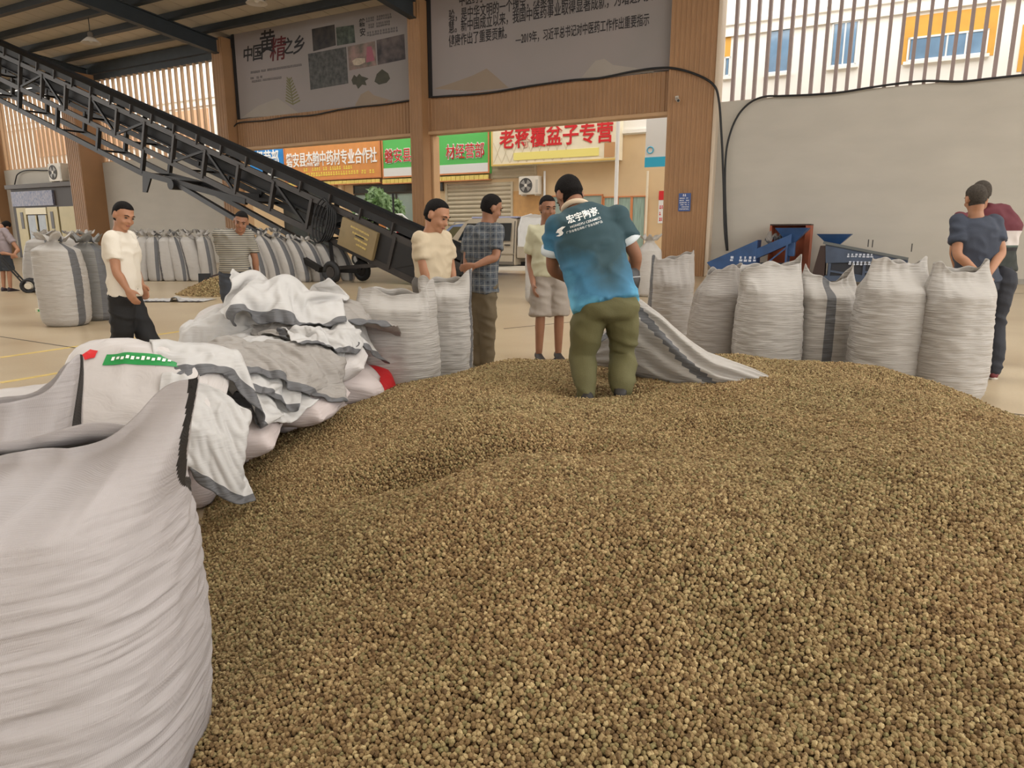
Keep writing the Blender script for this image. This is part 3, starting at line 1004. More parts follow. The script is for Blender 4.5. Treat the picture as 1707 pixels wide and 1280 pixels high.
# ------------------------------------------------------------------ woven sacks
def sack_material(name, col, trans=0.18, fine=True, weave=0.0, wr=0.85):
    m = bpy.data.materials.new(name)
    m.use_nodes = True
    nt = m.node_tree
    b = nt.nodes['Principled BSDF']
    c = srgb(col)
    b.inputs['Roughness'].default_value = 0.48
    b.inputs['Specular IOR Level'].default_value = 0.35
    tc = nt.nodes.new('ShaderNodeTexCoord')
    n = nt.nodes.new('ShaderNodeTexNoise')
    n.inputs['Scale'].default_value = 4
    nt.links.new(tc.outputs['Object'], n.inputs['Vector'])
    cr = nt.nodes.new('ShaderNodeValToRGB')
    cr.color_ramp.elements[0].color = (*[v * 0.9 for v in c], 1)
    cr.color_ramp.elements[1].color = (*[min(1, v * 1.06) for v in c], 1)
    nt.links.new(n.outputs['Fac'], cr.inputs[0])
    nt.links.new(cr.outputs[0], b.inputs['Base Color'])
    mp = nt.nodes.new('ShaderNodeMapping')
    mp.inputs['Scale'].default_value = (7, 7, 95)
    nt.links.new(tc.outputs['Object'], mp.inputs[0])
    n2 = nt.nodes.new('ShaderNodeTexNoise')
    n2.inputs['Scale'].default_value = 1.0
    n2.inputs['Detail'].default_value = 3
    nt.links.new(mp.outputs[0], n2.inputs['Vector'])
    h = n2.outputs['Fac']
    if weave:
        for ax, sc in (('Z', 1100.0), ('X', 1000.0)):
            w = nt.nodes.new('ShaderNodeTexWave')
            w.bands_direction = ax
            w.inputs['Scale'].default_value = sc / 6.28
            nt.links.new(tc.outputs['Object'], w.inputs['Vector'])
            ad = nt.nodes.new('ShaderNodeMath')
            ad.operation = 'MULTIPLY_ADD'
            ad.inputs[1].default_value = weave
            nt.links.new(w.outputs['Fac'], ad.inputs[0])
            nt.links.new(h, ad.inputs[2])
            h = ad.outputs[0]
    bp = nt.nodes.new('ShaderNodeBump')
    bp.inputs['Strength'].default_value = wr
    bp.inputs['Distance'].default_value = 0.012
    nt.links.new(h, bp.inputs['Height'])
    nt.links.new(bp.outputs[0], b.inputs['Normal'])
    t = nt.nodes.new('ShaderNodeBsdfTranslucent')
    t.inputs['Color'].default_value = (c[0], c[1] * 0.95, c[2] * 0.85, 1)
    mx = nt.nodes.new('ShaderNodeMixShader')
    mx.inputs[0].default_value = trans
    nt.links.new(b.outputs[0], mx.inputs[1])
    nt.links.new(t.outputs[0], mx.inputs[2])
    nt.links.new(mx.outputs[0], nt.nodes['Material Output'].inputs['Surface'])
    return m
M_sack = sack_material('woven_sack_white', (190, 185, 179))
M_sack_near = sack_material('woven_sack_near', (184, 178, 178), 0.15, weave=0.05, wr=0.4)
M_sack_grey = sack_material('woven_sack_grey', (172, 166, 160))
M_stripe = sack_material('woven_sack_stripe', (104, 104, 106), 0.1)
M_stripe_dk = sack_material('woven_sack_stripe_dark', (66, 62, 60), 0.1, weave=0.25)

def sstep(t):
    t = np.clip(t, 0, 1)
    return t * t * (3 - 2 * t)
def sack(label, loc, rz=0.0, r=0.27, ry=0.25, fill=0.78, top=1.02, topw=0.27, flat=0.05, lean=(0, 0), ears=(0.05, 0.05), dip=0.04, bow=0.0,
         stripes=((PI * 0.5, 0.1),), seed=1, nseg=84, nrow=84, mats=None, group=None, tied=False, fold=0.03, ripple=0.0055, cuff=0.0, name='woven_sack', sq=2.5, twist=0.0, tilt=0.0):
    """standing sack; local x runs along the flattened mouth, angle 0 = +x, -pi/2 faces -y (the viewer)"""
    mats = mats or [M_sack, M_stripe]
    root = thing(name, label, 'sack', loc, rz, group)
    th = np.arange(nseg) / nseg * 2 * PI
    v = np.linspace(0, 1, nrow)
    z0 = v * top
    T, Z = np.meshgrid(th, z0)
    c, s = np.cos(T), np.sin(T)
    se = (np.abs(c) ** sq + np.abs(s) ** sq) ** (-1 / sq)
    tt = np.clip((Z - fill) / max(1e-3, top - fill), 0, 1)
    prof = 0.90 + 0.10 * np.sin(PI * np.clip(Z / fill, 0, 1)) ** 0.8
    prof = prof * (1 - 0.22 * np.exp(-Z / 0.035))
    w = sstep(tt)
    if tied:
        k = np.interp(tt, [0, .35, .62, .72, 1.0], [0, .5, .95, 1.0, .8])
        RX = r * prof * (1 - k) + 0.075 * k + 0.03 * sstep((tt - .72) / .28)
        RY = ry * prof * (1 - k) + 0.07 * k + 0.03 * sstep((tt - .72) / .28)
        se = se * (1 - k) + k
    else:
        RX = r * prof * (1 - w) + topw * w
        RY = ry * prof * (1 - sstep(tt * 1.15)) + flat * sstep(tt * 1.15)
        se = se * (1 - w) + w
    X, Y = RX * c * se, RY * s * se
    # loose folds above the fill, tight horizontal wrinkles below
    P = np.c_[(np.cos(T) * 1.6).ravel(), (np.sin(T) * 1.6).ravel(), (Z * 2.2).ravel()] + seed * 7.3
    f1 = vnoise(P * 1.0, seed).reshape(T.shape)
    P2 = np.c_[(np.cos(T) * 4.2).ravel(), (np.sin(T) * 4.2).ravel(), (Z * 3.5).ravel()] + seed * 3.1
    f2 = 1 - 2 * np.abs(vnoise(P2, seed + 1)).reshape(T.shape)
    P3 = np.c_[(np.cos(T) * 2.4).ravel(), (np.sin(T) * 2.4).ravel(), (Z * 34).ravel()]
    rp = (1 - 2 * np.abs(vnoise(P3 + seed, seed + 2))).reshape(T.shape)
    P4 = np.c_[(np.cos(T) * 3.4 + Z * 1.2).ravel(), (np.sin(T) * 3.4).ravel(), (Z * 60).ravel()]
    rp = rp + 0.6 * (1 - 2 * np.abs(vnoise(P4 + seed, seed + 3))).reshape(T.shape)
    lo = sstep((Z - fill + 0.08) / 0.14)
    disp = f1 * 0.016 * (1 - lo) + rp * ripple * (1 - lo) * np.clip(Z / 0.05, 0, 1) + lo * (f1 * fold + f2 * fold * 0.55) * (1 - 0.5 * tt)
    X += disp * c
    Y += disp * s
    # a fabric crease where the loose cloth slumps over the fill
    Zf = Z.copy()
    if not tied:
        ear = ears[0] * np.clip(-c, 0, 1) ** 4 + ears[1] * np.clip(c, 0, 1) ** 4
        rim = ear - dip * np.clip(np.abs(s), 0, 1) ** 2 + 0.02 * np.sin(3 * T + seed) + 0.012 * np.sin(7 * T + 2 * seed) + tilt * c
        Zf = Zf + rim * sstep(tt)
        if cuff:
            fo = sstep((tt - 0.8) / 0.2)
            X += c * cuff * fo
            Y += s * cuff * fo
            Zf -= 0.5 * cuff * fo
    else:
        fl = sstep((tt - .72) / .28)
        X += fl * (0.06 * c * (1 + 0.7 * np.sin(5 * T + seed)) + 0.02 * f1)
        Y += fl * (0.055 * s * (1 + 0.7 * np.sin(4 * T + seed * 2)))
        Zf += fl * (0.05 * np.sin(5 * T + seed) + 0.04 * f2)
    q = (Zf / top)
    X += lean[0] * q ** 2 + bow * np.sin(PI * np.clip(q, 0, 1))
    Y += lean[1] * q ** 2
    if twist:
        a = twist * sstep(tt)
        X, Y = X * np.cos(a) - Y * np.sin(a), X * np.sin(a) + Y * np.cos(a)
    V = np.stack([X, Y, Zf], -1).reshape(-1, 3)
    b = MB()
    b.v = [tuple(p) for p in V]
    for i in range(nrow - 1):
        strip = np.zeros(nseg, int)
        for st in stripes:
            a, hw = st[0], st[1]
            if len(st) > 2:
                a = a + (st[2] - a) * float(sstep((z0[i] - fill * .82) / (top - fill * .82)))
            dd = np.abs((th + PI / nseg - a + PI) % (2 * PI) - PI)
            strip[dd < hw] = 1
        for k in range(nseg):
            b.f.append((i * nseg + k, i * nseg + (k + 1) % nseg, (i + 1) * nseg + (k + 1) % nseg, (i + 1) * nseg + k))
            b.mi.append(int(strip[k]))
    b.f.append(tuple(range(nseg - 1, -1, -1)))
    b.mi.append(0)
    o = b.build('sack_cloth', mats, root, True, fix=False)
    sd = o.modifiers.new('cloth', 'SOLIDIFY')
    sd.thickness = 0.003
    sd.offset = -1
    if tied:
        zt = fill + (top - fill) * 0.67
        q = (zt / top) ** 2
        cx, cy = lean[0] * q + bow * math.sin(PI * zt / top), lean[1] * q
        MB().tube([(cx + 0.082 * math.cos(a), cy + 0.078 * math.sin(a), zt + 0.004 * math.sin(2 * a)) for a in np.linspace(0, 2 * PI, 15)], 0.008, 6).build('tie_cord', mat('tie_cord', (206, 196, 170), 0.8), root)
    else:
        n = 20
        fb = MB()
        ring = [(r * .86 * math.cos(a) + lean[0] * .6, ry * .86 * math.sin(a) + lean[1] * .6, fill - 0.06) for a in np.linspace(0, 2 * PI, n, endpoint=False)]
        fb.add(ring + [(lean[0] * .6, lean[1] * .6, fill - 0.02)], [(k, (k + 1) % n, n) for k in range(n)])
        fb.build('berry_fill', M_berry_bed, root, True)
    return root
def at_ground(px, d):
    """floor point under picture column px at depth d"""
    p = atd(px, 400, d)
    f = math.cos(PITCH) * d + CAMZ * math.sin(PITCH)
    return Vector(((px - 853.5) / FPX * f, d, 0))

# --- the big sack in the foreground and the ones behind it
sack('huge white woven sack in the left foreground, nearest to the viewer', (-0.985, 1.30, 0), 0.06, r=0.308, ry=0.30, fill=0.74, top=0.85, lean=(0.03, 0.0), topw=0.335, flat=0.015,
     ears=(0.0, 0.085), dip=0.0, tilt=0.05, stripes=((0.95, 0.12, -0.2),), seed=3, nseg=200, nrow=190, mats=[M_sack_near, M_stripe_dk], fold=0.018, ripple=0.0042, sq=2.3)
sack('open white sack with raised dark-edged corner behind the huge foreground sack', (-1.60, 1.98, 0), 0.35, r=0.26, ry=0.25, fill=0.60, top=0.80, topw=0.30, flat=0.13,
     ears=(0.0, 0.12), dip=0.06, stripes=((0.1, 0.2), (PI, 0.2)), seed=5, nseg=110, nrow=90, mats=[M_sack_near, M_stripe_dk], fold=0.03)
sack('white sack with puckered mouth at the far left edge behind the foreground sack', (-1.98, 1.96, 0), -0.2, r=0.25, ry=0.24, fill=0.58, top=0.80, topw=0.16, flat=0.10,
     ears=(0.0, 0.03), dip=0.02, stripes=(), seed=6, nseg=96, nrow=80, mats=[M_sack_near, M_stripe], fold=0.035)

# --- row of open sacks behind the heap on the right
ROWG = 'open sacks in a row behind the heap'
sack('sack with dark torn side and upright flap beside the blue shirt man', at_ground(1113, 7.5), 0.1, r=0.235, ry=0.23, fill=0.72, top=1.04, topw=0.21, flat=0.10, ears=(-0.02, 0.07), dip=0.02,
     stripes=((PI * 1.05, 0.25),), seed=11, mats=[M_sack_grey, M_stripe], group=ROWG, fold=0.035)
sack('slumped round-topped sack, second in the row right of the blue shirt man', at_ground(1188, 6.35), -0.1, r=0.25, ry=0.25, fill=0.70, top=0.97, topw=0.15, flat=0.13, lean=(0.06, 0), ears=(-0.06, 0.02), dip=0.0,
     stripes=(), seed=12, mats=[M_sack_grey, M_stripe], group=ROWG, fold=0.03)
sack('broad sack with right mouth corner pulled up, third in the row', at_ground(1272, 5.95), 0.05, r=0.275, ry=0.26, fill=0.76, top=1.00, topw=0.26, flat=0.07, lean=(-0.01, 0), ears=(-0.03, 0.07), dip=-0.01,
     stripes=(), seed=13, group=ROWG, fold=0.028)
sack('sack with a wide grey vertical stripe and split ears, fourth in the row', at_ground(1364, 6.05), 0.0, r=0.262, ry=0.26, fill=0.72, top=0.93, topw=0.20, flat=0.07, lean=(0.0, 0), ears=(0.10, 0.06), dip=0.06,
     stripes=((PI * 1.42, 0.16),), seed=14, group=ROWG, fold=0.035)
sack('tall sack with squarish folded mouth, second from the right end of the row', at_ground(1466, 5.5), 0.0, r=0.262, ry=0.26, fill=0.80, top=1.05, topw=0.20, flat=0.07, lean=(0.035, 0), ears=(0.03, 0.02), dip=0.0,
     stripes=(), seed=15, group=ROWG, fold=0.03)
sack('sack with mouth sagging in the middle, rightmost of the row, before the navy shirt man', at_ground(1572, 5.3), 0.0, r=0.262, ry=0.26, fill=0.78, top=1.03, topw=0.20, flat=0.07, lean=(0.0, 0), ears=(0.02, 0.05), dip=0.035,
     stripes=(), seed=16, group=ROWG, fold=0.03)
sack('pale full sack standing far behind the blue shirt man', at_ground(1080, 14.6), 0.0, r=0.26, ry=0.25, fill=0.95, top=1.2, stripes=(), seed=17, nseg=40, nrow=44, tied=True)
# --- pair of sacks in front of the cream shirt man
sack('stout white sack standing at the left edge of the heap beside crumpled sacks', at_ground(668, 4.95), 0.05, r=0.285, ry=0.26, fill=0.73, top=0.88, topw=0.25, flat=0.12, ears=(0.02, 0.05), dip=0.02,
     stripes=(), seed=21, fold=0.035)
sack('white sack with grey edge stripe in front of the cream shirt man', at_ground(746, 5.45), 0.0, r=0.215, ry=0.24, fill=0.78, top=0.94, topw=0.20, flat=0.09, ears=(-0.02, 0.06), dip=0.03,
     stripes=((-0.35, 0.16),), seed=22, mats=[M_sack, M_stripe], fold=0.03)
sack('white sack standing between the plaid shirt man and pale shirt man', at_ground(897, 13.3), 0.0, r=0.25, ry=0.25, fill=0.95, top=1.15, stripes=(), seed=23, nseg=40, nrow=44, tied=True)

# --- full tied sacks further back
def back_sack(label, px, d, h, lean, stripes, seed, r=0.25, group=None, m=None, n=44):
    return sack(label, at_ground(px, d), 0.0, r=r, ry=r, fill=h * 0.86, top=h, lean=lean, stripes=stripes, seed=seed, nseg=n, nrow=n + 4, tied=True, group=group, mats=m or [M_sack, M_stripe])
back_sack('bulging pale sack with grey side stripe, nearest of those left of the walking man', 114, 9.85, 1.22, (-0.04, 0), ((-0.35, 0.22),), 31, 0.30, n=70)
back_sack('dark grey sack half hidden behind the walking man', 163, 10.5, 1.20, (-0.02, 0), ((-0.5, 0.25),), 32, 0.27, m=[sack_material('woven_sack_dull', (128, 126, 122)), M_stripe], n=60)
back_sack('pale sack leaning beside the hand trolley', 64, 16.9, 1.28, (0.25, 0), ((-0.2, 0.3),), 33, 0.27)
G1 = 'tied sacks standing behind the walking man'
for k, (px, d, lab) in enumerate(((90, 17.6, 'left'), (128, 18.6, 'middle'), (152, 18.8, 'right'))):
    back_sack('tied sack in front of the kiosk, %s one of the three' % lab, px, d, 1.32, (0.03, 0), ((PI * 1.2, 0.25),), 34 + k, 0.25, G1)
G2 = 'leaning sacks in the block left of the conveyor leg'
orders = ['leftmost', 'second from left', 'third from left', 'fourth from left', 'fifth from left', 'rightmost']
for k, px in enumerate((238, 262, 285, 306, 329, 350)):
    back_sack('tied sack in the front block behind the berry mound, %s' % orders[k], px, 19.6, 1.28, ((0.10, 0.02, -0.08, -0.2, -0.28, -0.12)[k], 0.05), (((-PI * 0.75, 0.22),), ((-PI * .3, 0.25),))[k % 2], 41 + k, 0.205, G2)
for k, px in enumerate((246, 272, 298, 322, 346)):
    back_sack('tied sack in the second line of the block behind the berry mound, %s' % orders[min(k, 4)], px, 20.9, 1.36, (-0.05, 0.0), ((-PI * .5, 0.2),), 51 + k, 0.205, G2, n=32)
G3 = 'sacks leaning in a row under the conveyor'
for k, px in enumerate((436, 460, 484, 508, 532, 556, 580)):
    back_sack('striped sack leaning under the conveyor, %s' % ['leftmost', 'second', 'third', 'fourth', 'fifth', 'sixth', 'rightmost'][k] + (' from left' if 0 < k < 6 else ''), px, 18.6 + .2 * k, 1.35 - .05 * k, (-0.38, 0.05), ((-PI * .28, 0.3),), 61 + k, 0.205, G3)
for k, px in enumerate((405, 428, 452, 476)):
    back_sack('sack in the rear line under the conveyor, %s from left' % ['first', 'second', 'third', 'fourth'][k], px, 20.6, 1.4, (-0.2, 0.0), ((-PI * .28, 0.3),), 71 + k, 0.2, G3, n=32)

# --- the sack being emptied by the man in the blue shirt
def poured_sack():
    root = thing('emptied_sack', 'white sack with grey stripe being emptied onto the heap by the blue shirt man', 'sack', (0, 0, 0))
    st = [  # px, top y, bottom y, depth, half thickness, stripe fraction
        (1298, 636, 645, 4.05, 0.02, 0.8), (1286, 629, 648, 4.07, 0.05, 0.8), (1255, 615, 652, 4.1, 0.10, 0.82), (1215, 600, 656, 4.13, 0.14, 0.80), (1180, 586, 655, 4.17, 0.16, 0.68),
        (1150, 566, 650, 4.22, 0.17, 0.52), (1120, 541, 643, 4.27, 0.17, 0.40), (1095, 520, 637, 4.32, 0.16, 0.29), (1072, 503, 630, 4.36, 0.14, 0.19), (1056, 494, 624, 4.38, 0.12, 0.13), (1040, 500, 618, 4.4, 0.11, 0.1), (1015, 545, 612, 4.42, 0.11, 0.1), (990, 568, 608, 4.45, 0.08, 0.1)]
    # resample
    A = np.array(st, float)
    u = np.linspace(0, len(st) - 1, 90)
    A = np.stack([np.interp(u, np.arange(len(st)), A[:, k]) for k in range(6)], 1)
    n = 64
    rings, smid = [], []
    for i, (px, ty, by, d, hw, sf) in enumerate(A):
        a, c = atd(px, ty, d), atd(px, by, d)
        rr = []
        for k in range(n):
            t = 2 * PI * k / n
            f = 0.5 - 0.5 * math.cos(t)                 # 0 top .. 1 bottom
            p = a.lerp(c, f)
            fold = 0.012 * math.sin(7 * f * PI + 0.12 * i) * min(1, i / 20) + 0.02 * mnoise.noise(Vector((i * 0.09, k * 0.35, 2.0))) * min(1, i / 15)
            rr.append(p + Vector((0, (-1 if k <= n // 2 else 1) * (hw * abs(math.sin(t)) ** 0.8) - fold * (1 if k <= n // 2 else 0), fold * 0.4)))
        rings.append(rr)
    b = MB()
    b.v = [tuple(p) for r in rings for p in r]
    for i in range(len(rings) - 1):
        for k in range(n):
            b.f.append((i * n + k, i * n + (k + 1) % n, (i + 1) * n + (k + 1) % n, (i + 1) * n + k))
            f = 0.5 - 0.5 * math.cos(2 * PI * (k + .5) / n)
            on = k <= n // 2 and abs(f - A[i][5]) < 0.085
            b.mi.append(1 if on else 0)
    b.f.append(tuple(range(n)))
    b.mi.append(0)
    o = b.build('sack_cloth', [M_sack, M_stripe], root, True)
    sd = o.modifiers.new('cloth', 'SOLIDIFY')
    sd.thickness = 0.004
    return root
poured_sack()

# --- heap of full bags and crumpled empty sacks
M_bag = sack_material('printed_bag', (202, 196, 193), 0.05, wr=0.55)
M_bag_pink = sack_material('printed_bag_pink', (196, 184, 181), 0.05, wr=0.55)
M_bag_red = sack_material('red_bag', (186, 22, 30), 0.05, wr=0.25)
M_pgreen = mat('green_print', (34, 140, 70), 0.5)
M_ppink = mat('pink_print', (202, 120, 128), 0.5, 0.1, 9)
BAGS = []
def bag(label, px, py, d, L=0.72, W=0.44, Hh=0.2, rz=0.0, tilt=(0, 0), m=None, seed=1, prints=(), name='filled_bag'):
    c = atd(px, py, d)
    root = thing(name, label, 'bag', c, rz)
    root.rotation_euler = (tilt[0], tilt[1], rz)
    nu, nv = 44, 40
    rn = np.random.default_rng(seed)
    U_ = np.linspace(0, 1, nu)
    b = MB()
    V = []
    for i in range(nu):
        u = U_[i] * 2 - 1
        e = max(0.0, 1 - abs(u) ** 3.2) ** 0.6
        for k in range(nv):
            t = 2 * PI * k / nv
            x = u * L / 2
            y = W / 2 * (0.86 + 0.14 * e) * np.sign(math.cos(t)) * abs(math.cos(t)) ** 0.8
            z = Hh / 2 * e * np.sign(math.sin(t)) * abs(math.sin(t)) ** 0.75
            V.append((x, y, z))
    V = np.array(V)
    nn = vnoise(V * 7 + seed * 5, seed)
    n2 = 1 - 2 * np.abs(vnoise(V * np.array([8, 15, 12]) + seed * 3, seed + 1))
    rad = V / np.maximum(np.linalg.norm(V, axis=1, keepdims=True), 1e-6)
    V = V + rad * (nn * 0.024 + n2 * 0.013)[:, None]
    b.v = [tuple(p) for p in V]
    for i in range(nu - 1):
        for k in range(nv):
            b.f.append((i * nv + k, i * nv + (k + 1) % nv, (i + 1) * nv + (k + 1) % nv, (i + 1) * nv + k))
            b.mi.append(0)
    b.f.append(tuple(range(nv - 1, -1, -1)))
    b.f.append(tuple((nu - 1) * nv + k for k in range(nv)))
    b.mi += [0, 0]
    o = b.build('bag_body', m or M_bag, root, True)
    if prints:
        bvh = BVHTree.FromPolygons([Vector(p) for p in b.v], b.f)
        for ip, (nm, pm, x0, x1, y0, y1) in enumerate(prints):
            g = MB()
            NX, NY = 26, 14
            P = []
            for i in range(NX + 1):
                for k in range(NY + 1):
                    x, y = x0 + (x1 - x0) * i / NX, y0 + (y1 - y0) * k / NY
                    h = bvh.ray_cast(Vector((x, y, 1)), Vector((0, 0, -1)))
                    P.append((x, y, (h[0].z if h[0] else 0) + 0.004 + (0.003 if ip else 0)))
            g.add(P, [(i * (NY + 1) + k, (i + 1) * (NY + 1) + k, (i + 1) * (NY + 1) + k + 1, i * (NY + 1) + k + 1) for i in range(NX) for k in range(NY)])
            g.build(nm, pm, root, True)
    BAGS.append((c.x, c.y, c.z, L, W, Hh, rz))
    return root, o
def bag_text(root, body_o, txt, size, x, y, m, rot=0.0, name='lettering'):
    o = text_mesh(name, txt, size, m, root, (0, 0, 0), (0, 0, 0), 0.0, 0.01 * size)
    me = o.data
    c = get_co(me)
    ca, sa = math.cos(rot), math.sin(rot)
    bvh = BVHTree.FromObject(body_o, bpy.context.evaluated_depsgraph_get())
    out = []
    for p in c:
        q = Vector((x + p[0] * ca - p[1] * sa, y + p[0] * sa + p[1] * ca, 1))
        h = bvh.ray_cast(q, Vector((0, 0, -1)))
        out.append((q.x, q.y, (h[0].z if h[0] else 0) + 0.007))
    set_co(me, out)
    return o
r_, o_ = bag('white printed bag with red seal and green label strip behind the foreground sack', 240, 655, 2.95, 0.66, 0.50, 0.24, 0.10, (0.75, 0.06), seed=2,
             prints=[('green_label', M_pgreen, -0.15, 0.16, 0.06, 0.12)] + [('label_mark', M_wht, -0.12 + 0.021 * k, -0.107 + 0.021 * k, 0.082 + 0.004 * (k % 2), 0.102 - 0.003 * (k % 3)) for k in range(12)])
bpy.context.view_layer.update()
g = MB()
for k in range(10):
    a0, a1 = k * PI / 5, (k + 1) * PI / 5
    ra, rb = (0.034, 0.026) if k % 2 else (0.026, 0.034)
    g.add([(-0.22, 0.12, 0), (-0.22 + ra * math.cos(a0), 0.12 + ra * math.sin(a0), 0), (-0.22 + rb * math.cos(a1), 0.12 + rb * math.sin(a1), 0)], [(0, 1, 2)])
sl = g.build('red_seal', M_red, r_)
bv = BVHTree.FromObject(o_, bpy.context.evaluated_depsgraph_get())
cc = get_co(sl.data)
set_co(sl.data, [(p[0], p[1], (bv.ray_cast(Vector((p[0], p[1], 1)), Vector((0, 0, -1)))[0] or Vector((0, 0, 0))).z + 0.006) for p in cc])
bag_specs = [
    ('pale pink bag with a green print corner in the middle of the bag stack', 440, 612, 3.85, 0.66, 0.44, 0.20, -0.35, (0.25, 0.1), M_bag, (('green_label', M_pgreen, 0.12, 0.26, -0.13, 0.17),)),
    ('pink-white bag under the green printed bag', 470, 665, 3.72, 0.66, 0.42, 0.20, -0.15, (0.2, 0.08), M_bag_pink, ()),
    ('pink printed bag between crumpled sacks and the green printed bag', 520, 605, 4.15, 0.62, 0.42, 0.18, 0.2, (0.25, -0.1), M_bag, (('pink_print', M_ppink, -0.16, 0.1, -0.1, 0.12),)),
    ('glossy pink bag near the red bag', 560, 633, 4.25, 0.6, 0.42, 0.2, 0.3, (0.15, 0.2), M_bag_pink, ()),
    ('pale bag lying lowest at the left of the stack beside the foreground sack', 345, 722, 3.2, 0.66, 0.42, 0.2, 0.1, (0.1, 0.0), M_bag_pink, (('green_label', M_pgreen, -0.2, 0.05, 0.02, 0.14),)),
    ('small pale bag at the foot of the stack touching the heap', 520, 690, 4.0, 0.55, 0.36, 0.16, 0.5, (0.1, 0.1), M_bag_pink, ()),
    ('bright red bag beside the stout white sack', 592, 640, 4.55, 0.5, 0.4, 0.24, 0.1, (0.2, 0.2), M_bag_red, ()),
    ('white bag lying at the left behind the foreground sacks', 92, 690, 3.0, 0.7, 0.45, 0.22, 0.1, (0.1, 0.0), M_bag, ()),
    ('white bag at the bottom of the printed bag stack', 200, 735, 2.95, 0.7, 0.45, 0.22, 0.2, (0.05, 0.0), M_bag, ()),
    ('white bag under the crumpled sacks at the back of the stack', 420, 545, 4.6, 0.75, 0.5, 0.3, 0.2, (0.1, 0.0), M_bag, ()),
    ('white bag half under the topmost crumpled sack', 520, 540, 4.75, 0.75, 0.5, 0.3, -0.2, (0.05, 0.0), M_bag, ()),
    ('white bag in the middle of the left stack', 330, 640, 3.6, 0.75, 0.5, 0.26, 0.1, (0.2, 0.0), M_bag, ()),
]
for i, (lab, px, py, d, L, W, Hh, rz, tilt, m, pr) in enumerate(bag_specs):
    bag(lab, px, py, d, L, W, Hh, rz, tilt, m, 3 + i, pr)
# lower layers of the stack that carry the bags above
low = [(-1.75, 3.15, .1), (-2.25, 3.2, .0), (-1.75, 3.65, .2), (-1.45, 4.1, .3), (-1.95, 4.25, .1), (-1.35, 4.6, .2), (-1.85, 4.75, -.1), (-2.2, 3.8, .1)]
k = 0
for z in (0.1, 0.28):
    for (x, y, rz) in low:
        k += 1
        root = thing('filled_bag', 'plain pale bag, number %d up from the floor inside the bag stack' % k, 'bag', (x + .05 * z, y, z), rz + z, 'plain bags at the bottom of the stack')
        root['label'] = 'plain pale bag at the bottom of the bag stack, under other bags'
        b = MB()
        b.bbox(-0.34, 0.34, -0.22, 0.22, -0.095, 0.095, 0.07)
        o = b.build('bag_body', M_bag_pink if k % 2 else M_bag, root, True)

# ---- cloth: crumpled empty sacks, relaxed with a small position-based solver over the bags
HX0, HY0, HRES = -3.2, 2.3, 0.02
HNX, HNY = 170, 180
gx, gy = np.meshgrid(HX0 + np.arange(HNX) * HRES, HY0 + np.arange(HNY) * HRES, indexing='ij')
HM = np.maximum(hpile(np.c_[gx.ravel(), gy.ravel()]), 0).reshape(HNX, HNY)
def raster(P, pad=0.0):
    """lift the height map to the points P (n,3)"""
    global HM
    T = np.full_like(HM, -1)
    i = np.round((P[:, 0] - HX0) / HRES).astype(int)
    k = np.round((P[:, 1] - HY0) / HRES).astype(int)
    ok = (i >= 1) & (i < HNX - 1) & (k >= 1) & (k < HNY - 1)
    np.maximum.at(T, (i[ok], k[ok]), P[ok, 2] + pad)
    D_ = T.copy()
    for dx in (-1, 0, 1):
        for dy in (-1, 0, 1):
            D_ = np.maximum(D_, np.roll(np.roll(T, dx, 0), dy, 1))
    T = np.where(T < 0, D_, T)
    HM = np.maximum(HM, T)
def soften():
    global HM
    B = HM.copy()
    for _ in range(2):
        B = (B + np.roll(B, 1, 0) + np.roll(B, -1, 0) + np.roll(B, 1, 1) + np.roll(B, -1, 1)) / 5
    HM = np.maximum(HM, B)
def support_height(P):
    x = np.clip((P[:, 0] - HX0) / HRES, 0, HNX - 1.01)
    y = np.clip((P[:, 1] - HY0) / HRES, 0, HNY - 1.01)
    i, k = x.astype(int), y.astype(int)
    fx, fy = x - i, y - k
    h = HM[i, k] * (1 - fx) * (1 - fy) + HM[i + 1, k] * fx * (1 - fy) + HM[i, k + 1] * (1 - fx) * fy + HM[i + 1, k + 1] * fx * fy
    out = (P[:, 0] < HX0) | (P[:, 0] > HX0 + HNX * HRES) | (P[:, 1] < HY0) | (P[:, 1] > HY0 + HNY * HRES)
    return np.where(out, 0.0, h)
bpy.context.view_layer.update()
for o in list(bpy.data.objects):
    if o.name.startswith('bag_body'):
        W_ = np.array(o.matrix_world)
        V_ = get_co(o.data)
        raster(V_ @ W_[:3, :3].T + W_[:3, 3])
soften()
M_cloth = sack_material('woven_sack_bright', (212, 210, 208), 0.2, wr=0.4)
EXTRA = []
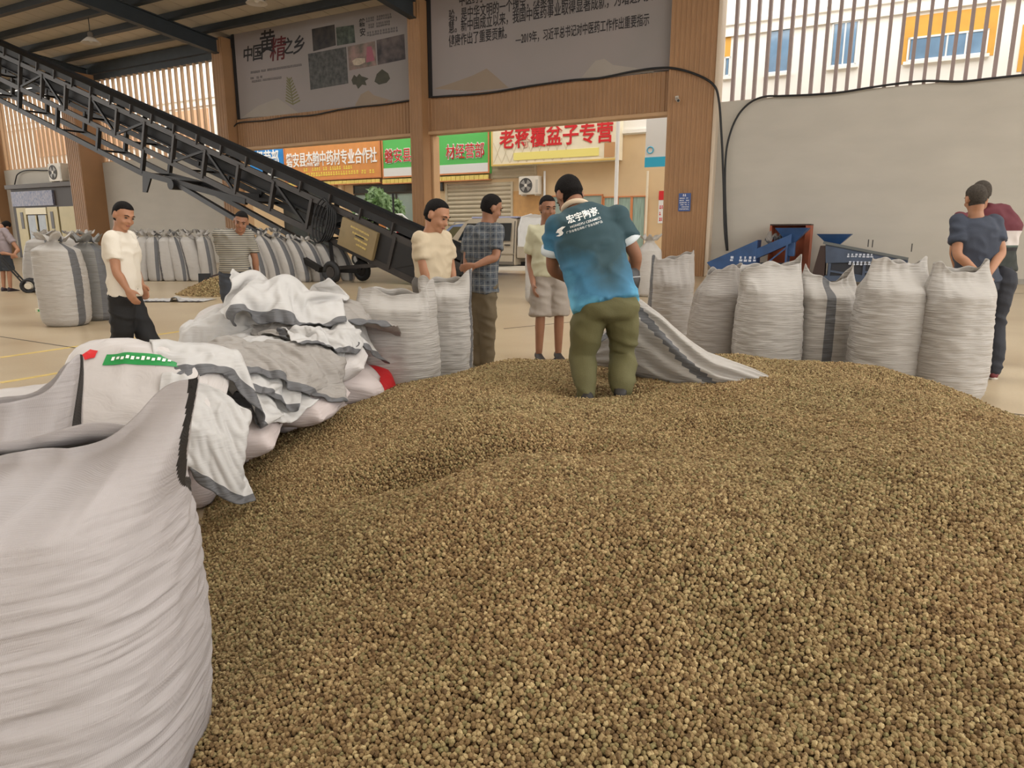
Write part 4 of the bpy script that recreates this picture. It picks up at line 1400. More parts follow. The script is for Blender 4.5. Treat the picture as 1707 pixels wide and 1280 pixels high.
def cloth(label, px, py, d, size=(0.62, 1.0), rz=0.0, comp=0.72, amp=0.10, seed=1, steps=34, z0=None, m=None, n=(30, 46), stripe='edge', name='empty_sack', hold=None, tilt=0.0):
    rn = np.random.default_rng(seed)
    c = atd(px, py, d)
    nu, nv = n
    u = np.linspace(-.5, .5, nu)
    v = np.linspace(-.5, .5, nv)
    Uu, Vv = np.meshgrid(u, v, indexing='ij')
    comp = comp * 0.93
    lx, ly = Vv * size[1] * comp, Uu * size[0] * comp
    ca, sa = math.cos(rz), math.sin(rz)
    X = np.zeros((nu, nv, 3))
    X[..., 0] = c.x + lx * ca - ly * sa
    X[..., 1] = c.y + lx * sa + ly * ca
    Q = np.c_[(Uu * 3).ravel(), (Vv * 3).ravel(), np.full(nu * nv, seed * 1.7)]
    amp = amp * 1.5
    nz = vnoise(Q * 1.2, seed) * amp + (1 - 2 * np.abs(vnoise(Q * 2.4, seed + 1))) * amp * 0.55 + vnoise(Q * 6, seed + 2) * amp * 0.22
    X[..., 2] = (c.z if z0 is None else z0) + nz.reshape(nu, nv) + tilt * Uu
    sup = support_height(X[..., :2].reshape(-1, 2)).reshape(nu, nv)
    X[..., 2] = np.maximum(X[..., 2], sup + 0.012)
    prev = X.copy()
    ru, rv = size[0] / (nu - 1), size[1] / (nv - 1)
    rd = math.hypot(ru, rv)
    def con(A, B, rest, k):
        dlt = B - A
        L = np.linalg.norm(dlt, axis=-1, keepdims=True) + 1e-9
        cor = dlt * ((L - rest) / L * 0.5 * k)
        A += cor
        B -= cor
    pin = None
    if hold is not None:
        pin = (hold, X[hold].copy())
    for st in range(steps):
        vel = (X - prev) * 0.93
        prev = X.copy()
        X = X + vel
        X[..., 2] -= 5.5 * 0.012 ** 2
        for it in range(7):
            for par in (0, 1):
                e = X[par:nu - 1:2]; f = X[par + 1:nu:2][:len(e)]; con(e, f, ru, 1)
                e = X[:, par:nv - 1:2]; f = X[:, par + 1:nv:2][:, :e.shape[1]]; con(e, f, rv, 1)
            con(X[:-1, :-1], X[1:, 1:], rd, 0.35)
            con(X[1:, :-1], X[:-1, 1:], rd, 0.35)
            for par in (0, 1, 2, 3):
                e = X[par:nu - 4:4]; f = X[par + 4:nu:4][:len(e)]
                if len(e): con(e[:len(f)], f, ru * 3.6, 0.07)
                e = X[:, par:nv - 4:4]; f = X[:, par + 4:nv:4][:, :e.shape[1]]
                if e.shape[1]: con(e[:, :f.shape[1]], f, rv * 3.6, 0.07)
        sup = support_height(X[..., :2].reshape(-1, 2)).reshape(nu, nv) + 0.01
        hit = X[..., 2] < sup
        X[..., 2] = np.where(hit, sup, X[..., 2])
        prev = np.where(hit[..., None], X - (X - prev) * 0.25, prev)
    root = thing(name, label, 'sack', (float(X[..., 0].mean()), float(X[..., 1].mean()), float(X[..., 2].min())))
    off = np.array(root.location)
    V = (X - off).reshape(-1, 3)
    b = MB()
    b.v = [tuple(p) for p in V]
    for i in range(nu - 1):
        for k in range(nv - 1):
            b.f.append((i * nv + k, (i + 1) * nv + k, (i + 1) * nv + k + 1, i * nv + k + 1))
            f = i / (nu - 1)
            b.mi.append(1 if (stripe == 'edge' and f < 0.09) or (stripe == 'end' and k > nv - 5) or (stripe == 'mid' and .44 < f < .54) else 0)
    o = b.build('sack_cloth', [m or M_cloth, M_stripe], root, True, fix=False)
    sb = o.modifiers.new('sub', 'SUBSURF')
    sb.levels = sb.render_levels = 1
    sd = o.modifiers.new('cloth', 'SOLIDIFY')
    sd.thickness = 0.004
    Xm = X.copy()
    for _ in range(2):
        a_ = np.empty((Xm.shape[0] * 2 - 1, Xm.shape[1], 3)); a_[::2] = Xm; a_[1::2] = (Xm[1:] + Xm[:-1]) / 2
        Xm = np.empty((a_.shape[0], a_.shape[1] * 2 - 1, 3)); Xm[:, ::2] = a_; Xm[:, 1::2] = (a_[:, 1:] + a_[:, :-1]) / 2
    raster(Xm.reshape(-1, 3), 0.006)
    return root
# slumped folded sacks inside the stack that carry the loose ones
for (x, y, z, rx, ry) in ((-1.46, 4.52, 0.98, 0.24, 0.22), (-1.2, 4.6, 0.74, 0.36, 0.28), (-1.75, 4.05, 0.62, 0.36, 0.3), (-1.78, 3.45, 0.66, 0.28, 0.22), (-0.98, 4.85, 0.74, 0.26, 0.2)):
    q = ((gx - x) / rx) ** 2 + ((gy - y) / ry) ** 2
    HM = np.maximum(HM, z * np.clip(1 - q, 0, 1) ** 0.4)
cloth('long cream sack with grey end lying at the left back of the bag stack', 372, 552, 4.3, (0.45, 0.9), -0.05, 0.85, 0.06, 85, stripe='end')
cloth('crumpled cream sack across the middle of the bag stack', 450, 565, 4.05, (0.62, 1.0), 0.1, 0.75, 0.12, 83)
cloth('crumpled sack drooping from the bag stack beside the stout standing sack', 560, 560, 4.35, (0.55, 0.7), 0.9, 0.75, 0.1, 84)
cloth('crumpled white sack in front of the topmost sack', 510, 535, 4.25, (0.5, 0.7), 0.5, 0.7, 0.12, 90, m=M_sack_grey)
cloth('flattened grey-white sack draped between the topmost sack and the stout standing sack', 565, 500, 4.7, (0.7, 1.0), -0.1, 0.8, 0.1, 82, m=M_sack_grey)
cloth('bright white sack draped over the printed bag with grey band', 312, 588, 3.6, (0.55, 0.9), 0.1, 0.76, 0.08, 86)
cloth('white sack slumped over the pale bags beside the foreground sack', 395, 650, 3.45, (0.55, 0.8), -0.3, 0.72, 0.13, 93)
cloth('bright white sack hanging down in front of the bag stack with grey hem', 372, 660, 3.2, (0.6, 0.75), 0.6, 0.72, 0.14, 87)
cloth('small crumpled white sack low on the front of the bag stack', 430, 705, 3.5, (0.42, 0.6), 0.4, 0.7, 0.12, 94)
cloth('dirty white sack spread at the foot of the stack along the heap', 470, 715, 3.65, (0.5, 0.9), 0.45, 0.75, 0.1, 88, m=M_sack_grey)
cloth('crumpled white sack between the pink bags near the red bag', 545, 625, 4.1, (0.4, 0.55), 0.7, 0.7, 0.11, 96)
cloth('white sack corner lying between foreground sack and heap', 352, 748, 2.8, (0.45, 0.5), 0.3, 0.8, 0.07, 89)
cloth('big crumpled white sack on top of the bag stack, topmost', 474, 462, 4.5, (0.85, 0.95), 0.3, 0.66, 0.17, 81)
cloth('flat empty sack with rolled grey edge lying on the floor by the berry mound', 292, 497, 13.6, (0.7, 1.5), 0.0, 0.82, 0.10, 91, z0=0.05)
# ------------------------------------------------------------------ banners
M_banner = mat('banner_print_ground', (146, 135, 132), 0.6, 0.06, 0.25, col2=(134, 128, 124))
M_pic = [mat('photo_print_%s' % n, a, 0.5, vscale=sc, col2=b) for n, a, b, sc in (
    ('night', (20, 18, 20), (60, 52, 46), 3), ('leaves', (28, 34, 28), (84, 92, 78), 5), ('thicket', (40, 40, 38), (86, 84, 80), 6), ('tray', (90, 84, 74), (150, 120, 112), 3), ('hands', (40, 32, 36), (96, 84, 80), 2.5))]
M_leafink = mat('leaf_print', (62, 60, 46), 0.6, 0.2, 4)
M_mount = mat('faint_mountain_print', (140, 122, 104), 0.6, 0.06, 0.6)
M_mount2 = mat('faint_mountain_pale_print', (152, 142, 132), 0.6, 0.06, 0.6)
BO = -0.06
def crop2(x, y):
    return fp(x / 3.97 + 380, y / 3.97, -BO * 0 + BO)
def banner(label, s0, s1, z0, z1):
    r = facade_thing('wall_banner_sheet', label, 'banner', (s0 + s1) / 2, BO, z0)
    b = MB()
    n = 40
    vs, fs = [], []
    for k in range(n + 1):
        x = s0 + (s1 - s0) * k / n - (s0 + s1) / 2
        zz = 0.03 * math.sin(k * 0.55) - 0.05 * math.sin(PI * k / n)
        vs += [(x, 0, zz), (x, 0, z1 - z0), (x, 0.03, zz), (x, 0.03, z1 - z0)]
    for k in range(n):
        a = 4 * k
        fs += [(a, a + 4, a + 5, a + 1), (a + 2, a + 3, a + 7, a + 6), (a, a + 2, a + 6, a + 4), (a + 1, a + 5, a + 7, a + 3)]
    fs += [(0, 1, 3, 2), (4 * n, 4 * n + 2, 4 * n + 3, 4 * n + 1)]
    b.add(vs, fs).build('banner_cloth', M_banner, r)
    MB().box(s0 - (s0 + s1) / 2 - 0.16, s0 - (s0 + s1) / 2, -0.03, 0.04, -0.05, z1 - z0).build('side_batten', M_black, r)
    return r, (s0 + s1) / 2, z0
b1, bs, bz = banner('left hall banner with photographs of plants and brush lettering', -19.85, -10.5, 6.17, 9.8)
def quad_on(root, s_c, z_c, pts, m, name, y=-0.006):
    P = [crop2(x, y_) for x, y_ in pts]
    poly = [(a - s_c, b - z_c) for a, b in P]
    return MB().prism(poly, y, y + 0.005).build(name, m, root)
for nm, m, pts in (('photo_print', M_pic[0], [(555, 193), (705, 162), (715, 300), (565, 340)]),
                   ('photo_print', M_pic[1], [(715, 182), (833, 165), (843, 282), (722, 303)]),
                   ('photo_print', M_pic[2], [(530, 357), (782, 310), (797, 552), (547, 595)]),
                   ('photo_print', M_pic[3], [(792, 308), (973, 272), (983, 432), (803, 467)]),
                   ('photo_print', M_pic[4], [(983, 266), (1166, 225), (1175, 392), (992, 430)])):
    quad_on(b1, bs, bz, pts, m, nm)
quad_on(b1, bs, bz, [(920, 310), (950, 305), (972, 400), (915, 415)], mat('pink_figure_print', (150, 86, 98), 0.6), 'photo_detail', -0.009)
quad_on(b1, bs, bz, [(822, 405), (850, 385), (905, 385), (910, 412), (870, 432), (835, 432)], mat('tray_print', (176, 160, 140), 0.6, 0.2, 9), 'photo_detail', -0.009)
quad_on(b1, bs, bz, [(970, 540), (985, 490), (1020, 458), (1060, 485), (1073, 520), (1050, 548), (1000, 560)], M_leafink, 'dark_leaf_print')
quad_on(b1, bs, bz, [(818, 530), (835, 495), (852, 510), (870, 488), (885, 505), (905, 510), (932, 520), (908, 535), (918, 565), (888, 560), (862, 588), (848, 560), (828, 560)], M_leafink, 'leafy_heap_print')
quad_on(b1, bs, bz, [(840, 700), (880, 625), (930, 598), (965, 630), (1100, 670), (1240, 650), (1240, 660), (900, 705)], M_mount, 'mountain_print', -0.004)
quad_on(b1, bs, bz, [(90, 780), (200, 700), (330, 650), (390, 690), (470, 750), (300, 770)], M_mount2, 'mountain_print', -0.004)
twig = MB()
for k in range(9):
    a = crop2(430 - k * 3, 690 - k * 19)
    for sgn in (-1, 1):
        c_ = crop2(430 - k * 3 + sgn * (48 - 4 * k), 690 - k * 19 - 26)
        twig.bar((a[0] - bs, -0.006, a[1] - bz), (c_[0] - bs, -0.006, c_[1] - bz), 0.05, 0.006, (0, 1, 0))
a, c_ = crop2(432, 695), crop2(405, 515)
twig.bar((a[0] - bs, -0.006, a[1] - bz), (c_[0] - bs, -0.006, c_[1] - bz), 0.04, 0.006, (0, 1, 0))
twig.build('plant_print', mat('olive_print', (112, 108, 70), 0.6), b1)
for ch, cx, cy, sz, col in (('中', 130, 365, 0.62, M_ink), ('国', 195, 355, 0.66, M_ink), ('黄', 255, 290, 0.95, M_ink), ('精', 327, 335, 0.95, mat('dark_red_ink', (88, 22, 26), 0.7)), ('之', 393, 315, 0.66, M_ink), ('乡', 468, 305, 0.72, M_ink)):
    p = crop2(cx, cy)
    text_mesh('brush_character', ch, sz, col, b1, (p[0] - bs, -0.008, p[1] - bz), (PI / 2, 0, 0), 0.002, 0.01, shear=0.15)
for (x0, x1, y, n) in ((150, 490, 460, 42), (150, 230, 512, 10), (150, 365, 525, 26)):
    p, q = crop2(x0, y + 12), crop2(x1, y - 22 if n > 40 else y - 8)
    fr = fake_row(b1, p[0] - bs, q[0] - bs, (p[1] + q[1]) / 2 - bz, 0.09, mat('grey_ink', (104, 98, 98), 0.7), n, x0 + n)
for ch, cx, cy in (('磐', 888, 155), ('安', 892, 217)):
    p = crop2(cx, cy)
    text_mesh('brush_character', ch, 0.3, M_ink, b1, (p[0] - bs, -0.008, p[1] - bz), (PI / 2, 0, 0), 0.002, 0.004)
for (x0, x1, y) in ((915, 1085, 117), (918, 1075, 162), (920, 1130, 208)):
    p, q = crop2(x0, y + 18), crop2(x1, y - 14)
    fake_row(b1, p[0] - bs, q[0] - bs, (p[1] + q[1]) / 2 - bz, 0.17, mat('grey_ink', (104, 98, 98), 0.7), 12, y)

b2, bs2, bz2 = banner('right hall banner with lines of printed text above the big gateway', -9.72, -0.9, 6.17, 9.8)
def crop3(x, y):
    return fp(x / 3.414 + 700, y / 3.414, BO)
def text_line(txt, c0, c1, size):
    p, q = crop3(*c0), crop3(*c1)
    o = glyphs(b2, txt, p[0] - bs2, q[0] - bs2, (p[1] + q[1]) / 2 - bz2, size, M_ink, 0.008, ex=0.002, name='printed_text')
    o.location.y = -0.008
text_line('中医药学包含着中华民族几千年的健康养生理念及其实践经', (225, 20), (1330, -215), 0.42)
text_line('验，是中华文明的一个瑰宝，凝聚着中国人民和中华民族的博大智', (165, 112), (1330, -125), 0.42)
text_line('慧。新中国成立以来，我国中医药事业取得显著成就，为增进人民', (165, 172), (1330, -40), 0.42)
text_line('健康作出了重要贡献。', (165, 238), (495, 192), 0.42)
text_line('—2019年，习近平总书记对中医药工作作出重要指示', (545, 230), (1305, 112), 0.38)
for m, pts in ((M_mount, [(80, 505), (190, 470), (300, 430), (380, 390), (440, 440), (505, 500), (300, 520)]), (M_mount2, [(920, 440), (1000, 345), (1050, 335), (1100, 370), (1330, 400), (1330, 410), (1000, 445)])):
    P = [crop3(*p) for p in pts]
    MB().prism([(a - bs2, b - bz2) for a, b in P], -0.004, 0.001).build('mountain_print', m, b2)

# cables along the banners and the wall
def cable(label, pts, out, r=0.03, name='power_cable'):
    P = []
    for i, (x, y) in enumerate(pts):
        s, z = fp(x, y, out[i] if hasattr(out, '__len__') else out)
        P.append(FM @ Vector((s, out[i] if hasattr(out, '__len__') else out, z)))
    # smooth through the points
    Q = []
    for i in range(len(P) - 1):
        p0, p1, p2, p3 = P[max(i - 1, 0)], P[i], P[i + 1], P[min(i + 2, len(P) - 1)]
        for k in range(8):
            t = k / 8
            Q.append(0.5 * ((2 * p1) + (p2 - p0) * t + (2 * p0 - 5 * p1 + 4 * p2 - p3) * t * t + (3 * p1 - p0 - 3 * p2 + p3) * t ** 3))
    Q.append(P[-1])
    o = MB().tube(Q, r, 8).build(name, M_black, None, True)
    return tag(o, label, 'cable')
cable('black cable draped below the left hall banner', [(383, 222), (392, 209), (402, 204), (440, 201), (480, 195), (520, 192), (565, 183), (600, 178), (640, 174), (693, 166)], -0.2, 0.028)
cable('black cable draped below the right hall banner and down the column side', [(718, 162), (780, 158), (820, 154), (880, 144), (950, 134), (1000, 130), (1050, 120), (1090, 114), (1124, 114), (1160, 124), (1188, 140), (1198, 165), (1203, 230), (1206, 300), (1208, 380), (1212, 418)],
      [-0.2] * 8 + [-0.42, -0.45, -0.45, -0.42, -0.4, -0.4, -0.4, -0.4], 0.034)
cable('black cable along the top of the white right wall', [(1213, 418), (1209, 330), (1210, 260), (1218, 220), (1232, 190), (1252, 170), (1275, 161), (1300, 160), (1350, 158), (1400, 154), (1450, 146), (1500, 139), (1545, 135), (1600, 136), (1650, 131), (1707, 125), (1760, 122)], -0.12, 0.03)
cable('thin cable hanging over the far left wall by the kiosk', [(22, 320), (26, 300), (30, 290), (45, 284), (80, 284), (115, 280), (150, 272)], -0.15, 0.03)

# notice and camera on the column
s0, s1, z0, z1 = rect(1131, 322, 1151, 352, -0.38)
r = facade_thing('notice_board', 'small blue notice with white lines on the tan column', 'notice', (s0 + s1) / 2, -0.36, z0)
W = (s1 - s0) / 2
MB().bbox(-W, W, -0.02, 0, 0, z1 - z0, 0.006).build('plate', mat('notice_blue', (62, 86, 140), 0.5), r)
for k in range(6):
    o = fake_row(r, -W * .8, W * .8, (z1 - z0) * (0.12 + 0.12 * k), 0.03, M_wht, 9, 30 + k)
    o.location.y = -0.02
o = fake_row(r, -W * .3, W * .3, (z1 - z0) * .88, .07, M_wht, 2, 39)
o.location.y = -.02
s, z = fp(1128, 168, -0.4)
r = facade_thing('wall_camera', 'small security camera on the tan column above the gateway', 'camera', s, -0.36, z)
MB().bbox(-0.05, 0.05, -0.06, 0, 0.02, 0.14, 0.01).build('mount', mat('camera_grey', (190, 180, 168), 0.5), r)
MB().cyl((0, -0.05, 0.05), (0.12, -0.28, -0.04), 0.05, 12).build('barrel', mat('camera_grey', (190, 180, 168), 0.5), r)
MB().cyl((0.117, -0.275, -0.038), (0.124, -0.288, -0.043), 0.04, 12).build('lens', M_black, r)

# hanging high-bay lamps
def lamp(label, px, py, z):
    rr = ray(px, py)
    p = CO + rr * ((z - CAMZ) / rr.z)
    r = thing('pendant_lamp', label, 'lamp', p)
    prof = [(0.05, 0.42), (0.09, 0.38), (0.1, 0.22), (0.14, 0.18), (0.36, 0.0), (0.37, 0.0), (0.15, 0.2)]
    rings = [[(a * math.cos(t), a * math.sin(t), h) for t in np.linspace(0, 2 * PI, 20, endpoint=False)] for a, h in prof[3:]]
    MB().loft(rings, False).build('lamp_shade', mat('lamp_enamel', (196, 186, 172), 0.4), r, True)
    rings = [[(a * math.cos(t), a * math.sin(t), h) for t in np.linspace(0, 2 * PI, 20, endpoint=False)] for a, h in prof[:4]]
    MB().loft(rings, True).build('lamp_body', mat('lamp_housing', (120, 110, 100), 0.4), r, True)
    MB().cyl((0, 0, 0.42), (0, 0, 1.1), 0.015, 6).build('rod', M_steel_dark, r)
    MB().ball((0, 0, 0.1), 0.09).build('bulb', mat('lamp_glass', (220, 216, 206), 0.2), r, True)
lamp('hanging dome lamp under the roof above the conveyor', 152, 72, 8.7)
lamp('hanging dome lamp at the top edge above the left banner', 428, 6, 9.1)

# ------------------------------------------------------------------ long inclined belt conveyor
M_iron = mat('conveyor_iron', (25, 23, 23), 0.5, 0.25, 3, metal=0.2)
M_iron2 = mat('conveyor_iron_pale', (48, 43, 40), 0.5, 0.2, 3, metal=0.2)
M_belt = mat('conveyor_belt', (18, 17, 18), 0.7, 0.2, 2)
M_cbox = mat('control_box_paint', (126, 108, 74), 0.5, 0.12, 2)
TA, TB = atd(782, 442, 17.0), atd(0, 85, 28.0)
ca = (TB - TA).normalized()
cb = ca.cross(Vector((0, 0, 1))).normalized()            # horizontal, across the belt
if cb.y < 0:
    cb = -cb                                             # away from the viewer
cc_ = cb.cross(ca).normalized()
if cc_.z < 0:
    cc_ = -cc_
CW = 0.95
conv = thing('belt_conveyor', 'long dark inclined belt conveyor on a wheeled truss frame', 'conveyor', (TA.x, TA.y, 0))
LT = (TB - TA).length
def C(t, w, h):
    return TA + ca * t + cb * w + cc_ * h - Vector(conv.location)
LEN = LT + 3.0
for w in (0.0, CW):
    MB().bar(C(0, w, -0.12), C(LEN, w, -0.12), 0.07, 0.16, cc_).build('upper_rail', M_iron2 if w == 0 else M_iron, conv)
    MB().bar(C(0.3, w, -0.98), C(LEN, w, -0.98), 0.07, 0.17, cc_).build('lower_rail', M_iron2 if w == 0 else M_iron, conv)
    t = 0.8
    k = 0
    while t < LEN:
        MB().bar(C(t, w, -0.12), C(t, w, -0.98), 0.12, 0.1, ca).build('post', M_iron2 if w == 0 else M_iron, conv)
        if k % 3 != 1:
            MB().bar(C(t, w, -0.95 if k % 2 else -0.15), C(min(t + 1.55, LEN), w, -0.15 if k % 2 else -0.95), 0.07, 0.07, cc_).build('brace', M_iron, conv)
        t += 1.55
        k += 1
MB().bar(C(-0.1, CW / 2, 0.10), C(LEN, CW / 2, 0.10), CW - 0.12, 0.03, cc_).build('belt', M_belt, conv)
MB().bar(C(-0.1, CW / 2, -0.55), C(LEN, CW / 2, -0.55), CW - 0.12, 0.03, cc_).build('return_belt', M_belt, conv)
MB().bar(C(0.4, CW / 2, -0.45), C(LEN, CW / 2, -0.45), CW - 0.35, 0.34, cc_).build('belt_trough', M_belt, conv)
for w in (0.02, CW - 0.02):
    MB().bar(C(-0.2, w, 0.1), C(LEN, w, 0.1), 0.03, 0.18, cc_).build('belt_skirt', M_belt, conv)
rm = None
k = 0
t = 0.2
while t < LEN:
    MB().cyl(C(t, 0.03, 0.02), C(t, CW - 0.03, 0.02), 0.05, 10).build('roller', M_iron2, conv)
    MB().bar(C(t, -0.03, -0.1), C(t, -0.03, 0.2), 0.07, 0.05, ca).build('idler_bracket', M_iron2, conv)
    t += 1.15
t = 1.6
while t < LEN:
    MB().bar(C(t, 0, -0.98), C(t, CW, -0.98), 0.06, 0.06).build('cross_member', M_iron, conv)
    t += 3.1
# lower boom under the raised part
def near_t(px):
    best = min(np.linspace(0, LEN, 400), key=lambda q: abs((853.5 + FPX * (lambda v: v.x / (v.y * math.cos(PITCH) - (v.z - CAMZ) * math.sin(PITCH)))(TA + ca * q)) - px))
    return float(best)
tk = near_t(245)
for w in (0.0, CW):
    MB().bar(C(tk, w, -1.75), C(LEN, w, -1.75), 0.1, 0.17, cc_).build('boom_rail', M_iron, conv)
    MB().bar(C(tk, w, -1.75), C(near_t(420), w, -1.05), 0.1, 0.17, cc_).build('boom_rail', M_iron, conv)
    t = tk
    while t < LEN:
        MB().bar(C(t, w, -1.0), C(t, w, -1.75), 0.12, 0.12, ca).build('boom_post', M_iron, conv)
        t += 2.6
t = tk
while t < LEN:
    MB().bar(C(t, 0, -1.75), C(t, CW, -1.75), 0.06, 0.06).build('cross_member', M_iron, conv)
    t += 2.6
MB().add([C(tk - .5, 0.0, -1.62), C(tk, 0.0, -1.72), C(tk - 0.1, 0.0, -2.35), C(tk - .3, 0.0, -2.3), C(tk - .5, 0.06, -1.62), C(tk, 0.06, -1.72), C(tk - 0.1, 0.06, -2.35), C(tk - .3, 0.06, -2.3)],
         [(0, 1, 2, 3), (7, 6, 5, 4), (0, 4, 5, 1), (1, 5, 6, 2), (2, 6, 7, 3), (3, 7, 4, 0)]).build('bracket_plate', M_iron, conv)
# folding legs and wheels
W0 = Vector(conv.location)
def G_(px, py, dd):
    return atd(px, py, dd) - W0
ax = atd(598, 462, 19.2)
t1, t2 = near_t(300), near_t(600)
for w in (0.05, CW - 0.05):
    base = Vector((ax.x - 0.6, ax.y, 0.35)) + cb * (w - CW / 2) * 1.3 - W0
    MB().bar(C(t1, w, -1.55), base, 0.14, 0.14).build('leg', M_iron, conv)
    MB().bar(C(t2 - .9, w, -1.05), base + Vector((-1.3, 0.9, -0.1)), 0.1, 0.1).build('leg', M_iron2, conv)
    MB().bar(C(near_t(560), w, -1.0), base + Vector((0.4, -.3, 0)), 0.1, 0.1).build('leg', M_iron, conv)
    MB().bar(C(near_t(400), w, -1.0), C(t1 - .3, w, -1.6), 0.1, 0.1).build('leg_link', M_iron, conv)
    for dx in (-1.3, 0.35):
        c0 = Vector((ax.x - 0.6 + dx, ax.y - dx * .69, 0.3)) + cb * (w - CW / 2) * 1.35 - W0
        wr_ = MB()
        wr_.tube([c0 + Vector((ca.x, ca.y, 0)).normalized() * 0.22 * math.cos(a) + Vector((0, 0, 0.22)) * math.sin(a) for a in np.linspace(0, 2 * PI, 21)], 0.078, 8)
        wh = wr_.build('wheel', M_black, conv, True)
        wr2 = MB().cyl(c0 - cb * 0.05, c0 + cb * 0.05, 0.15, 16)
        h_ = wr2.build('wheel_hub', M_iron2, wh)
MB().bar(Vector((ax.x - 2.0, ax.y + .95, 0.32)) - W0, Vector((ax.x + 0.1, ax.y - .45, 0.32)) - W0, 0.12, 0.12).build('chassis_beam', M_iron, conv)
MB().cyl(C(t1, -0.15, -1.6), C(t1, CW + .15, -1.6), 0.16, 14).build('pivot_drum', M_iron, conv)
MB().cyl(C(0.1, 0.02, 0.0), C(0.1, CW - 0.02, 0.0), 0.13, 16).build('tail_drum', M_iron, conv)
MB().add([C(0.0, -0.02, -0.2), C(2.9, -0.02, -0.2), C(2.9, -0.02, -1.0), C(1.2, -0.02, -1.05), C(0.0, CW, -0.2), C(2.9, CW, -0.2), C(2.9, CW, -1.0), C(1.2, CW, -1.05)],
         [(0, 1, 2, 3), (7, 6, 5, 4), (0, 4, 5, 1), (1, 5, 6, 2), (2, 6, 7, 3), (3, 7, 4, 0)]).build('tail_housing', M_iron, conv)
# motor box and coil of cable
ta, tb = near_t(638), near_t(578)
bx = MB()
P = [C(ta, -0.12, -0.2), C(tb, -0.12, -0.2), C(tb, -0.12, -0.95), C(ta, -0.12, -0.95), C(ta, 0.25, -0.2), C(tb, 0.25, -0.2), C(tb, 0.25, -0.95), C(ta, 0.25, -0.95)]
bx.add(P, [(0, 1, 2, 3), (7, 6, 5, 4), (0, 4, 5, 1), (1, 5, 6, 2), (2, 6, 7, 3), (3, 7, 4, 0)])
cbox = bx.build('control_box', M_cbox, conv)
tm = (ta + tb) / 2
MB().bar(C(tm - .25, -0.135, -0.5), C(tm + .05, -0.135, -0.5), 0.03, 0.03).build('box_handle', M_black, cbox)
for k in range(4):
    MB().bar(C(ta + .25, -0.127, -0.35 - .13 * k), C(tb - .35 - .1 * k, -0.127, -0.33 - .13 * k), 0.006, 0.05, cc_).build('worn_lettering', mat('worn_yellow_paint', (168, 146, 86), 0.6, 0.3, 20), cbox)
for k in range(5):
    tt = near_t(562) + 0.08 * k
    MB().tube([C(tt + 0.18 * math.sin(a) * (1 + .1 * k), -0.1 - .02 * k, -0.55 + (0.42 + .05 * k) * math.cos(a)) for a in np.linspace(0, 2 * PI, 17)], 0.022, 6).build('cable_coil', M_black, conv, True)

# ------------------------------------------------------------------ two blue feeder machines by the wall
M_mblue = mat('machine_blue', (40, 72, 116), 0.45, 0.2, 3)
M_mblue2 = mat('machine_slate', (66, 78, 98), 0.45, 0.2, 3)
M_rust = mat('rust_orange_panel', (150, 74, 44), 0.6, 0.18, 3)
M_dkbrown = mat('dark_brown_panel', (52, 34, 28), 0.6)
MO = -1.6
def mp_(x, y, out=MO):
    return fp(x, y, out)
def hopper(b, cx, cy, zt, zb, wt, wb, dt, db):
    t = [(cx - wt, cy - dt, zt), (cx + wt, cy - dt, zt), (cx + wt, cy + dt, zt), (cx - wt, cy + dt, zt)]
    l = [(cx - wb, cy - db, zb), (cx + wb, cy - db, zb), (cx + wb, cy + db, zb), (cx - wb, cy + db, zb)]
    ti = [(x * .96 + cx * .04, y * .96 + cy * .04, z + .001) for x, y, z in t]
    li = [(x * .9 + cx * .1, y * .9 + cy * .1, z + .03) for x, y, z in l]
    b.add(l + t + ti + li, [(0, 1, 5, 4), (1, 2, 6, 5), (2, 3, 7, 6), (3, 0, 4, 7), (4, 5, 9, 8), (5, 6, 10, 9), (6, 7, 11, 10), (7, 4, 8, 11), (8, 9, 13, 12), (9, 10, 14, 13), (10, 11, 15, 14), (11, 8, 12, 15), (0, 3, 2, 1), (12, 13, 14, 15)])
# machine A
s_l, z_l = mp_(1182, 437)
s_m, z_m = mp_(1262, 415)
s_r, z_r = mp_(1322, 393)
A0 = (s_l + s_r) / 2
ma = facade_thing('feeder_machine', 'blue feeder machine with rising trough and rust-orange panel by the wall', 'machine', A0, MO, 0)
MB().prism([(s_l - A0, z_l), (s_m - A0 + .05, z_m + .25), (s_m - A0 + .05, z_m - .42), (s_l - A0 + .25, z_l - .25)], -0.3, 0.3).build('trough', M_mblue, ma)
MB().prism([(s_m - A0 + .05, z_m + .02), (s_r - A0, z_r + .05), (s_r - A0, z_r - .2), (s_m - A0 + .05, z_m - .25)], -0.28, 0.28).build('upper_trough', M_mblue, ma)
hb = MB()
hs, hz_ = mp_(1322, 380)
hopper(hb, hs - A0, 0, hz_, hz_ - .38, .42, .1, .35, .12)
hb.build('hopper', M_mblue, ma)
MB().bbox(hs - A0 - .1, hs - A0 + .1, -.1, .1, z_r - .55, hz_ - .36, .02).build('chute', M_mblue, ma)
for (sx, zt) in ((s_l - A0 + .6, z_l - .2), (s_m - A0, z_m - .3), (s_r - A0 - .1, z_r - .15)):
    for y in (-.25, .25):
        MB().bar((sx, y, 0), (sx, y, zt), .05, .05).build('leg', M_mblue, ma)
for sgn in (0, 1):
    MB().bar((s_m - A0, -.25, .2 if sgn else z_m - .4), (s_r - A0 - .1, -.25, z_r - .3 if sgn else .2), .04, .04).build('brace', M_mblue, ma)
MB().bbox(s_m - A0 + .1, s_r - A0 - .1, -.2, .2, .15, .5, .03).build('motor_case', mat('machine_dark', (38, 40, 48), 0.5), ma)
MB().box(s_m - A0 + .1, s_r - A0 + .3, -.3, .3, 0.05, .12).build('base_frame', M_mblue, ma)
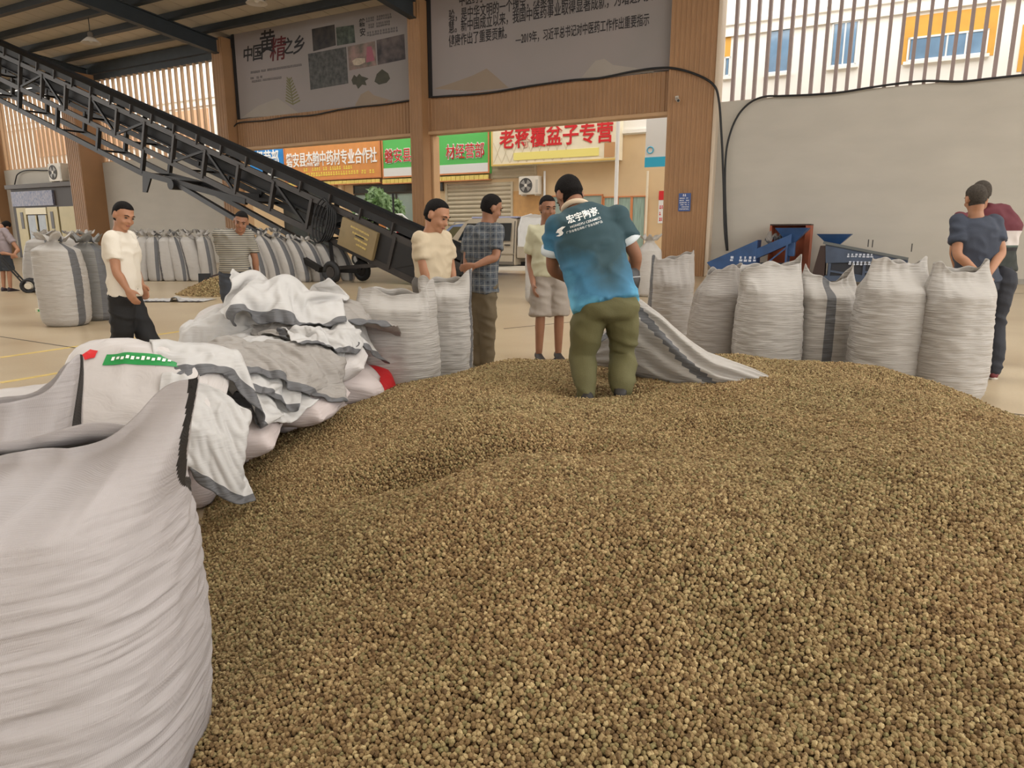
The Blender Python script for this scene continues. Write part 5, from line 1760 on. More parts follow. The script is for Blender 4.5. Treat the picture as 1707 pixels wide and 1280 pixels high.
o = fake_row(ma, (s_l + s_m) / 2 - A0, (s_l + s_m) / 2 - A0 + .75, (z_l + z_m) / 2 - .08, .15, mat('machine_white_print', (196, 202, 214), 0.6), 6, 77)
o.location.y = -.305
p0, p1, q0, q1 = rect(1283, 376, 1350, 468, MO + 1.0)
pa = facade_thing('rust_cabinet', 'rust-orange open metal cabinet standing behind the left blue machine', 'cabinet', (p0 + p1) / 2, MO + 0.95, 0)
W = (p1 - p0) / 2
MB().box(-W, W, .32, .36, .02, q1).build('back_panel', M_rust, pa)
MB().box(W - .14, W, -.25, .32, .02, q1).build('side_panel', M_rust, pa)
MB().box(-W, W, -.25, .36, q1, q1 + .04).build('top_panel', M_dkbrown, pa)
MB().box(-W, -W + .05, -.25, .32, .02, q1).build('side_panel', M_rust, pa)
cloth('dirty rolled sack lying on the left blue machine', 1292, 398, (FM @ Vector((A0 + .3, MO, 0))).y, (0.5, 0.9), FRZ, 0.6, 0.12, 92, steps=0, z0=z_m + .28, m=M_sack_grey)
# machine B
s_l, z_l = mp_(1378, 404)
s_r, z_r = mp_(1514, 431)
_, z_b = mp_(1450, 452)
A0 = (s_l + s_r) / 2
mbm = facade_thing('feeder_machine', 'slate-blue feeder machine with hopper and sloping trough right of the rust cabinet', 'machine', A0, MO, 0)
MB().prism([(s_l - A0, z_l), (s_r - A0, z_r), (s_r - A0, z_r - .2), (.1, z_b + .25), (s_l - A0 + .05, z_b + .2)], -0.32, 0.32).build('trough', M_mblue2, mbm)
MB().bar((s_l - A0 - .05, -.34, z_l + .0), (s_r - A0, -.34, z_r), .06, .07, (0, 0, 1)).build('rim', mat('machine_rim', (92, 96, 96), 0.5), mbm)
hb = MB()
hs, hz_ = mp_(1392, 390)
hopper(hb, hs - A0, 0, hz_, hz_ - .28, .42, .14, .36, .14)
hb.build('hopper', M_mblue, mbm)
MB().prism([(s_l - A0 + .1, z_b + .2), (.15, z_b + .22), (.3, .16), (s_l - A0 + .1, .16)], -.26, .26).build('lower_case', mat('machine_dark', (38, 40, 48), 0.5), mbm)
MB().box(s_l - A0 + .05, s_r - A0 - .5, -.32, .32, .06, .2).build('base_frame', M_mblue2, mbm)
for sx in (s_l - A0 + .15, .0, .6):
    for y in (-.28, .28):
        MB().bar((sx, y, 0), (sx, y, z_b + .2), .06, .06).build('leg', M_mblue2, mbm)
MB().bar((s_l - A0 + .15, -.3, z_b), (0, -.3, .2), .05, .05).build('brace', M_mblue2, mbm)
MB().bar((0, -.3, z_b), (.6, -.3, .2), .05, .05).build('brace', M_mblue2, mbm)
MB().prism([(s_l - A0 - .12, z_b + .65), (s_l - A0 + .02, z_b + .65), (s_l - A0 + .05, 0.0), (s_l - A0 - .3, 0.0)], -.3, .1).build('dark_guard', M_dkbrown, mbm)
for k, (dx, zz, n, h) in enumerate(((.55, -.28, 7, .1), (.6, -.47, 6, .1), (1.4, -.42, 10, .07), (1.35, -.56, 6, .12))):
    f = fake_row(mbm, s_l - A0 + dx, s_l - A0 + dx + .09 * n, z_l + zz - .09 * dx, h, mat('machine_white_print', (196, 202, 214), 0.6), n, 50 + k)
    f.location.y = -.325
for dx in (1.0, 1.1, 2.0):
    MB().cyl((s_l - A0 + dx, 0, z_l - .28 * dx * .4), (s_l - A0 + dx, 0, z_l + .18 - .1 * dx), .015, 6).build('adjusting_screw', M_iron2, mbm)

# ------------------------------------------------------------------ kiosk at the far left
KO = -0.36
k0, k1, kz0, kz1 = rect(26, 312, 152, 455, KO)
_, _, fz0, fz1 = rect(30, 318, 98, 343, KO)
kk = facade_thing('kiosk', 'small cream kiosk with glazed doors and dark roof under the far slatted screen', 'kiosk', (k0 + k1) / 2, KO, 0)
W = (k1 - k0) / 2
kx = lambda px: fp(px, 380, KO)[0] - (k0 + k1) / 2
M_kc = mat('kiosk_cream', (186, 170, 122), 0.5, 0.06, 2)
MB().box(-W, W, 0.05, 0.34, 0, kz1).build('cabin', mat('kiosk_dark', (58, 48, 42), 0.6), kk)
MB().box(-W - .1, W + .05, -.2, 0.34, kz1, kz1 + .22).build('roof_slab', mat('kiosk_roof', (84, 76, 70), 0.6), kk)
MB().box(kx(28), kx(96), -.06, .05, fz0, fz1).build('fascia_board', mat('kiosk_fascia', (150, 146, 156), 0.5, vscale=9, col2=(84, 92, 124), stretch=(2, 1, 1)), kk)
for a, c in ((32, 47), (83, 100), (103, 128)):
    MB().box(kx(a), kx(c), -.02, .05, 0, fz0 - .08).build('cream_panel', M_kc, kk)
for a, c in ((49, 64), (66, 81)):
    d_ = MB().box(kx(a), kx(c), 0.0, .05, 0.05, fz0 - .5).build('glass_door', mat('kiosk_glass', (92, 96, 92), 0.1, 0.3, 2), kk)
    MB().box(kx(c) - .12, kx(c), -.03, .05, 0.05, fz0 - .5).build('door_stile', M_kc, d_)
MB().box(kx(48), kx(82), -.05, .05, fz0 - .45, fz0 - .1).build('door_lintel', mat('kiosk_lintel', (214, 200, 160), 0.4), kk)
for a in (40, 90):
    MB().box(kx(a) - .12, kx(a) + .15, -.04, -.02, 1.6, 2.5).build('framed_notice', mat('kiosk_notice', (60, 50, 40), 0.5), kk)
for a, c in ((130, 138), (139, 147)):
    MB().box(kx(a), kx(c), .0, .05, 0.05, fz0 - .4).build('glass_door', mat('kiosk_glass', (92, 96, 92), 0.1, 0.3, 2), kk)
s, z = fp(107, 311, KO + .2)
ac_unit('beige air conditioner on top of the kiosk roof', FM @ Vector((s, KO + .02, kz1 + .27)), FRZ, 1.2, 0.9, 0.42)

# hand trolley beside the far left man
tp = at_ground(46, 15.7)
tr = thing('hand_trolley', 'black two-wheeled hand trolley behind the far left man', 'trolley', tp, 0.5)
for y in (-.2, .2):
    MB().tube([(-.55, y, 1.0), (-.5, y, .95), (0.0, y, 0.14), (0.0, y, 0.08)], .018, 8).build('frame_tube', M_black, tr)
    wr_ = MB().tube([(0.05 + .13 * math.cos(a), y * 1.2, .15 + .13 * math.sin(a)) for a in np.linspace(0, 2 * PI, 17)], .03, 8).build('wheel', M_black, tr, True)
    MB().cyl((0.05, y * 1.2 - .03, .15), (.05, y * 1.2 + .03, .15), .07, 12).build('hub', mat('trolley_hub', (190, 180, 160), 0.5), wr_)
for zz in (.35, .6, .85):
    MB().bar((-.55 * (zz - .14) / .86, -.2, zz), (-.55 * (zz - .14) / .86, .2, zz), .02, .02).build('crossbar', M_black, tr)
MB().box(.0, .3, -.2, .2, .03, .045).build('toe_plate', M_black, tr)
MB().tube([(-.55, -.2, 1.0), (-.6, -.1, 1.05), (-.6, .1, 1.05), (-.55, .2, 1.0)], .018, 8).build('handle', M_black, tr)
# broom-like black tool stuck by the mound and a brick-sized carton
p = at_ground(343, 15.6)
sh = thing('shovel', 'black shovel standing by the berry mound against the sacks', 'shovel', p, 0.3)
MB().bar((0, 0, .3), (.55, .15, .48), .035, .035).build('shaft', M_dkbrown, sh)
MB().add([(-.14, -.02, .0), (.1, -.02, .0), (.14, 0, .42), (-.12, 0, .42), (-.14, .015, .0), (.1, .015, .0), (.14, .03, .42), (-.12, .03, .42)], [(0, 1, 2, 3), (7, 6, 5, 4), (0, 4, 5, 1), (1, 5, 6, 2), (2, 6, 7, 3), (3, 7, 4, 0)]).build('blade', M_black, sh)
p = gnd(73, 520)
bxo = thing('paper_box', 'small pale box on the floor left of the bulging sack', 'box', p, 0.2)
MB().bbox(-.1, .1, -.06, .06, 0, .06, .005).build('carton', mat('pale_carton', (206, 200, 176), 0.6, 0.08, 9), bxo)
MB().box(-.06, .06, -.062, -.059, .015, .05).build('print_patch', mat('green_print', (34, 140, 70)), bxo)

# ------------------------------------------------------------------ vehicles at the gateway
M_tyre = mat('tyre', (28, 28, 30), 0.7)
M_rim = mat('wheel_rim', (150, 150, 150), 0.35, metal=0.6)
M_carglass = mat('car_glass', (40, 46, 50), 0.08, spec=0.8)
M_chrome = mat('dark_handle', (60, 56, 52), 0.4)
def wheel(root, x, y, r=.31, w=.2):
    b = MB()
    prof = [(r * .62, -w / 2), (r * .93, -w / 2), (r, -w * .3), (r, w * .3), (r * .93, w / 2), (r * .62, w / 2)]
    rings = [[(x + a * math.cos(t), y + h, r + a * math.sin(t)) for t in np.linspace(0, 2 * PI, 24, endpoint=False)] for a, h in prof]
    wo_ = b.loft(rings, True).build('wheel', M_tyre, root, 'auto')
    MB().cyl((x, y - w / 2 - .006, r), (x, y + w / 2 + .006, r), r * .6, 18).build('rim', M_rim, wo_)
def taper_body(b, prof, wlow, whigh, zref0, zref1):
    """side profile (x,z) lofted across the width with tumble-home"""
    n = len(prof)
    def yy(z):
        t = min(1, max(0, (z - zref0) / (zref1 - zref0)))
        return wlow * (1 - t) + whigh * t
    vs = [(x, -yy(z), z) for x, z in prof] + [(x, yy(z), z) for x, z in prof]
    fs = [tuple(range(n)), tuple(range(2 * n - 1, n - 1, -1))] + [(k, n + k, n + (k + 1) % n, (k + 1) % n) for k in range(n)]
    b.add(vs, fs)
# crew-cab pickup with canvas cover (nose to the left)
TO = -2.2
ts0 = fp(768, 440, TO)[0]
tz = lambda py: fp(858, py, TO)[1]
tx = lambda px: fp(px, 420, TO)[0] - ts0
trk = facade_thing('crew_cab_truck', 'champagne crew-cab light truck with white canvas back in the right gateway', 'truck', ts0, TO, 0)
M_champ = mat('champagne_paint', (186, 172, 150), 0.35, 0.04, 2, spec=0.6)
zr, zs = 1.78, 0.34
b = MB()
prof = [(-.05, .42), (-.05, .95), (.1, 1.05), (.62, zr - .12), (.85, zr - .02), (2.2, zr), (tx(878) - .02, zr - .04), (tx(878), zr - .15), (tx(878), zs), (2.1, zs), (.2, zs)]
taper_body(b, prof, .78, .64, 1.05, zr)
b.build('cab_body', M_champ, trk, 'auto')
MB().bbox(.8, tx(878) - .05, -.56, .56, zr - .01, zr + .05, .02).build('roof_reflection', mat('lavender_roof_reflection', (170, 172, 200), 0.35), trk)  # lavender reflection on the cab roof, painted as a strip
def side_panel(x0, x1, z0, z1, name, m, inset=-.004, parent=trk, wl=.78, wh=.64, zr0=1.05, zr1=zr, bev=None):
    def yy(z):
        t = min(1, max(0, (z - zr0) / (zr1 - zr0)))
        return wl * (1 - t) + wh * t
    P = [(x0, -yy(z0) + inset, z0), (x1, -yy(z0) + inset, z0), ((x1 if bev is None else x1), -yy(z1) + inset, z1), ((x0 if bev is None else bev), -yy(z1) + inset, z1)]
    Q = [(x, y + .012, z) for x, y, z in P]
    return MB().add(P + Q, [(0, 1, 2, 3), (7, 6, 5, 4), (0, 4, 5, 1), (1, 5, 6, 2), (2, 6, 7, 3), (3, 7, 4, 0)]).build(name, m, parent)
wz0, wz1 = 1.08, zr - .16
side_panel(tx(842), tx(870), wz0, wz1, 'rear_door_window', M_carglass, -.012)
side_panel(.42, tx(833), wz0, wz1, 'front_door_window', M_carglass, -.012, bev=.72)
for px in (836.5, 875):
    side_panel(tx(px) - .012, tx(px) + .012, zs + .06, zr - .1, 'door_seam', M_chrome, -.008)
for px in (832, 866):
    MB().bbox(tx(px) - .11, tx(px) + .09, -.815, -.77, .93, .97, .01).build('door_handle', M_chrome, trk)
side_panel(0.3, tx(876), .66, .69, 'side_crease', mat('champagne_dark', (160, 146, 124), 0.4), -.012)
side_panel(0.2, tx(876), zs, zs + .1, 'sill_trim', mat('sill_grey', (120, 112, 100), 0.5), -.012)
MB().bbox(tx(880), tx(880) + 2.6, -.76, .76, .55, .95, .03).build('cargo_bed', M_champ, trk)
cv = MB()
rings = []
for k in range(14):
    x = tx(880) + .05 + 2.5 * k / 13
    sag = .02 * math.sin(k * 1.7)
    rings.append([(x, -.78, .9), (x, -.78 + sag, 1.45), (x, -.6, 1.78 + sag), (x, 0, 1.88 + sag), (x, .6, 1.78 + sag), (x, .78, 1.45), (x, .78, .9)])
cv.loft(rings, True).build('canvas_cover', mat('white_canvas', (222, 220, 216), 0.6, 0.05, 4), trk, 'auto')
for k in range(4):
    x = tx(880) + .1 + .8 * k
    MB().tube([(x, -.8, .95), (x, -.8, 1.45), (x, -.62, 1.8), (x, 0, 1.9), (x, .62, 1.8), (x, .8, 1.45), (x, .8, .95)], .02, 6).build('canvas_hoop', M_frame_w, trk)
for x in (.62, tx(880) + 1.2):
    for y in (-.66, .66):
        wheel(trk, x, y, .29, .18)
MB().box(.1, tx(880) + 2.5, -.4, .4, .3, .42).build('chassis', M_tyre, trk)
MB().bbox(-.12, -.02, -.7, .7, .36, .56, .02).build('front_bumper', M_champ, trk)
MB().ball((-.05, -.55, .8), .05, .12, .1).build('headlamp', M_frame_w, trk, True)
MB().ball((-.05, .55, .8), .05, .12, .1).build('headlamp', M_frame_w, trk, True)
MB().bar((.62, -.86, 1.12), (.75, -.74, 1.08), .03, .12).build('wing_mirror', M_chrome, trk)

def suv(label, s, out, rz, paint, L=4.4, roof=1.68, rails=True, name='parked_car'):
    r = facade_thing(name, label, 'car', s, out, 0, rz=rz)
    pm = mat('car_paint_' + name + str(paint[0]), paint, 0.3, 0.04, 2, spec=0.7)
    b = MB()
    pr = [(-L / 2, .35), (-L / 2, .85), (-L / 2 + .1, .98), (-L * .22, 1.08), (L * .5 - .08, 1.05), (L / 2, .9), (L / 2, .35)]
    taper_body(b, pr, .88, .84, .8, 1.1)
    b.build('body', pm, r, 'auto')
    b = MB()
    pc = [(-L * .24, 1.05), (-L * .08, roof - .08), (0.1, roof), (L * .36, roof - .03), (L * .47, 1.05)]
    taper_body(b, pc, .84, .62, 1.05, roof)
    b.build('cabin', pm, r, 'auto')
    def yy(z):
        return .84 - .22 * (z - 1.05) / (roof - 1.05)
    for x0, x1, t0, t1 in ((-L * .17, L * .06, -L * .06, L * .06), (L * .08, L * .27, L * .08, L * .26), (L * .29, L * .42, L * .285, L * .36)):
        for sg in (-1, 1):
            z0, z1 = 1.1, roof - .13
            P = [(x0, sg * (yy(z0) + .004), z0), (x1, sg * (yy(z0) + .004), z0), (t1, sg * (yy(z1) + .004), z1), (t0, sg * (yy(z1) + .004), z1)]
            Q = [(x, y - sg * .015, z) for x, y, z in P]
            MB().add(P + Q, [(0, 1, 2, 3), (7, 6, 5, 4), (0, 4, 5, 1), (1, 5, 6, 2), (2, 6, 7, 3), (3, 7, 4, 0)]).build('side_window', mat('car_glass_warm', (96, 92, 66), 0.1, spec=0.8), r)
    P = [(L * .455, -.66, 1.12), (L * .455, .66, 1.12), (L * .385, .5, roof - .1), (L * .385, -.5, roof - .1)]
    MB().add([(x + .03, y, z) for x, y, z in P] + [(x - .05, y, z) for x, y, z in P], [(0, 1, 2, 3), (7, 6, 5, 4), (0, 4, 5, 1), (1, 5, 6, 2), (2, 6, 7, 3), (3, 7, 4, 0)]).build('rear_window', M_carglass, r)
    P = [(-L * .235, -.68, 1.1), (-L * .235, .68, 1.1), (-L * .095, .52, roof - .12), (-L * .095, -.52, roof - .12)]
    MB().add([(x - .02, y, z) for x, y, z in P] + [(x + .05, y, z) for x, y, z in P], [(0, 1, 2, 3), (7, 6, 5, 4), (0, 4, 5, 1), (1, 5, 6, 2), (2, 6, 7, 3), (3, 7, 4, 0)]).build('windscreen', M_carglass, r)
    for sg in (-1, 1):
        MB().bbox(L / 2 - .1, L / 2 + .02, sg * .7 - .14, sg * .7 + .14, .82, 1.02, .02).build('tail_lamp', M_red, r)
        MB().bbox(-L / 2 - .02, -L / 2 + .1, sg * .65 - .16, sg * .65 + .16, .72, .86, .02).build('headlamp', M_frame_w, r)
        if rails:
            MB().tube([(-.3, sg * .55, roof - .01), (-.2, sg * .55, roof + .06), (L * .3, sg * .55, roof + .05), (L * .36, sg * .55, roof - .02)], .02, 6).build('roof_rail', M_rim, r)
        for x in (-L * .31, L * .3):
            wheel(r, x, sg * .76, .33, .22)
    MB().bbox(L / 2 - .06, L / 2 + .06, -.85, .85, .36, .66, .03).build('rear_bumper', M_frame_w, r)
    MB().box(L / 2 + .06, L / 2 + .075, -.24, .24, .5, .62).build('number_plate', mat('plate_blue', (60, 90, 160), 0.5), r)
    return r
s_ = fp(738, 420, 2.9)[0] + 1.0
suv('grey-blue estate car with roof rails behind the tan column', s_, 3.2, 0.12, (110, 126, 160), roof=1.72)
s_ = fp(700, 420, 4.7)[0]
suv('dark teal car beyond the left gateway beside the black pole', s_ + .5, 4.9, 0.05, (64, 84, 84), rails=False, roof=1.45)
# small white flatbed truck with rounded cage
fs_ = fp(638, 420, 0.9)[0]
ft = facade_thing('cage_truck', 'small white flatbed with rounded tube cage seen over the conveyor', 'truck', fs_, 0.9, 0, rz=0.2)
zc = fp(642, 357, 0.9)[1]
for y in (-.7, .7):
    MB().tube([(-.95, y, .75), (-.95, y, zc - .25), (-.75, y, zc), (.6, y, zc), (.9, y, zc - .25), (1.15, y, .75)], .045, 8).build('cage_tube', M_frame_w, ft, True)
for x in (-.6, -.2, .2, .6):
    MB().tube([(x, -.7, .75), (x, -.7, zc - .02)], .025, 6).build('cage_bar', M_frame_w, ft)
    MB().tube([(x, -.7, zc), (x, .7, zc)], .025, 6).build('cage_bar', M_frame_w, ft)
for zz in (1.1, 1.4):
    MB().tube([(-.95, -.7, zz), (1.0, -.7, zz)], .02, 6).build('cage_bar', M_frame_w, ft)
MB().bbox(-1.3, 1.3, -.75, .75, .6, .78, .03).build('flat_bed', M_frame_w, ft)
MB().bar((1.0, -.72, zc - .35), (1.17, -.72, .8), .03, .09).build('red_strip', M_red, ft)
for x in (-.8, .8):
    for y in (-.62, .62):
        wheel(ft, x, y, .29, .18)
# ------------------------------------------------------------------ people
M_skin = mat('skin', (164, 118, 90), 0.55, 0.08, 9, spec=0.4)
M_skin2 = mat('skin_dark', (140, 98, 74), 0.55, 0.08, 9, spec=0.4)
M_hair = mat('hair_black', (24, 21, 20), 0.85, 0.3, 90, bump=0.5, bscale=220, spec=0.15)
M_hair_g = mat('hair_greying', (70, 64, 58), 0.85, 0.3, 90, bump=0.5, bscale=220, spec=0.15)
M_lip = mat('lips', (136, 78, 66), 0.5)
M_eye = mat('eye_dark', (34, 26, 22), 0.3)

def ring(c, lat, fwd, rx, ry, n=20, sq=2.3):
    out = []
    for k in range(n):
        t = 2 * PI * k / n
        ct, st = math.cos(t), math.sin(t)
        g = (abs(ct) ** sq + abs(st) ** sq) ** (-1 / sq)
        out.append(c + lat * (rx * ct * g) + fwd * (ry * st * g))
    return out
def spine_sections(J, spec):
    """spec: list of (key position along spine as Vector-weights, rx, ry)"""
    out = []
    return out
def smooth_tube(mb, pts, rad, seg=12, sub=4):
    P, R = [], []
    n = len(pts)
    for i in range(n - 1):
        p0, p1, p2, p3 = pts[max(i - 1, 0)], pts[i], pts[i + 1], pts[min(i + 2, n - 1)]
        for k in range(sub):
            t = k / sub
            P.append(0.5 * ((2 * p1) + (p2 - p0) * t + (2 * p0 - 5 * p1 + 4 * p2 - p3) * t * t + (3 * p1 - p0 - 3 * p2 + p3) * t ** 3))
            R.append(rad[i] * (1 - t) + rad[i + 1] * t)
    P.append(pts[-1])
    R.append(rad[-1])
    mb.tube(P, R, seg)
    mb.ball(P[0], R[0] * 0.98, seg=12, rings=8)
    mb.ball(P[-1], R[-1] * 0.98, seg=12, rings=8)

def default_pose(H, yaw, k=1.0):
    """joints for a standing figure of height H facing direction yaw (0 = towards -y), offsets from the feet"""
    s = H / 1.65
    J = {'pelvis': (0, 0, .88), 'waist': (0, -.01, 1.02), 'chest': (0, 0, 1.22), 'neck': (0, .02, 1.385), 'head': (0, -.012, 1.535),
         'shL': (.168, .01, 1.335), 'shR': (-.168, .01, 1.335), 'elL': (.215, .04, 1.07), 'elR': (-.215, .04, 1.07), 'wrL': (.225, -.02, .84), 'wrR': (-.225, -.02, .84),
         'hiL': (.088, 0, .85), 'hiR': (-.088, 0, .85), 'knL': (.095, -.015, .46), 'knR': (-.095, -.015, .46), 'anL': (.10, .02, .075), 'anR': (-.10, .02, .075)}
    R = Matrix.Rotation(yaw, 3, 'Z')
    return {a: R @ (Vector(b) * s) for a, b in J.items()}

def hand(mb, wrist, d, n, L=0.175, curl=0.35, side=1):
    """palm and five fingers; d = pointing direction, n = palm normal (towards the palm side)"""
    d = d.normalized()
    n = (n - d * n.dot(d)).normalized()
    x = d.cross(n).normalized() * side            # towards the thumb
    palm = L * 0.5
    rings = []
    for t, w, th in ((0.0, .026, .02), (.35, .036, .019), (.75, .041, .016), (1.05, .039, .012)):
        rings.append(ring(wrist + d * palm * t, x, n, w, th, 12, 2.4))
    mb.loft(rings)
    for i, (off, ln) in enumerate(((.030, .42), (.0105, .48), (-.0095, .45), (-.029, .36))):
        p = wrist + d * palm * 0.92 + x * off
        pts = [p]
        dd = d.copy()
        for sgm in range(3):
            dd = (dd + n * math.tan(curl * (0.7 + 0.3 * sgm))).normalized()
            pts.append(pts[-1] + dd * L * ln * (0.45, 0.32, 0.25)[sgm])
        mb.tube(pts, [.0092, .0088, .0080, .0068], 8)
        mb.ball(pts[-1], .0068, seg=8, rings=6)
    p = wrist + d * palm * 0.28 + x * .026
    t1 = (d * .75 + x * .65 + n * .25).normalized()
    t2 = (d * 0.95 + x * .2 + n * .45).normalized()
    mb.tube([p, p + t1 * L * .24, p + t1 * L * .24 + t2 * L * .19], [.013, .0108, .008], 8)
    mb.ball(p + t1 * L * .24 + t2 * L * .19, .008, seg=8, rings=6)

def person(label, D, px0, z0, pose, face, head_up=None, hs=1.0, shirt=None, legs=None, shoes=None, hair=None, skin=None, hand_dirs=None, sleeve=0.62, hem=-0.06, short=None,
           belly=0.0, wid=1.0, hairline=0.0, toes=None, show_legs=True, name='person', group=None, shirt_fit=0.018, leg_fit=0.012, seated=False, vox=0.0085, curl=0.35, collar=None):
    root = thing(name, label, 'person', at_ground(px0, D) + Vector((0, 0, z0)), 0.0, group)
    J = pose
    skin = skin or M_skin
    fw = Vector((face[0], face[1], 0)).normalized()
    up = Vector((0, 0, 1))
    latS = (J['shL'] - J['shR']).normalized()
    latH = (J['hiL'] - J['hiR']).normalized()
    # torso sections: (centre, lateral, forward, rx, ry)
    def tors(grow, hem_):
        pl, wa, ch, nk = J['pelvis'], J['waist'], J['chest'], J['neck']
        dn = (pl - wa).normalized()
        base = [(pl + dn * hem_, 0, .168, .115), (pl, 0, .166, .112), (pl.lerp(wa, .6), .25, .155 + belly * .35, .104 + belly * .6), (wa, .4, .150 + belly * .4, .100 + belly), (wa.lerp(ch, .5), .6, .158, .106 + belly * .7),
                (ch, .8, .170, .112), (ch.lerp(nk, .45), 1, .168, .102), (ch.lerp(nk, .75), 1, .130, .082), (nk, 1, .070, .064)]
        out = []
        for i, (c, t, rx, ry) in enumerate(base):
            lat = latH.lerp(latS, t).normalized()
            a = base[max(i - 1, 0)][0]
            b = base[min(i + 1, len(base) - 1)][0]
            tg = (b - a).normalized()
            f = lat.cross(tg).normalized()
            lat = tg.cross(f).normalized()
            out.append(ring(c + f * 0.0, lat, f, (rx + grow) * wid, ry + grow * 0.9, 24))
        return out
    body = MB()
    body.loft(tors(-0.012, 0.05))
    nk = J['neck']
    hc = J['head']
    # head frame
    hu = (head_up or (hc - nk)).normalized()
    hf = Vector(face[2:5]) if len(face) > 2 else fw
    hf = (hf - hu * hf.dot(hu)).normalized()
    hx = hf.cross(hu)
    HR = Matrix((hx, -hf, hu)).transposed()          # columns: x, y(back), z
    def hp(x, y, z):
        return hc + HR @ (Vector((x, y, z)) * hs)
    smooth_tube(body, [nk - (hc - nk) * .25, nk + (hc - nk) * .3, hp(0, .022, -.05)], [.066, .056 * hs, .054 * hs])
    for (x, y, z, a, b, c) in ((0, .012, .028, .0745, .094, .086), (0, -.018, -.03, .063, .072, .088), (0, -.036, -.086, .044, .046, .034), (0, -.09, -.03, .0135, .021, .016), (0, -.082, -.008, .0095, .014, .026),
                               (0, -.074, .022, .052, .02, .013), (.036, -.062, -.036, .024, .022, .024), (-.036, -.062, -.036, .024, .022, .024), (0, -.07, -.064, .026, .02, .016), (0, -.066, -.102, .02, .018, .014),
                               (.0765, .012, -.008, .011, .021, .032), (-.0765, .012, -.008, .011, .021, .032)):
        body.ball(hp(x, y, z), a * hs, b * hs, c * hs, rot=HR.to_3x3(), seg=16, rings=12)
    # arms
    for sd, sg in (('L', 1), ('R', -1)):
        sh, el, wr_ = J['sh' + sd], J['el' + sd], J['wr' + sd]
        smooth_tube(body, [sh, sh.lerp(el, .5), el, el.lerp(wr_, .35), wr_], [.050, .047, .038, .040, .026])
        hd = (hand_dirs or {}).get(sd)
        d = hd[0] if hd else (wr_ - el)
        n = hd[1] if hd else (Vector((0, 0, 0)) - latS * sg)
        hand(body, wr_, Vector(d), Vector(n), curl=curl, side=-sg if True else 1)
    # legs and feet
    tvec = toes or {}
    if show_legs:
        for sd in 'LR':
            hi, kn, an = J['hi' + sd], J['kn' + sd], J['an' + sd]
            smooth_tube(body, [hi, hi.lerp(kn, .5), kn, kn.lerp(an, .3), an], [.078, .066, .050, .050, .034])
    me = remesh_eval(body, vox, 3)
    me.materials.append(skin)
    shade_smooth(me)
    link('body', me, root)
    # feet or shoes
    if show_legs:
        for sd in 'LR':
            an = J['an' + sd]
            td = Vector(tvec.get(sd, (fw.x, fw.y, -0.05))).normalized()
            sdv = td.cross(up).normalized()
            uv = sdv.cross(td).normalized()
            b = MB()
            heel = an - td * .055 - uv * .035
            rings = []
            for t, w, h0, h1 in ((0, .026, -.03, .02), (.05, .036, -.038, .05), (.2, .036, -.038, .052), (.38, .038, -.038, .03), (.6, .046, -.038, .012), (.85, .044, -.038, -.004), (1.0, .026, -.036, -.018)):
                c = heel + td * (.265 * t)
                rings.append([c + sdv * (w * math.cos(a)) + uv * ((h0 + h1) / 2 + (h1 - h0) / 2 * math.sin(a)) for a in np.linspace(0, 2 * PI, 16, endpoint=False)])
            b.loft(rings)
            so = b.build('shoe', shoes[0], root, True)
            b2 = MB()
            rings = []
            for t, w in ((-.01, .02), (.05, .038), (.3, .037), (.6, .048), (.88, .046), (1.02, .024)):
                c = heel + td * (.265 * t) - uv * .036
                rings.append([c + sdv * (w * math.cos(a)) + uv * (.012 * math.sin(a)) for a in np.linspace(0, 2 * PI, 16, endpoint=False)])
            b2.loft(rings).build('sole', shoes[1], so, True)
    # face
    if 'noface' not in (hand_dirs or {}):
        for sx in (-1, 1):
            MB().ball(hp(sx * .031, -.0785, .002), .0135 * hs, .008 * hs, .0062 * hs, rot=HR, seg=10, rings=8).build('eye', M_eye, root, True)
            MB().tube([hp(sx * .014, -.090, .020), hp(sx * .03, -.0895, .0265), hp(sx * .05, -.076, .021)], [.0035, .0045, .003], 6).build('eyebrow', hair or M_hair, root, True)
        MB().ball(hp(0, -.0855, -.064), .021 * hs, .008 * hs, .006 * hs, rot=HR, seg=12, rings=8).build('mouth', M_lip, root, True)
    # hair cap
    nu, nv = 40, 26
    hb = MB()
    V = []
    for i in range(nv + 1):
        a = PI * i / nv
        for k in range(nu):
            t = 2 * PI * k / nu
            x, y, z = math.sin(a) * math.cos(t), math.sin(a) * math.sin(t), math.cos(a)
            # hairline: high at the brow, down to the nape behind
            if z < 0:
                q = math.sqrt(max(0, 1 - (.5 * z) ** 2)) / max(1e-4, math.sin(a))
                if i < nv:
                    x, y = x * q, y * q
            front = -y                                   # 1 = face
            line = np.interp(front, [-1, -.75, -.35, -.1, .12, .25, .42, .6, 1], [-.85, -.8, -.5, .0, -.12, .14, .36 + hairline * .6, .46 + hairline, .5 + hairline])
            mk = min(1, max(0, (z - line) / 0.14 + .5))
            mk = mk * mk * (3 - 2 * mk)
            g = 0.88 + (0.175 - 0.02 * min(1, abs(x))) * mk + 0.014 * mk * mnoise.noise(Vector((x * 9, y * 9, z * 9)))
            V.append(hp(x * .0745 * g, .012 + y * .094 * g, .028 + z * .086 * (g if z > 0 else 1)))
    hb.v = [tuple(p) for p in V]
    for i in range(nv):
        for k in range(nu):
            hb.f.append((i * nu + k, i * nu + (k + 1) % nu, (i + 1) * nu + (k + 1) % nu, (i + 1) * nu + k))
            hb.mi.append(0)
    hb.build('hair', hair or M_hair, root, True)
    # shirt
    out = {'root': root, 'J': J, 'hp': hp}
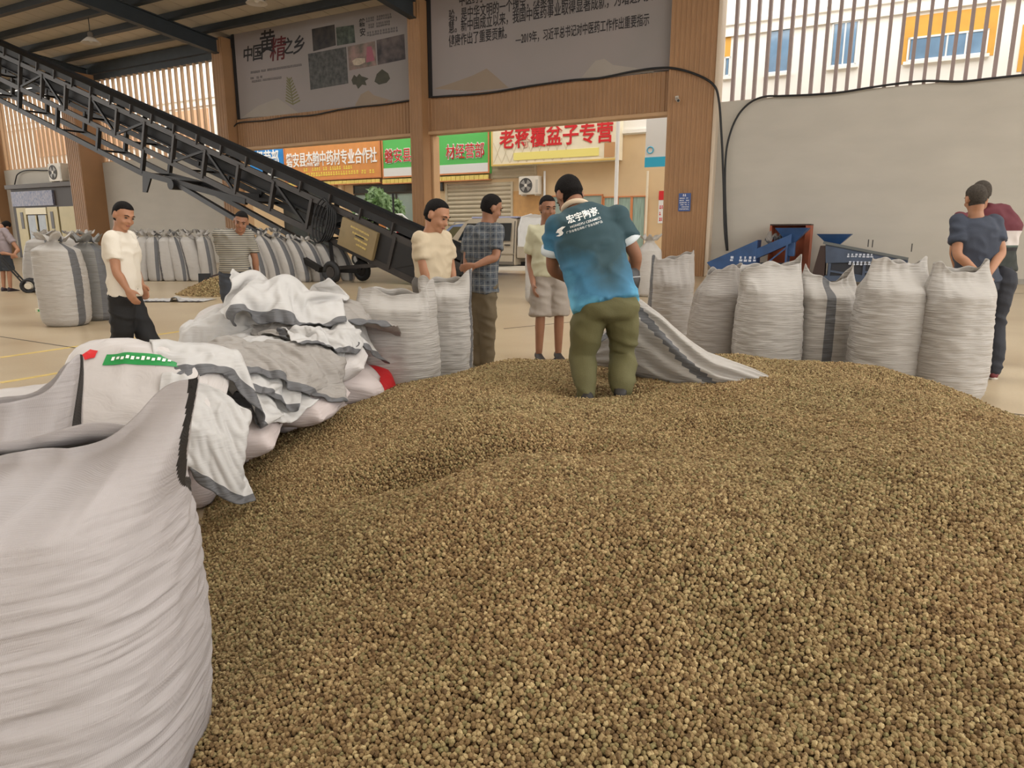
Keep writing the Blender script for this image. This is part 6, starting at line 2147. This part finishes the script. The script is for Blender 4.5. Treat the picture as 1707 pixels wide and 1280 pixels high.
    if shirt:
        b = MB()
        b.loft(tors(shirt_fit, -hem))
        for sd in 'LR':
            sh, el, wr_ = J['sh' + sd], J['el' + sd], J['wr' + sd]
            ch = J['chest']
            inn = sh.lerp(ch.lerp(J['neck'], .5), .45)
            if sleeve <= 1:
                e = sh.lerp(el, sleeve)
                pts, rr = [inn, sh, sh.lerp(e, .5), e], [.075, .070, .069, .070]
            else:
                pts, rr = [inn, sh, sh.lerp(el, .5), el, el.lerp(wr_, sleeve - 1)], [.075, .068, .062, .055, .05]
            P, R = [], []
            b.tube(pts, rr, 14)
            b.ball(sh, .069, seg=14, rings=10)
        sm_ = remesh_eval(b, .0115, 5)
        co, no = get_co(sm_), get_no(sm_)
        w1 = 1 - 2 * np.abs(vnoise(np.c_[co[:, 0] * 9 + co[:, 2] * 7, co[:, 1] * 9, co[:, 2] * 13 - co[:, 0] * 6], int(D * 10) + 3))
        w2 = vnoise(co * 5.5, int(D * 7))
        w3 = 1 - 2 * np.abs(vnoise(np.c_[co[:, 0] * 4 + co[:, 2] * 9, co[:, 1] * 5, co[:, 2] * 6 - co[:, 0] * 7] + 3.3, int(D * 3)))
        set_co(sm_, co + no * (w1 * .0075 + w2 * .009 + w3 * .008)[:, None])
        sm_.materials.append(shirt)
        shade_smooth(sm_)
        so = link('shirt', sm_, root)
        out['shirt'] = so
        if collar:
            ck = MB()
            pts = []
            for a in np.linspace(0, 2 * PI, 25):
                v = latS * math.cos(a) * .068 + fw * math.sin(a) * .066
                pts.append(nk + v + up * (.012 - .02 * math.sin(a)) * 1.0)
            ck.tube(pts, .013, 8).build('collar', collar, so, True)
    if legs and show_legs:
        b = MB()
        pl, wa = J['pelvis'], J['waist']
        f = latH.cross((wa - pl).normalized()).normalized()
        dn = (pl - wa).normalized()
        b.loft([ring(pl.lerp(wa, .7), latH, f, .150 * wid + belly * .3, .10 + belly * .5, 22), ring(pl, latH, f, .168 * wid, .118, 22), ring(pl + dn * .06, latH, f, .165 * wid, .112, 22), ring(pl + dn * .11, latH, f, .12, .085, 22)])
        for sd in 'LR':
            hi, kn, an = J['hi' + sd], J['kn' + sd], J['an' + sd]
            if short:
                e = hi.lerp(kn, short) if short <= 1 else kn.lerp(an, short - 1)
                b.tube([hi + up * .02, hi.lerp(e, .5), e], [.092 + leg_fit * .5, .094 + leg_fit, .096 + leg_fit * 1.6], 16)
            else:
                smooth_tube(b, [hi + up * .02, hi.lerp(kn, .5), kn, kn.lerp(an, .5), an + (kn - an).normalized() * .02], [.090 + leg_fit, .083 + leg_fit, .067 + leg_fit, .064 + leg_fit, .056 + leg_fit])
        lm = remesh_eval(b, .0125, 5)
        co, no = get_co(lm), get_no(lm)
        w1 = 1 - 2 * np.abs(vnoise(np.c_[co[:, 0] * 8 + co[:, 2] * 5, co[:, 1] * 8, co[:, 2] * 11], int(D * 10) + 5))
        w3 = 1 - 2 * np.abs(vnoise(np.c_[co[:, 0] * 5 + co[:, 2] * 4, co[:, 1] * 5, co[:, 2] * 17 + co[:, 0] * 6] + 1.7, int(D * 3)))
        set_co(lm, co + no * (w1 * .009 + w3 * .008 + vnoise(co * 6, 4) * .008)[:, None])
        lm.materials.append(legs)
        shade_smooth(lm)
        out['legs'] = link('shorts' if short else 'trousers', lm, root)
    return out

def traced(D, px0, z0, base, pts):
    """override joints with picture points (px, py, depth offset)"""
    o = at_ground(px0, D) + Vector((0, 0, z0))
    J = dict(base)
    for k, (x, y, dd) in pts.items():
        J[k] = atd(x, y, D + dd) - o
    return J

def fabric(name, col, **kw):
    return mat(name, col, 0.8, bump=0.15, bscale=180, **kw)
M_shoe_dk = mat('shoe_dark', (46, 42, 40), 0.6)
M_sole_dk = mat('sole_dark', (30, 28, 28), 0.8)
M_shoe_br = mat('shoe_olive', (92, 84, 66), 0.7, 0.15, 30)
M_sole_lt = mat('sole_pale', (190, 184, 172), 0.7)
M_shoe_w = mat('shoe_white', (206, 204, 200), 0.6)

def grad_shirt():
    m = bpy.data.materials.new('blue_fade_fabric')
    m.use_nodes = True
    nt = m.node_tree
    b = nt.nodes['Principled BSDF']
    b.inputs['Roughness'].default_value = 0.75
    tc = nt.nodes.new('ShaderNodeTexCoord')
    sx = nt.nodes.new('ShaderNodeSeparateXYZ')
    nt.links.new(tc.outputs['Object'], sx.inputs[0])
    n = nt.nodes.new('ShaderNodeTexNoise')
    n.inputs['Scale'].default_value = 5
    n.inputs['Detail'].default_value = 5
    nt.links.new(tc.outputs['Object'], n.inputs['Vector'])
    ax = nt.nodes.new('ShaderNodeMath')
    ax.operation = 'ABSOLUTE'
    sub = nt.nodes.new('ShaderNodeMath')
    sub.operation = 'ADD'
    sub.inputs[1].default_value = 0.0
    nt.links.new(sx.outputs['X'], sub.inputs[0])
    nt.links.new(sub.outputs[0], ax.inputs[0])
    m1 = nt.nodes.new('ShaderNodeMath')
    m1.operation = 'MULTIPLY_ADD'
    m1.inputs[1].default_value = 0.45
    nt.links.new(n.outputs['Fac'], m1.inputs[0])
    nt.links.new(sx.outputs['Z'], m1.inputs[2])
    m2 = nt.nodes.new('ShaderNodeMath')
    m2.operation = 'MULTIPLY_ADD'
    m2.inputs[1].default_value = -0.75
    nt.links.new(ax.outputs[0], m2.inputs[0])
    nt.links.new(m1.outputs[0], m2.inputs[2])
    mr = nt.nodes.new('ShaderNodeMapRange')
    mr.inputs['From Min'].default_value = 0.66
    mr.inputs['From Max'].default_value = 1.02
    nt.links.new(m2.outputs[0], mr.inputs['Value'])
    cr = nt.nodes.new('ShaderNodeValToRGB')
    e = cr.color_ramp.elements
    e[0].color = (*srgb((104, 182, 216)), 1)
    e[1].color = (*srgb((40, 68, 76)), 1)
    q = e.new(0.4)
    q.color = (*srgb((56, 112, 144)), 1)
    nt.links.new(mr.outputs[0], cr.inputs[0])
    nt.links.new(cr.outputs[0], b.inputs['Base Color'])
    return m
# ---- the man in the blue shirt, bent over the heap, back to the viewer
D1, PX1 = 3.95, 1005
zb = hz(at_ground(PX1, D1).x, D1) - 0.02
base = default_pose(1.66, PI)
J = traced(D1, PX1, zb, base, {
    'pelvis': (1010, 505, .0), 'waist': (1000, 468, .06), 'chest': (982, 405, .14), 'neck': (962, 352, .24), 'head': (949, 326, .31),
    'shL': (926, 378, .16), 'shR': (1028, 366, .16), 'elL': (922, 448, .26), 'wrL': (975, 478, .42), 'elR': (1059, 425, .2), 'wrR': (1054, 474, .34),
    'hiL': (985, 515, .0), 'hiR': (1036, 512, .0), 'knL': (972, 592, .08), 'knR': (1040, 586, .10), 'anL': (977, 655, -.05), 'anR': (1034, 648, -.02)})
bm1 = person('man bending over the heap in a blue faded T-shirt and olive trousers', D1, PX1, zb, J, (-.25, 1, -.35, .9, -.45), shirt=grad_shirt(), legs=fabric('olive_cloth', (96, 92, 58), var=0.1, vscale=5),
             shoes=(M_shoe_dk, M_sole_dk), hair=M_hair, skin=M_skin2, toes={'L': (-.15, 1, -.1), 'R': (.1, .8, -.5)}, sleeve=.60, hem=-0.02, wid=1.06, leg_fit=.008, shirt_fit=.02,
             hand_dirs={'R': (Vector((.1, .5, -.6)), Vector((-.7, .3, .1))), 'L': (Vector((.6, .3, -.3)), Vector((0, -.3, -1)))}, curl=.6, hairline=0.03, collar=None)
R1 = bm1['root']
# cream collar band at the back of the neck, white sleeve bands
bpy.context.view_layer.update()
dg = bpy.context.evaluated_depsgraph_get()
so = bm1['shirt']
nk = J['neck']
ax_ = (J['head'] - nk).normalized()
l_ = (J['shL'] - J['shR']).normalized()
f_ = l_.cross(ax_).normalized()
MB().tube([nk + ax_ * .022 + l_ * .072 * math.cos(a) + f_ * .068 * math.sin(a) for a in np.linspace(0, 2 * PI, 25)], .016, 8).build('collar', mat('cream_collar', (206, 186, 160), 0.7), so, True)
for sd in 'LR':
    sh, el = J['sh' + sd], J['el' + sd]
    e = sh.lerp(el, .60)
    d = (el - sh).normalized()
    MB().tube([e - d * .035, e - d * .02, e + d * .004, e + d * .008], [.0745, .0775, .0775, .069], 20).build('sleeve_band', mat('white_band', (206, 214, 218), 0.7), so, True)
# print on the back
def shirt_print(body, size, px, py, bold=0.02, rot=0.27, w=None):
    o = text_mesh('back_print', body, size, M_wht, so, (0, 0, 0), (0, 0, 0), 0.0, bold * size, res=2)
    me = o.data
    c = get_co(me)
    if w:
        c[:, 0] *= w / max(1e-6, c[:, 0].max() - c[:, 0].min())
    org = atd(px, py, D1) - Vector(R1.location)
    bv = BVHTree.FromPolygons([v.co for v in so.data.vertices], [list(p.vertices) for p in so.data.polygons])
    ca, sa = math.cos(rot), math.sin(rot)
    out = []
    for p in c:
        q = Vector((org.x + p[0] * ca - p[1] * sa, -2.0, org.z + p[0] * sa + p[1] * ca))
        h = bv.ray_cast(q, Vector((0, 1, 0)))
        y = (h[0].y if h[0] else .1) - 0.006
        out.append((q.x, y, q.z))
    set_co(me, out)
    return o
shirt_print('宏宇陶瓷', 0.050, 974, 359, 0.02, rot=.30, w=.185)
shirt_print('HONGYU CERAMICS', 0.018, 978, 370.5, 0.01, rot=.30, w=.18)
shirt_print('广东省著名商标 广东省名牌产品', 0.015, 976, 378.5, 0.0, rot=.30, w=.21)
bird = text_mesh('tmp_bird', 'x', .05, M_wht, so, (0, 0, 0))
bpy.data.objects.remove(bird, do_unlink=True)
org = atd(936, 386, D1) - Vector(R1.location)
bv = BVHTree.FromPolygons([v.co for v in so.data.vertices], [list(p.vertices) for p in so.data.polygons])
bp = [(-.03, -.018), (-.008, -.012), (-.014, -.003), (-.026, .0), (-.012, .016), (.016, .024), (.034, .02), (.018, .012), (.008, .004), (.014, -.01), (.004, -.02), (-.012, -.024)]
P = []
for x, z in bp:
    x2, z2 = x * math.cos(.27) - z * math.sin(.27), x * math.sin(.27) + z * math.cos(.27)
    h = bv.ray_cast(Vector((org.x + x2, -2, org.z + z2)), Vector((0, 1, 0)))
    P.append((org.x + x2, (h[0].y if h[0] else .1) - .007, org.z + z2))
MB().add(P, [tuple(range(len(P)))]).build('bird_emblem', M_wht, so)
# waist pouch
pc = atd(1052, 466, D1 + .10) - Vector(R1.location)
pb = MB()
pb.loft([ring(pc + Vector((0, 0, z)), Vector((.8, .6, 0)), Vector((-.6, .8, 0)), a, b_, 16, 3) for z, a, b_ in ((-.075, .02, .02), (-.06, .045, .032), (0, .055, .04), (.05, .05, .034), (.065, .03, .02))])
po = pb.build('waist_pouch', mat('black_leather', (40, 38, 40), 0.45, 0.1, 20), R1, True)
MB().bar(pc + Vector((-.03, -.045, .015)), pc + Vector((.045, -.035, .02)), .012, .006).build('zip', M_rim, po)

# ---- the man walking, white T-shirt, black trousers
D2, PX2 = 6.3, 215
base = default_pose(1.57, 1.05)
J = traced(D2, PX2, 0, base, {'pelvis': (207, 486, 0), 'waist': (206, 458, 0), 'chest': (203, 420, 0), 'neck': (199, 388, 0.01), 'head': (206, 359, 0), 'shR': (187, 399, -.13), 'shL': (215, 397, .14),
     'elR': (194, 452, -.2), 'wrR': (212, 482, -.2), 'elL': (224, 446, .22), 'wrL': (236, 474, .2), 'hiR': (203, 497, -.08), 'hiL': (213, 495, .08), 'knR': (203, 560, -.08), 'anR': (188, 622, -.1), 'knL': (240, 548, .05), 'anL': (272, 612, .0)})
person('man walking in a white T-shirt and black trousers', D2, PX2, 0, J, (.95, -.35, .9, -.42, 0.02), shirt=fabric('white_tee', (216, 208, 194)), legs=fabric('black_cloth', (20, 20, 22)), shoes=(M_shoe_dk, M_sole_lt),
       hem=-.03, sleeve=.66, hs=1.02, toes={'R': (.9, -.3, -.1), 'L': (.9, -.3, .15)}, wid=.95, shirt_fit=.022, leg_fit=.016)
# ---- the man in the cream T-shirt behind the pair of sacks
D3, PX3 = 5.95, 722
base = default_pose(1.6, 1.0)
J = traced(D3, PX3, 0, base, {'pelvis': (722, 494, 0), 'waist': (722, 462, 0), 'chest': (720, 424, 0), 'neck': (718, 388, .0), 'head': (729, 359, -.02), 'shR': (700, 400, -.12), 'shL': (741, 397, .12), 'elR': (706, 446, -.16), 'wrR': (714, 480, -.14),
     'elL': (752, 446, .16), 'wrL': (756, 480, .12)})
person('man in a cream T-shirt standing behind the two sacks and looking down', D3, PX3, 0, J, (.85, -.5, .88, -.4, -.28), shirt=fabric('cream_tee', (188, 172, 146)), legs=fabric('grey_trousers', (92, 88, 84)), shoes=(M_shoe_dk, M_sole_dk), hem=-.05,
       hs=1.12, sleeve=.7, hairline=.1, wid=1.02)
# ---- plaid shirt
def plaid():
    m = bpy.data.materials.new('plaid_fabric')
    m.use_nodes = True
    nt = m.node_tree
    b = nt.nodes['Principled BSDF']
    b.inputs['Roughness'].default_value = 0.8
    tc = nt.nodes.new('ShaderNodeTexCoord')
    last = None
    base_c = srgb((36, 42, 54))
    col = nt.nodes.new('ShaderNodeRGB')
    col.outputs[0].default_value = (*base_c, 1)
    last = col.outputs[0]
    for ax, sc, thr, c in (('X', 12.0, .80, (84, 90, 96)), ('Z', 10.6, .80, (84, 90, 96)), ('X', 6.0, .95, (140, 140, 136)), ('Z', 5.3, .95, (140, 140, 136)), ('Y', 12.0, .85, (80, 86, 92))):
        w = nt.nodes.new('ShaderNodeTexWave')
        w.bands_direction = ax
        w.inputs['Scale'].default_value = sc
        w.inputs['Distortion'].default_value = 0.35
        nt.links.new(tc.outputs['Object'], w.inputs['Vector'])
        gt = nt.nodes.new('ShaderNodeMapRange')
        gt.inputs['From Min'].default_value = thr - .05
        gt.inputs['From Max'].default_value = thr + .05
        gt.inputs['To Max'].default_value = 0.6
        nt.links.new(w.outputs['Fac'], gt.inputs['Value'])
        mx = nt.nodes.new('ShaderNodeMixRGB')
        mx.inputs[2].default_value = (*srgb(c), 1)
        nt.links.new(gt.outputs[0], mx.inputs[0])
        nt.links.new(last, mx.inputs[1])
        last = mx.outputs[0]
    nt.links.new(last, b.inputs['Base Color'])
    return m
def bands(name, stops, scale=None, axis='Z', two=None):
    """horizontal bands by height (local z)"""
    m = bpy.data.materials.new(name)
    m.use_nodes = True
    nt = m.node_tree
    b = nt.nodes['Principled BSDF']
    b.inputs['Roughness'].default_value = 0.8
    tc = nt.nodes.new('ShaderNodeTexCoord')
    if two:
        w = nt.nodes.new('ShaderNodeTexWave')
        w.bands_direction = axis
        w.inputs['Scale'].default_value = scale
        w.inputs['Distortion'].default_value = 0.3
        nt.links.new(tc.outputs['Object'], w.inputs['Vector'])
        mr = nt.nodes.new('ShaderNodeMapRange')
        mr.inputs['From Min'].default_value = .45
        mr.inputs['From Max'].default_value = .65
        nt.links.new(w.outputs['Fac'], mr.inputs['Value'])
        mx = nt.nodes.new('ShaderNodeMixRGB')
        mx.inputs[1].default_value = (*srgb(two[0]), 1)
        mx.inputs[2].default_value = (*srgb(two[1]), 1)
        nt.links.new(mr.outputs[0], mx.inputs[0])
        nt.links.new(mx.outputs[0], b.inputs['Base Color'])
    else:
        sx = nt.nodes.new('ShaderNodeSeparateXYZ')
        nt.links.new(tc.outputs['Object'], sx.inputs[0])
        cr = nt.nodes.new('ShaderNodeValToRGB')
        cr.color_ramp.interpolation = 'CONSTANT'
        mr = nt.nodes.new('ShaderNodeMapRange')
        mr.inputs['From Min'].default_value = stops[0][0]
        mr.inputs['From Max'].default_value = stops[-1][0] + .3
        nt.links.new(sx.outputs['Z'], mr.inputs['Value'])
        e = cr.color_ramp.elements
        rngz = stops[-1][0] + .3 - stops[0][0]
        e[0].position, e[0].color = 0, (*srgb(stops[0][1]), 1)
        e[1].position, e[1].color = (stops[1][0] - stops[0][0]) / rngz, (*srgb(stops[1][1]), 1)
        for z, c in stops[2:]:
            q = e.new((z - stops[0][0]) / rngz)
            q.color = (*srgb(c), 1)
        nt.links.new(mr.outputs[0], cr.inputs[0])
        nt.links.new(cr.outputs[0], b.inputs['Base Color'])
    return m
D4, PX4 = 6.56, 806
base = default_pose(1.66, PI - .75)
J = traced(D4, PX4, 0, base, {'pelvis': (804, 482, 0), 'waist': (804, 456, 0), 'chest': (805, 415, 0), 'neck': (811, 374, .02), 'head': (820, 346, .02), 'shL': (785, 386, .05), 'shR': (828, 384, -.05), 'elL': (779, 432, .02), 'wrL': (779, 472, -.06),
     'elR': (826, 428, -.14), 'wrR': (792, 443, -.2), 'hiL': (795, 494, .04), 'hiR': (813, 494, -.04), 'knL': (796, 545, .03), 'knR': (813, 545, -.03), 'anL': (797, 604, .03), 'anR': (812, 602, -.0)})
person('man in a blue plaid shirt with one arm behind his back, turned away', D4, PX4, 0, J, (.75, .65, .9, .42, -.1), shirt=plaid(), legs=fabric('brown_trousers', (92, 80, 60), var=.08, vscale=6), shoes=(M_shoe_br, M_sole_dk), hem=-.02,
       hand_dirs={'R': (Vector((-1, .1, -.15)), Vector((.1, .8, 0))), 'L': (Vector((-.05, -.05, -1)), Vector((.6, .5, 0)))}, toes={'L': (-.55, -.35, -.05), 'R': (.75, .1, -.05)}, skin=M_skin2, sleeve=.75, wid=.92, hs=1.02, leg_fit=.006)
# ---- pale shirt and shorts, beyond the blue man
D5, PX5 = 7.0, 915
base = default_pose(1.66, .15)
J = traced(D5, PX5, 0, base, {'head': (913, 346, -.03), 'neck': (911, 374, 0), 'shR': (888, 386, 0), 'elR': (884, 436, .04), 'wrR': (889, 474, -.12)})
person('man in a pale green T-shirt and grey shorts beyond the blue shirt man', D5, PX5, 0, J, (.2, -1, .35, -.9, -.25), shirt=fabric('pale_tee', (186, 182, 154)), legs=fabric('grey_shorts', (150, 140, 130)), shoes=(M_shoe_dk, M_sole_dk), short=1.0, hem=-.02, sleeve=.72, skin=M_skin2, belly=.02)
# ---- the two men on the right
D6, PX6 = 6.1, 1630
base = default_pose(1.68, PI)
J = traced(D6, PX6, 0, base, {'pelvis': (1629, 468, 0), 'waist': (1628, 440, 0), 'chest': (1627, 402, 0), 'neck': (1627, 362, 0), 'head': (1626, 331, .02), 'shL': (1600, 370, .02), 'shR': (1656, 370, .02), 'elL': (1596, 424, -.08), 'elR': (1669, 420, -.08), 'wrL': (1632, 458, -.2), 'wrR': (1650, 454, -.2)})
person('man in a navy shirt with hands clasped behind his back, before the white wall', D6, PX6, 0, J, (.05, 1, .1, 1, .02), shirt=fabric('navy_shirt', (52, 58, 72)), legs=fabric('dark_trousers', (38, 40, 48)), shoes=(mat('shoe_maroon', (110, 44, 48), .6), M_sole_lt), hair=M_hair_g, hem=-.02,
       hand_dirs={'L': (Vector((.75, -.1, -.45)), Vector((0, 1, .2))), 'R': (Vector((-.45, -.05, -.75)), Vector((0, 1, .2)))}, sleeve=.66)
D7, PX7 = 6.85, 1634
base = default_pose(1.74, PI)
J = traced(D7, PX7, 0, base, {'head': (1635, 322, 0), 'neck': (1634, 352, 0), 'shL': (1602, 366, 0), 'shR': (1666, 366, 0), 'elL': (1590, 418, 0), 'elR': (1676, 416, 0), 'wrL': (1596, 452, .15), 'wrR': (1668, 452, .15)})
person('man in a maroon and white striped shirt standing behind the navy shirt man', D7, PX7, 0, J, (.1, 1), shirt=bands('maroon_band_shirt', ((.7, (40, 44, 40)), (1.10, (30, 28, 30)), (1.135, (70, 84, 76)), (1.155, (196, 188, 184)), (1.29, (92, 34, 44)))), legs=fabric('dark_trousers', (38, 40, 48)), shoes=(M_shoe_dk, M_sole_lt), hair=M_hair_g, hem=-.02, sleeve=.75, wid=1.1)
# ---- striped shirt man under the conveyor
D8, PX8 = 8.3, 402
base = default_pose(1.56, .25)
J = traced(D8, PX8, 0, base, {'head': (402, 369, -.04), 'neck': (400, 391, 0), 'elR': (377, 430, .06), 'wrR': (382, 452, .15), 'elL': (425, 430, .06), 'wrL': (428, 460, .1)})
person('older man in a striped shirt and dark trousers standing under the conveyor', D8, PX8, 0, J, (.25, -1, .3, -.95, -.1), shirt=bands('striped_shirt', None, 13.0, 'Z', ((150, 144, 130), (84, 82, 78))), legs=fabric('slate_trousers', (54, 58, 66), var=.15, vscale=9), shoes=(M_shoe_dk, M_sole_dk), hem=.02, skin=M_skin2, sleeve=.8, wid=.95)
# ---- man at the far left, back turned
D9, PX9 = 16.0, 14
base = default_pose(1.66, PI - .3)
J = traced(D9, PX9, 0, base, {'head': (9, 376, .1), 'elL': (0, 421, -.1), 'elR': (30, 416, -.1), 'wrL': (18, 424, -.25), 'wrR': (25, 423, -.25)})
person('man in a mauve shirt and dark shorts at the far left edge, back turned', D9, PX9, 0, J, (.3, .95, .1, .95, -.2), shirt=fabric('mauve_shirt', (142, 130, 132)), legs=fabric('dark_shorts', (48, 52, 58)), shoes=(mat('shoe_plum', (52, 40, 48), .6), M_sole_dk), short=.98, hem=-.03, belly=.04, wid=1.12,
       hand_dirs={'L': (Vector((.7, -.1, -.3)), Vector((0, 1, .2))), 'R': (Vector((-.5, -.05, -.5)), Vector((0, 1, .2)))}, vox=.011)
# ---- passers-by in the vehicles
pt = FM @ Vector((fs_, 0.9, 0.78))
base = default_pose(1.2, PI - .6)
rt = person('child in an orange top standing on the small white flatbed', 30, 645, 0.0, base, (.4, .9), shirt=fabric('orange_top', (206, 132, 70)), legs=fabric('slate_trousers', (54, 58, 66)), shoes=(M_shoe_dk, M_sole_dk), vox=.014)
rt['root'].location = pt - Vector((0, 0, 0.0)) + Vector((0.05, 0, 0))
rt['root']['label'] = 'person in an orange top on the small white flatbed'
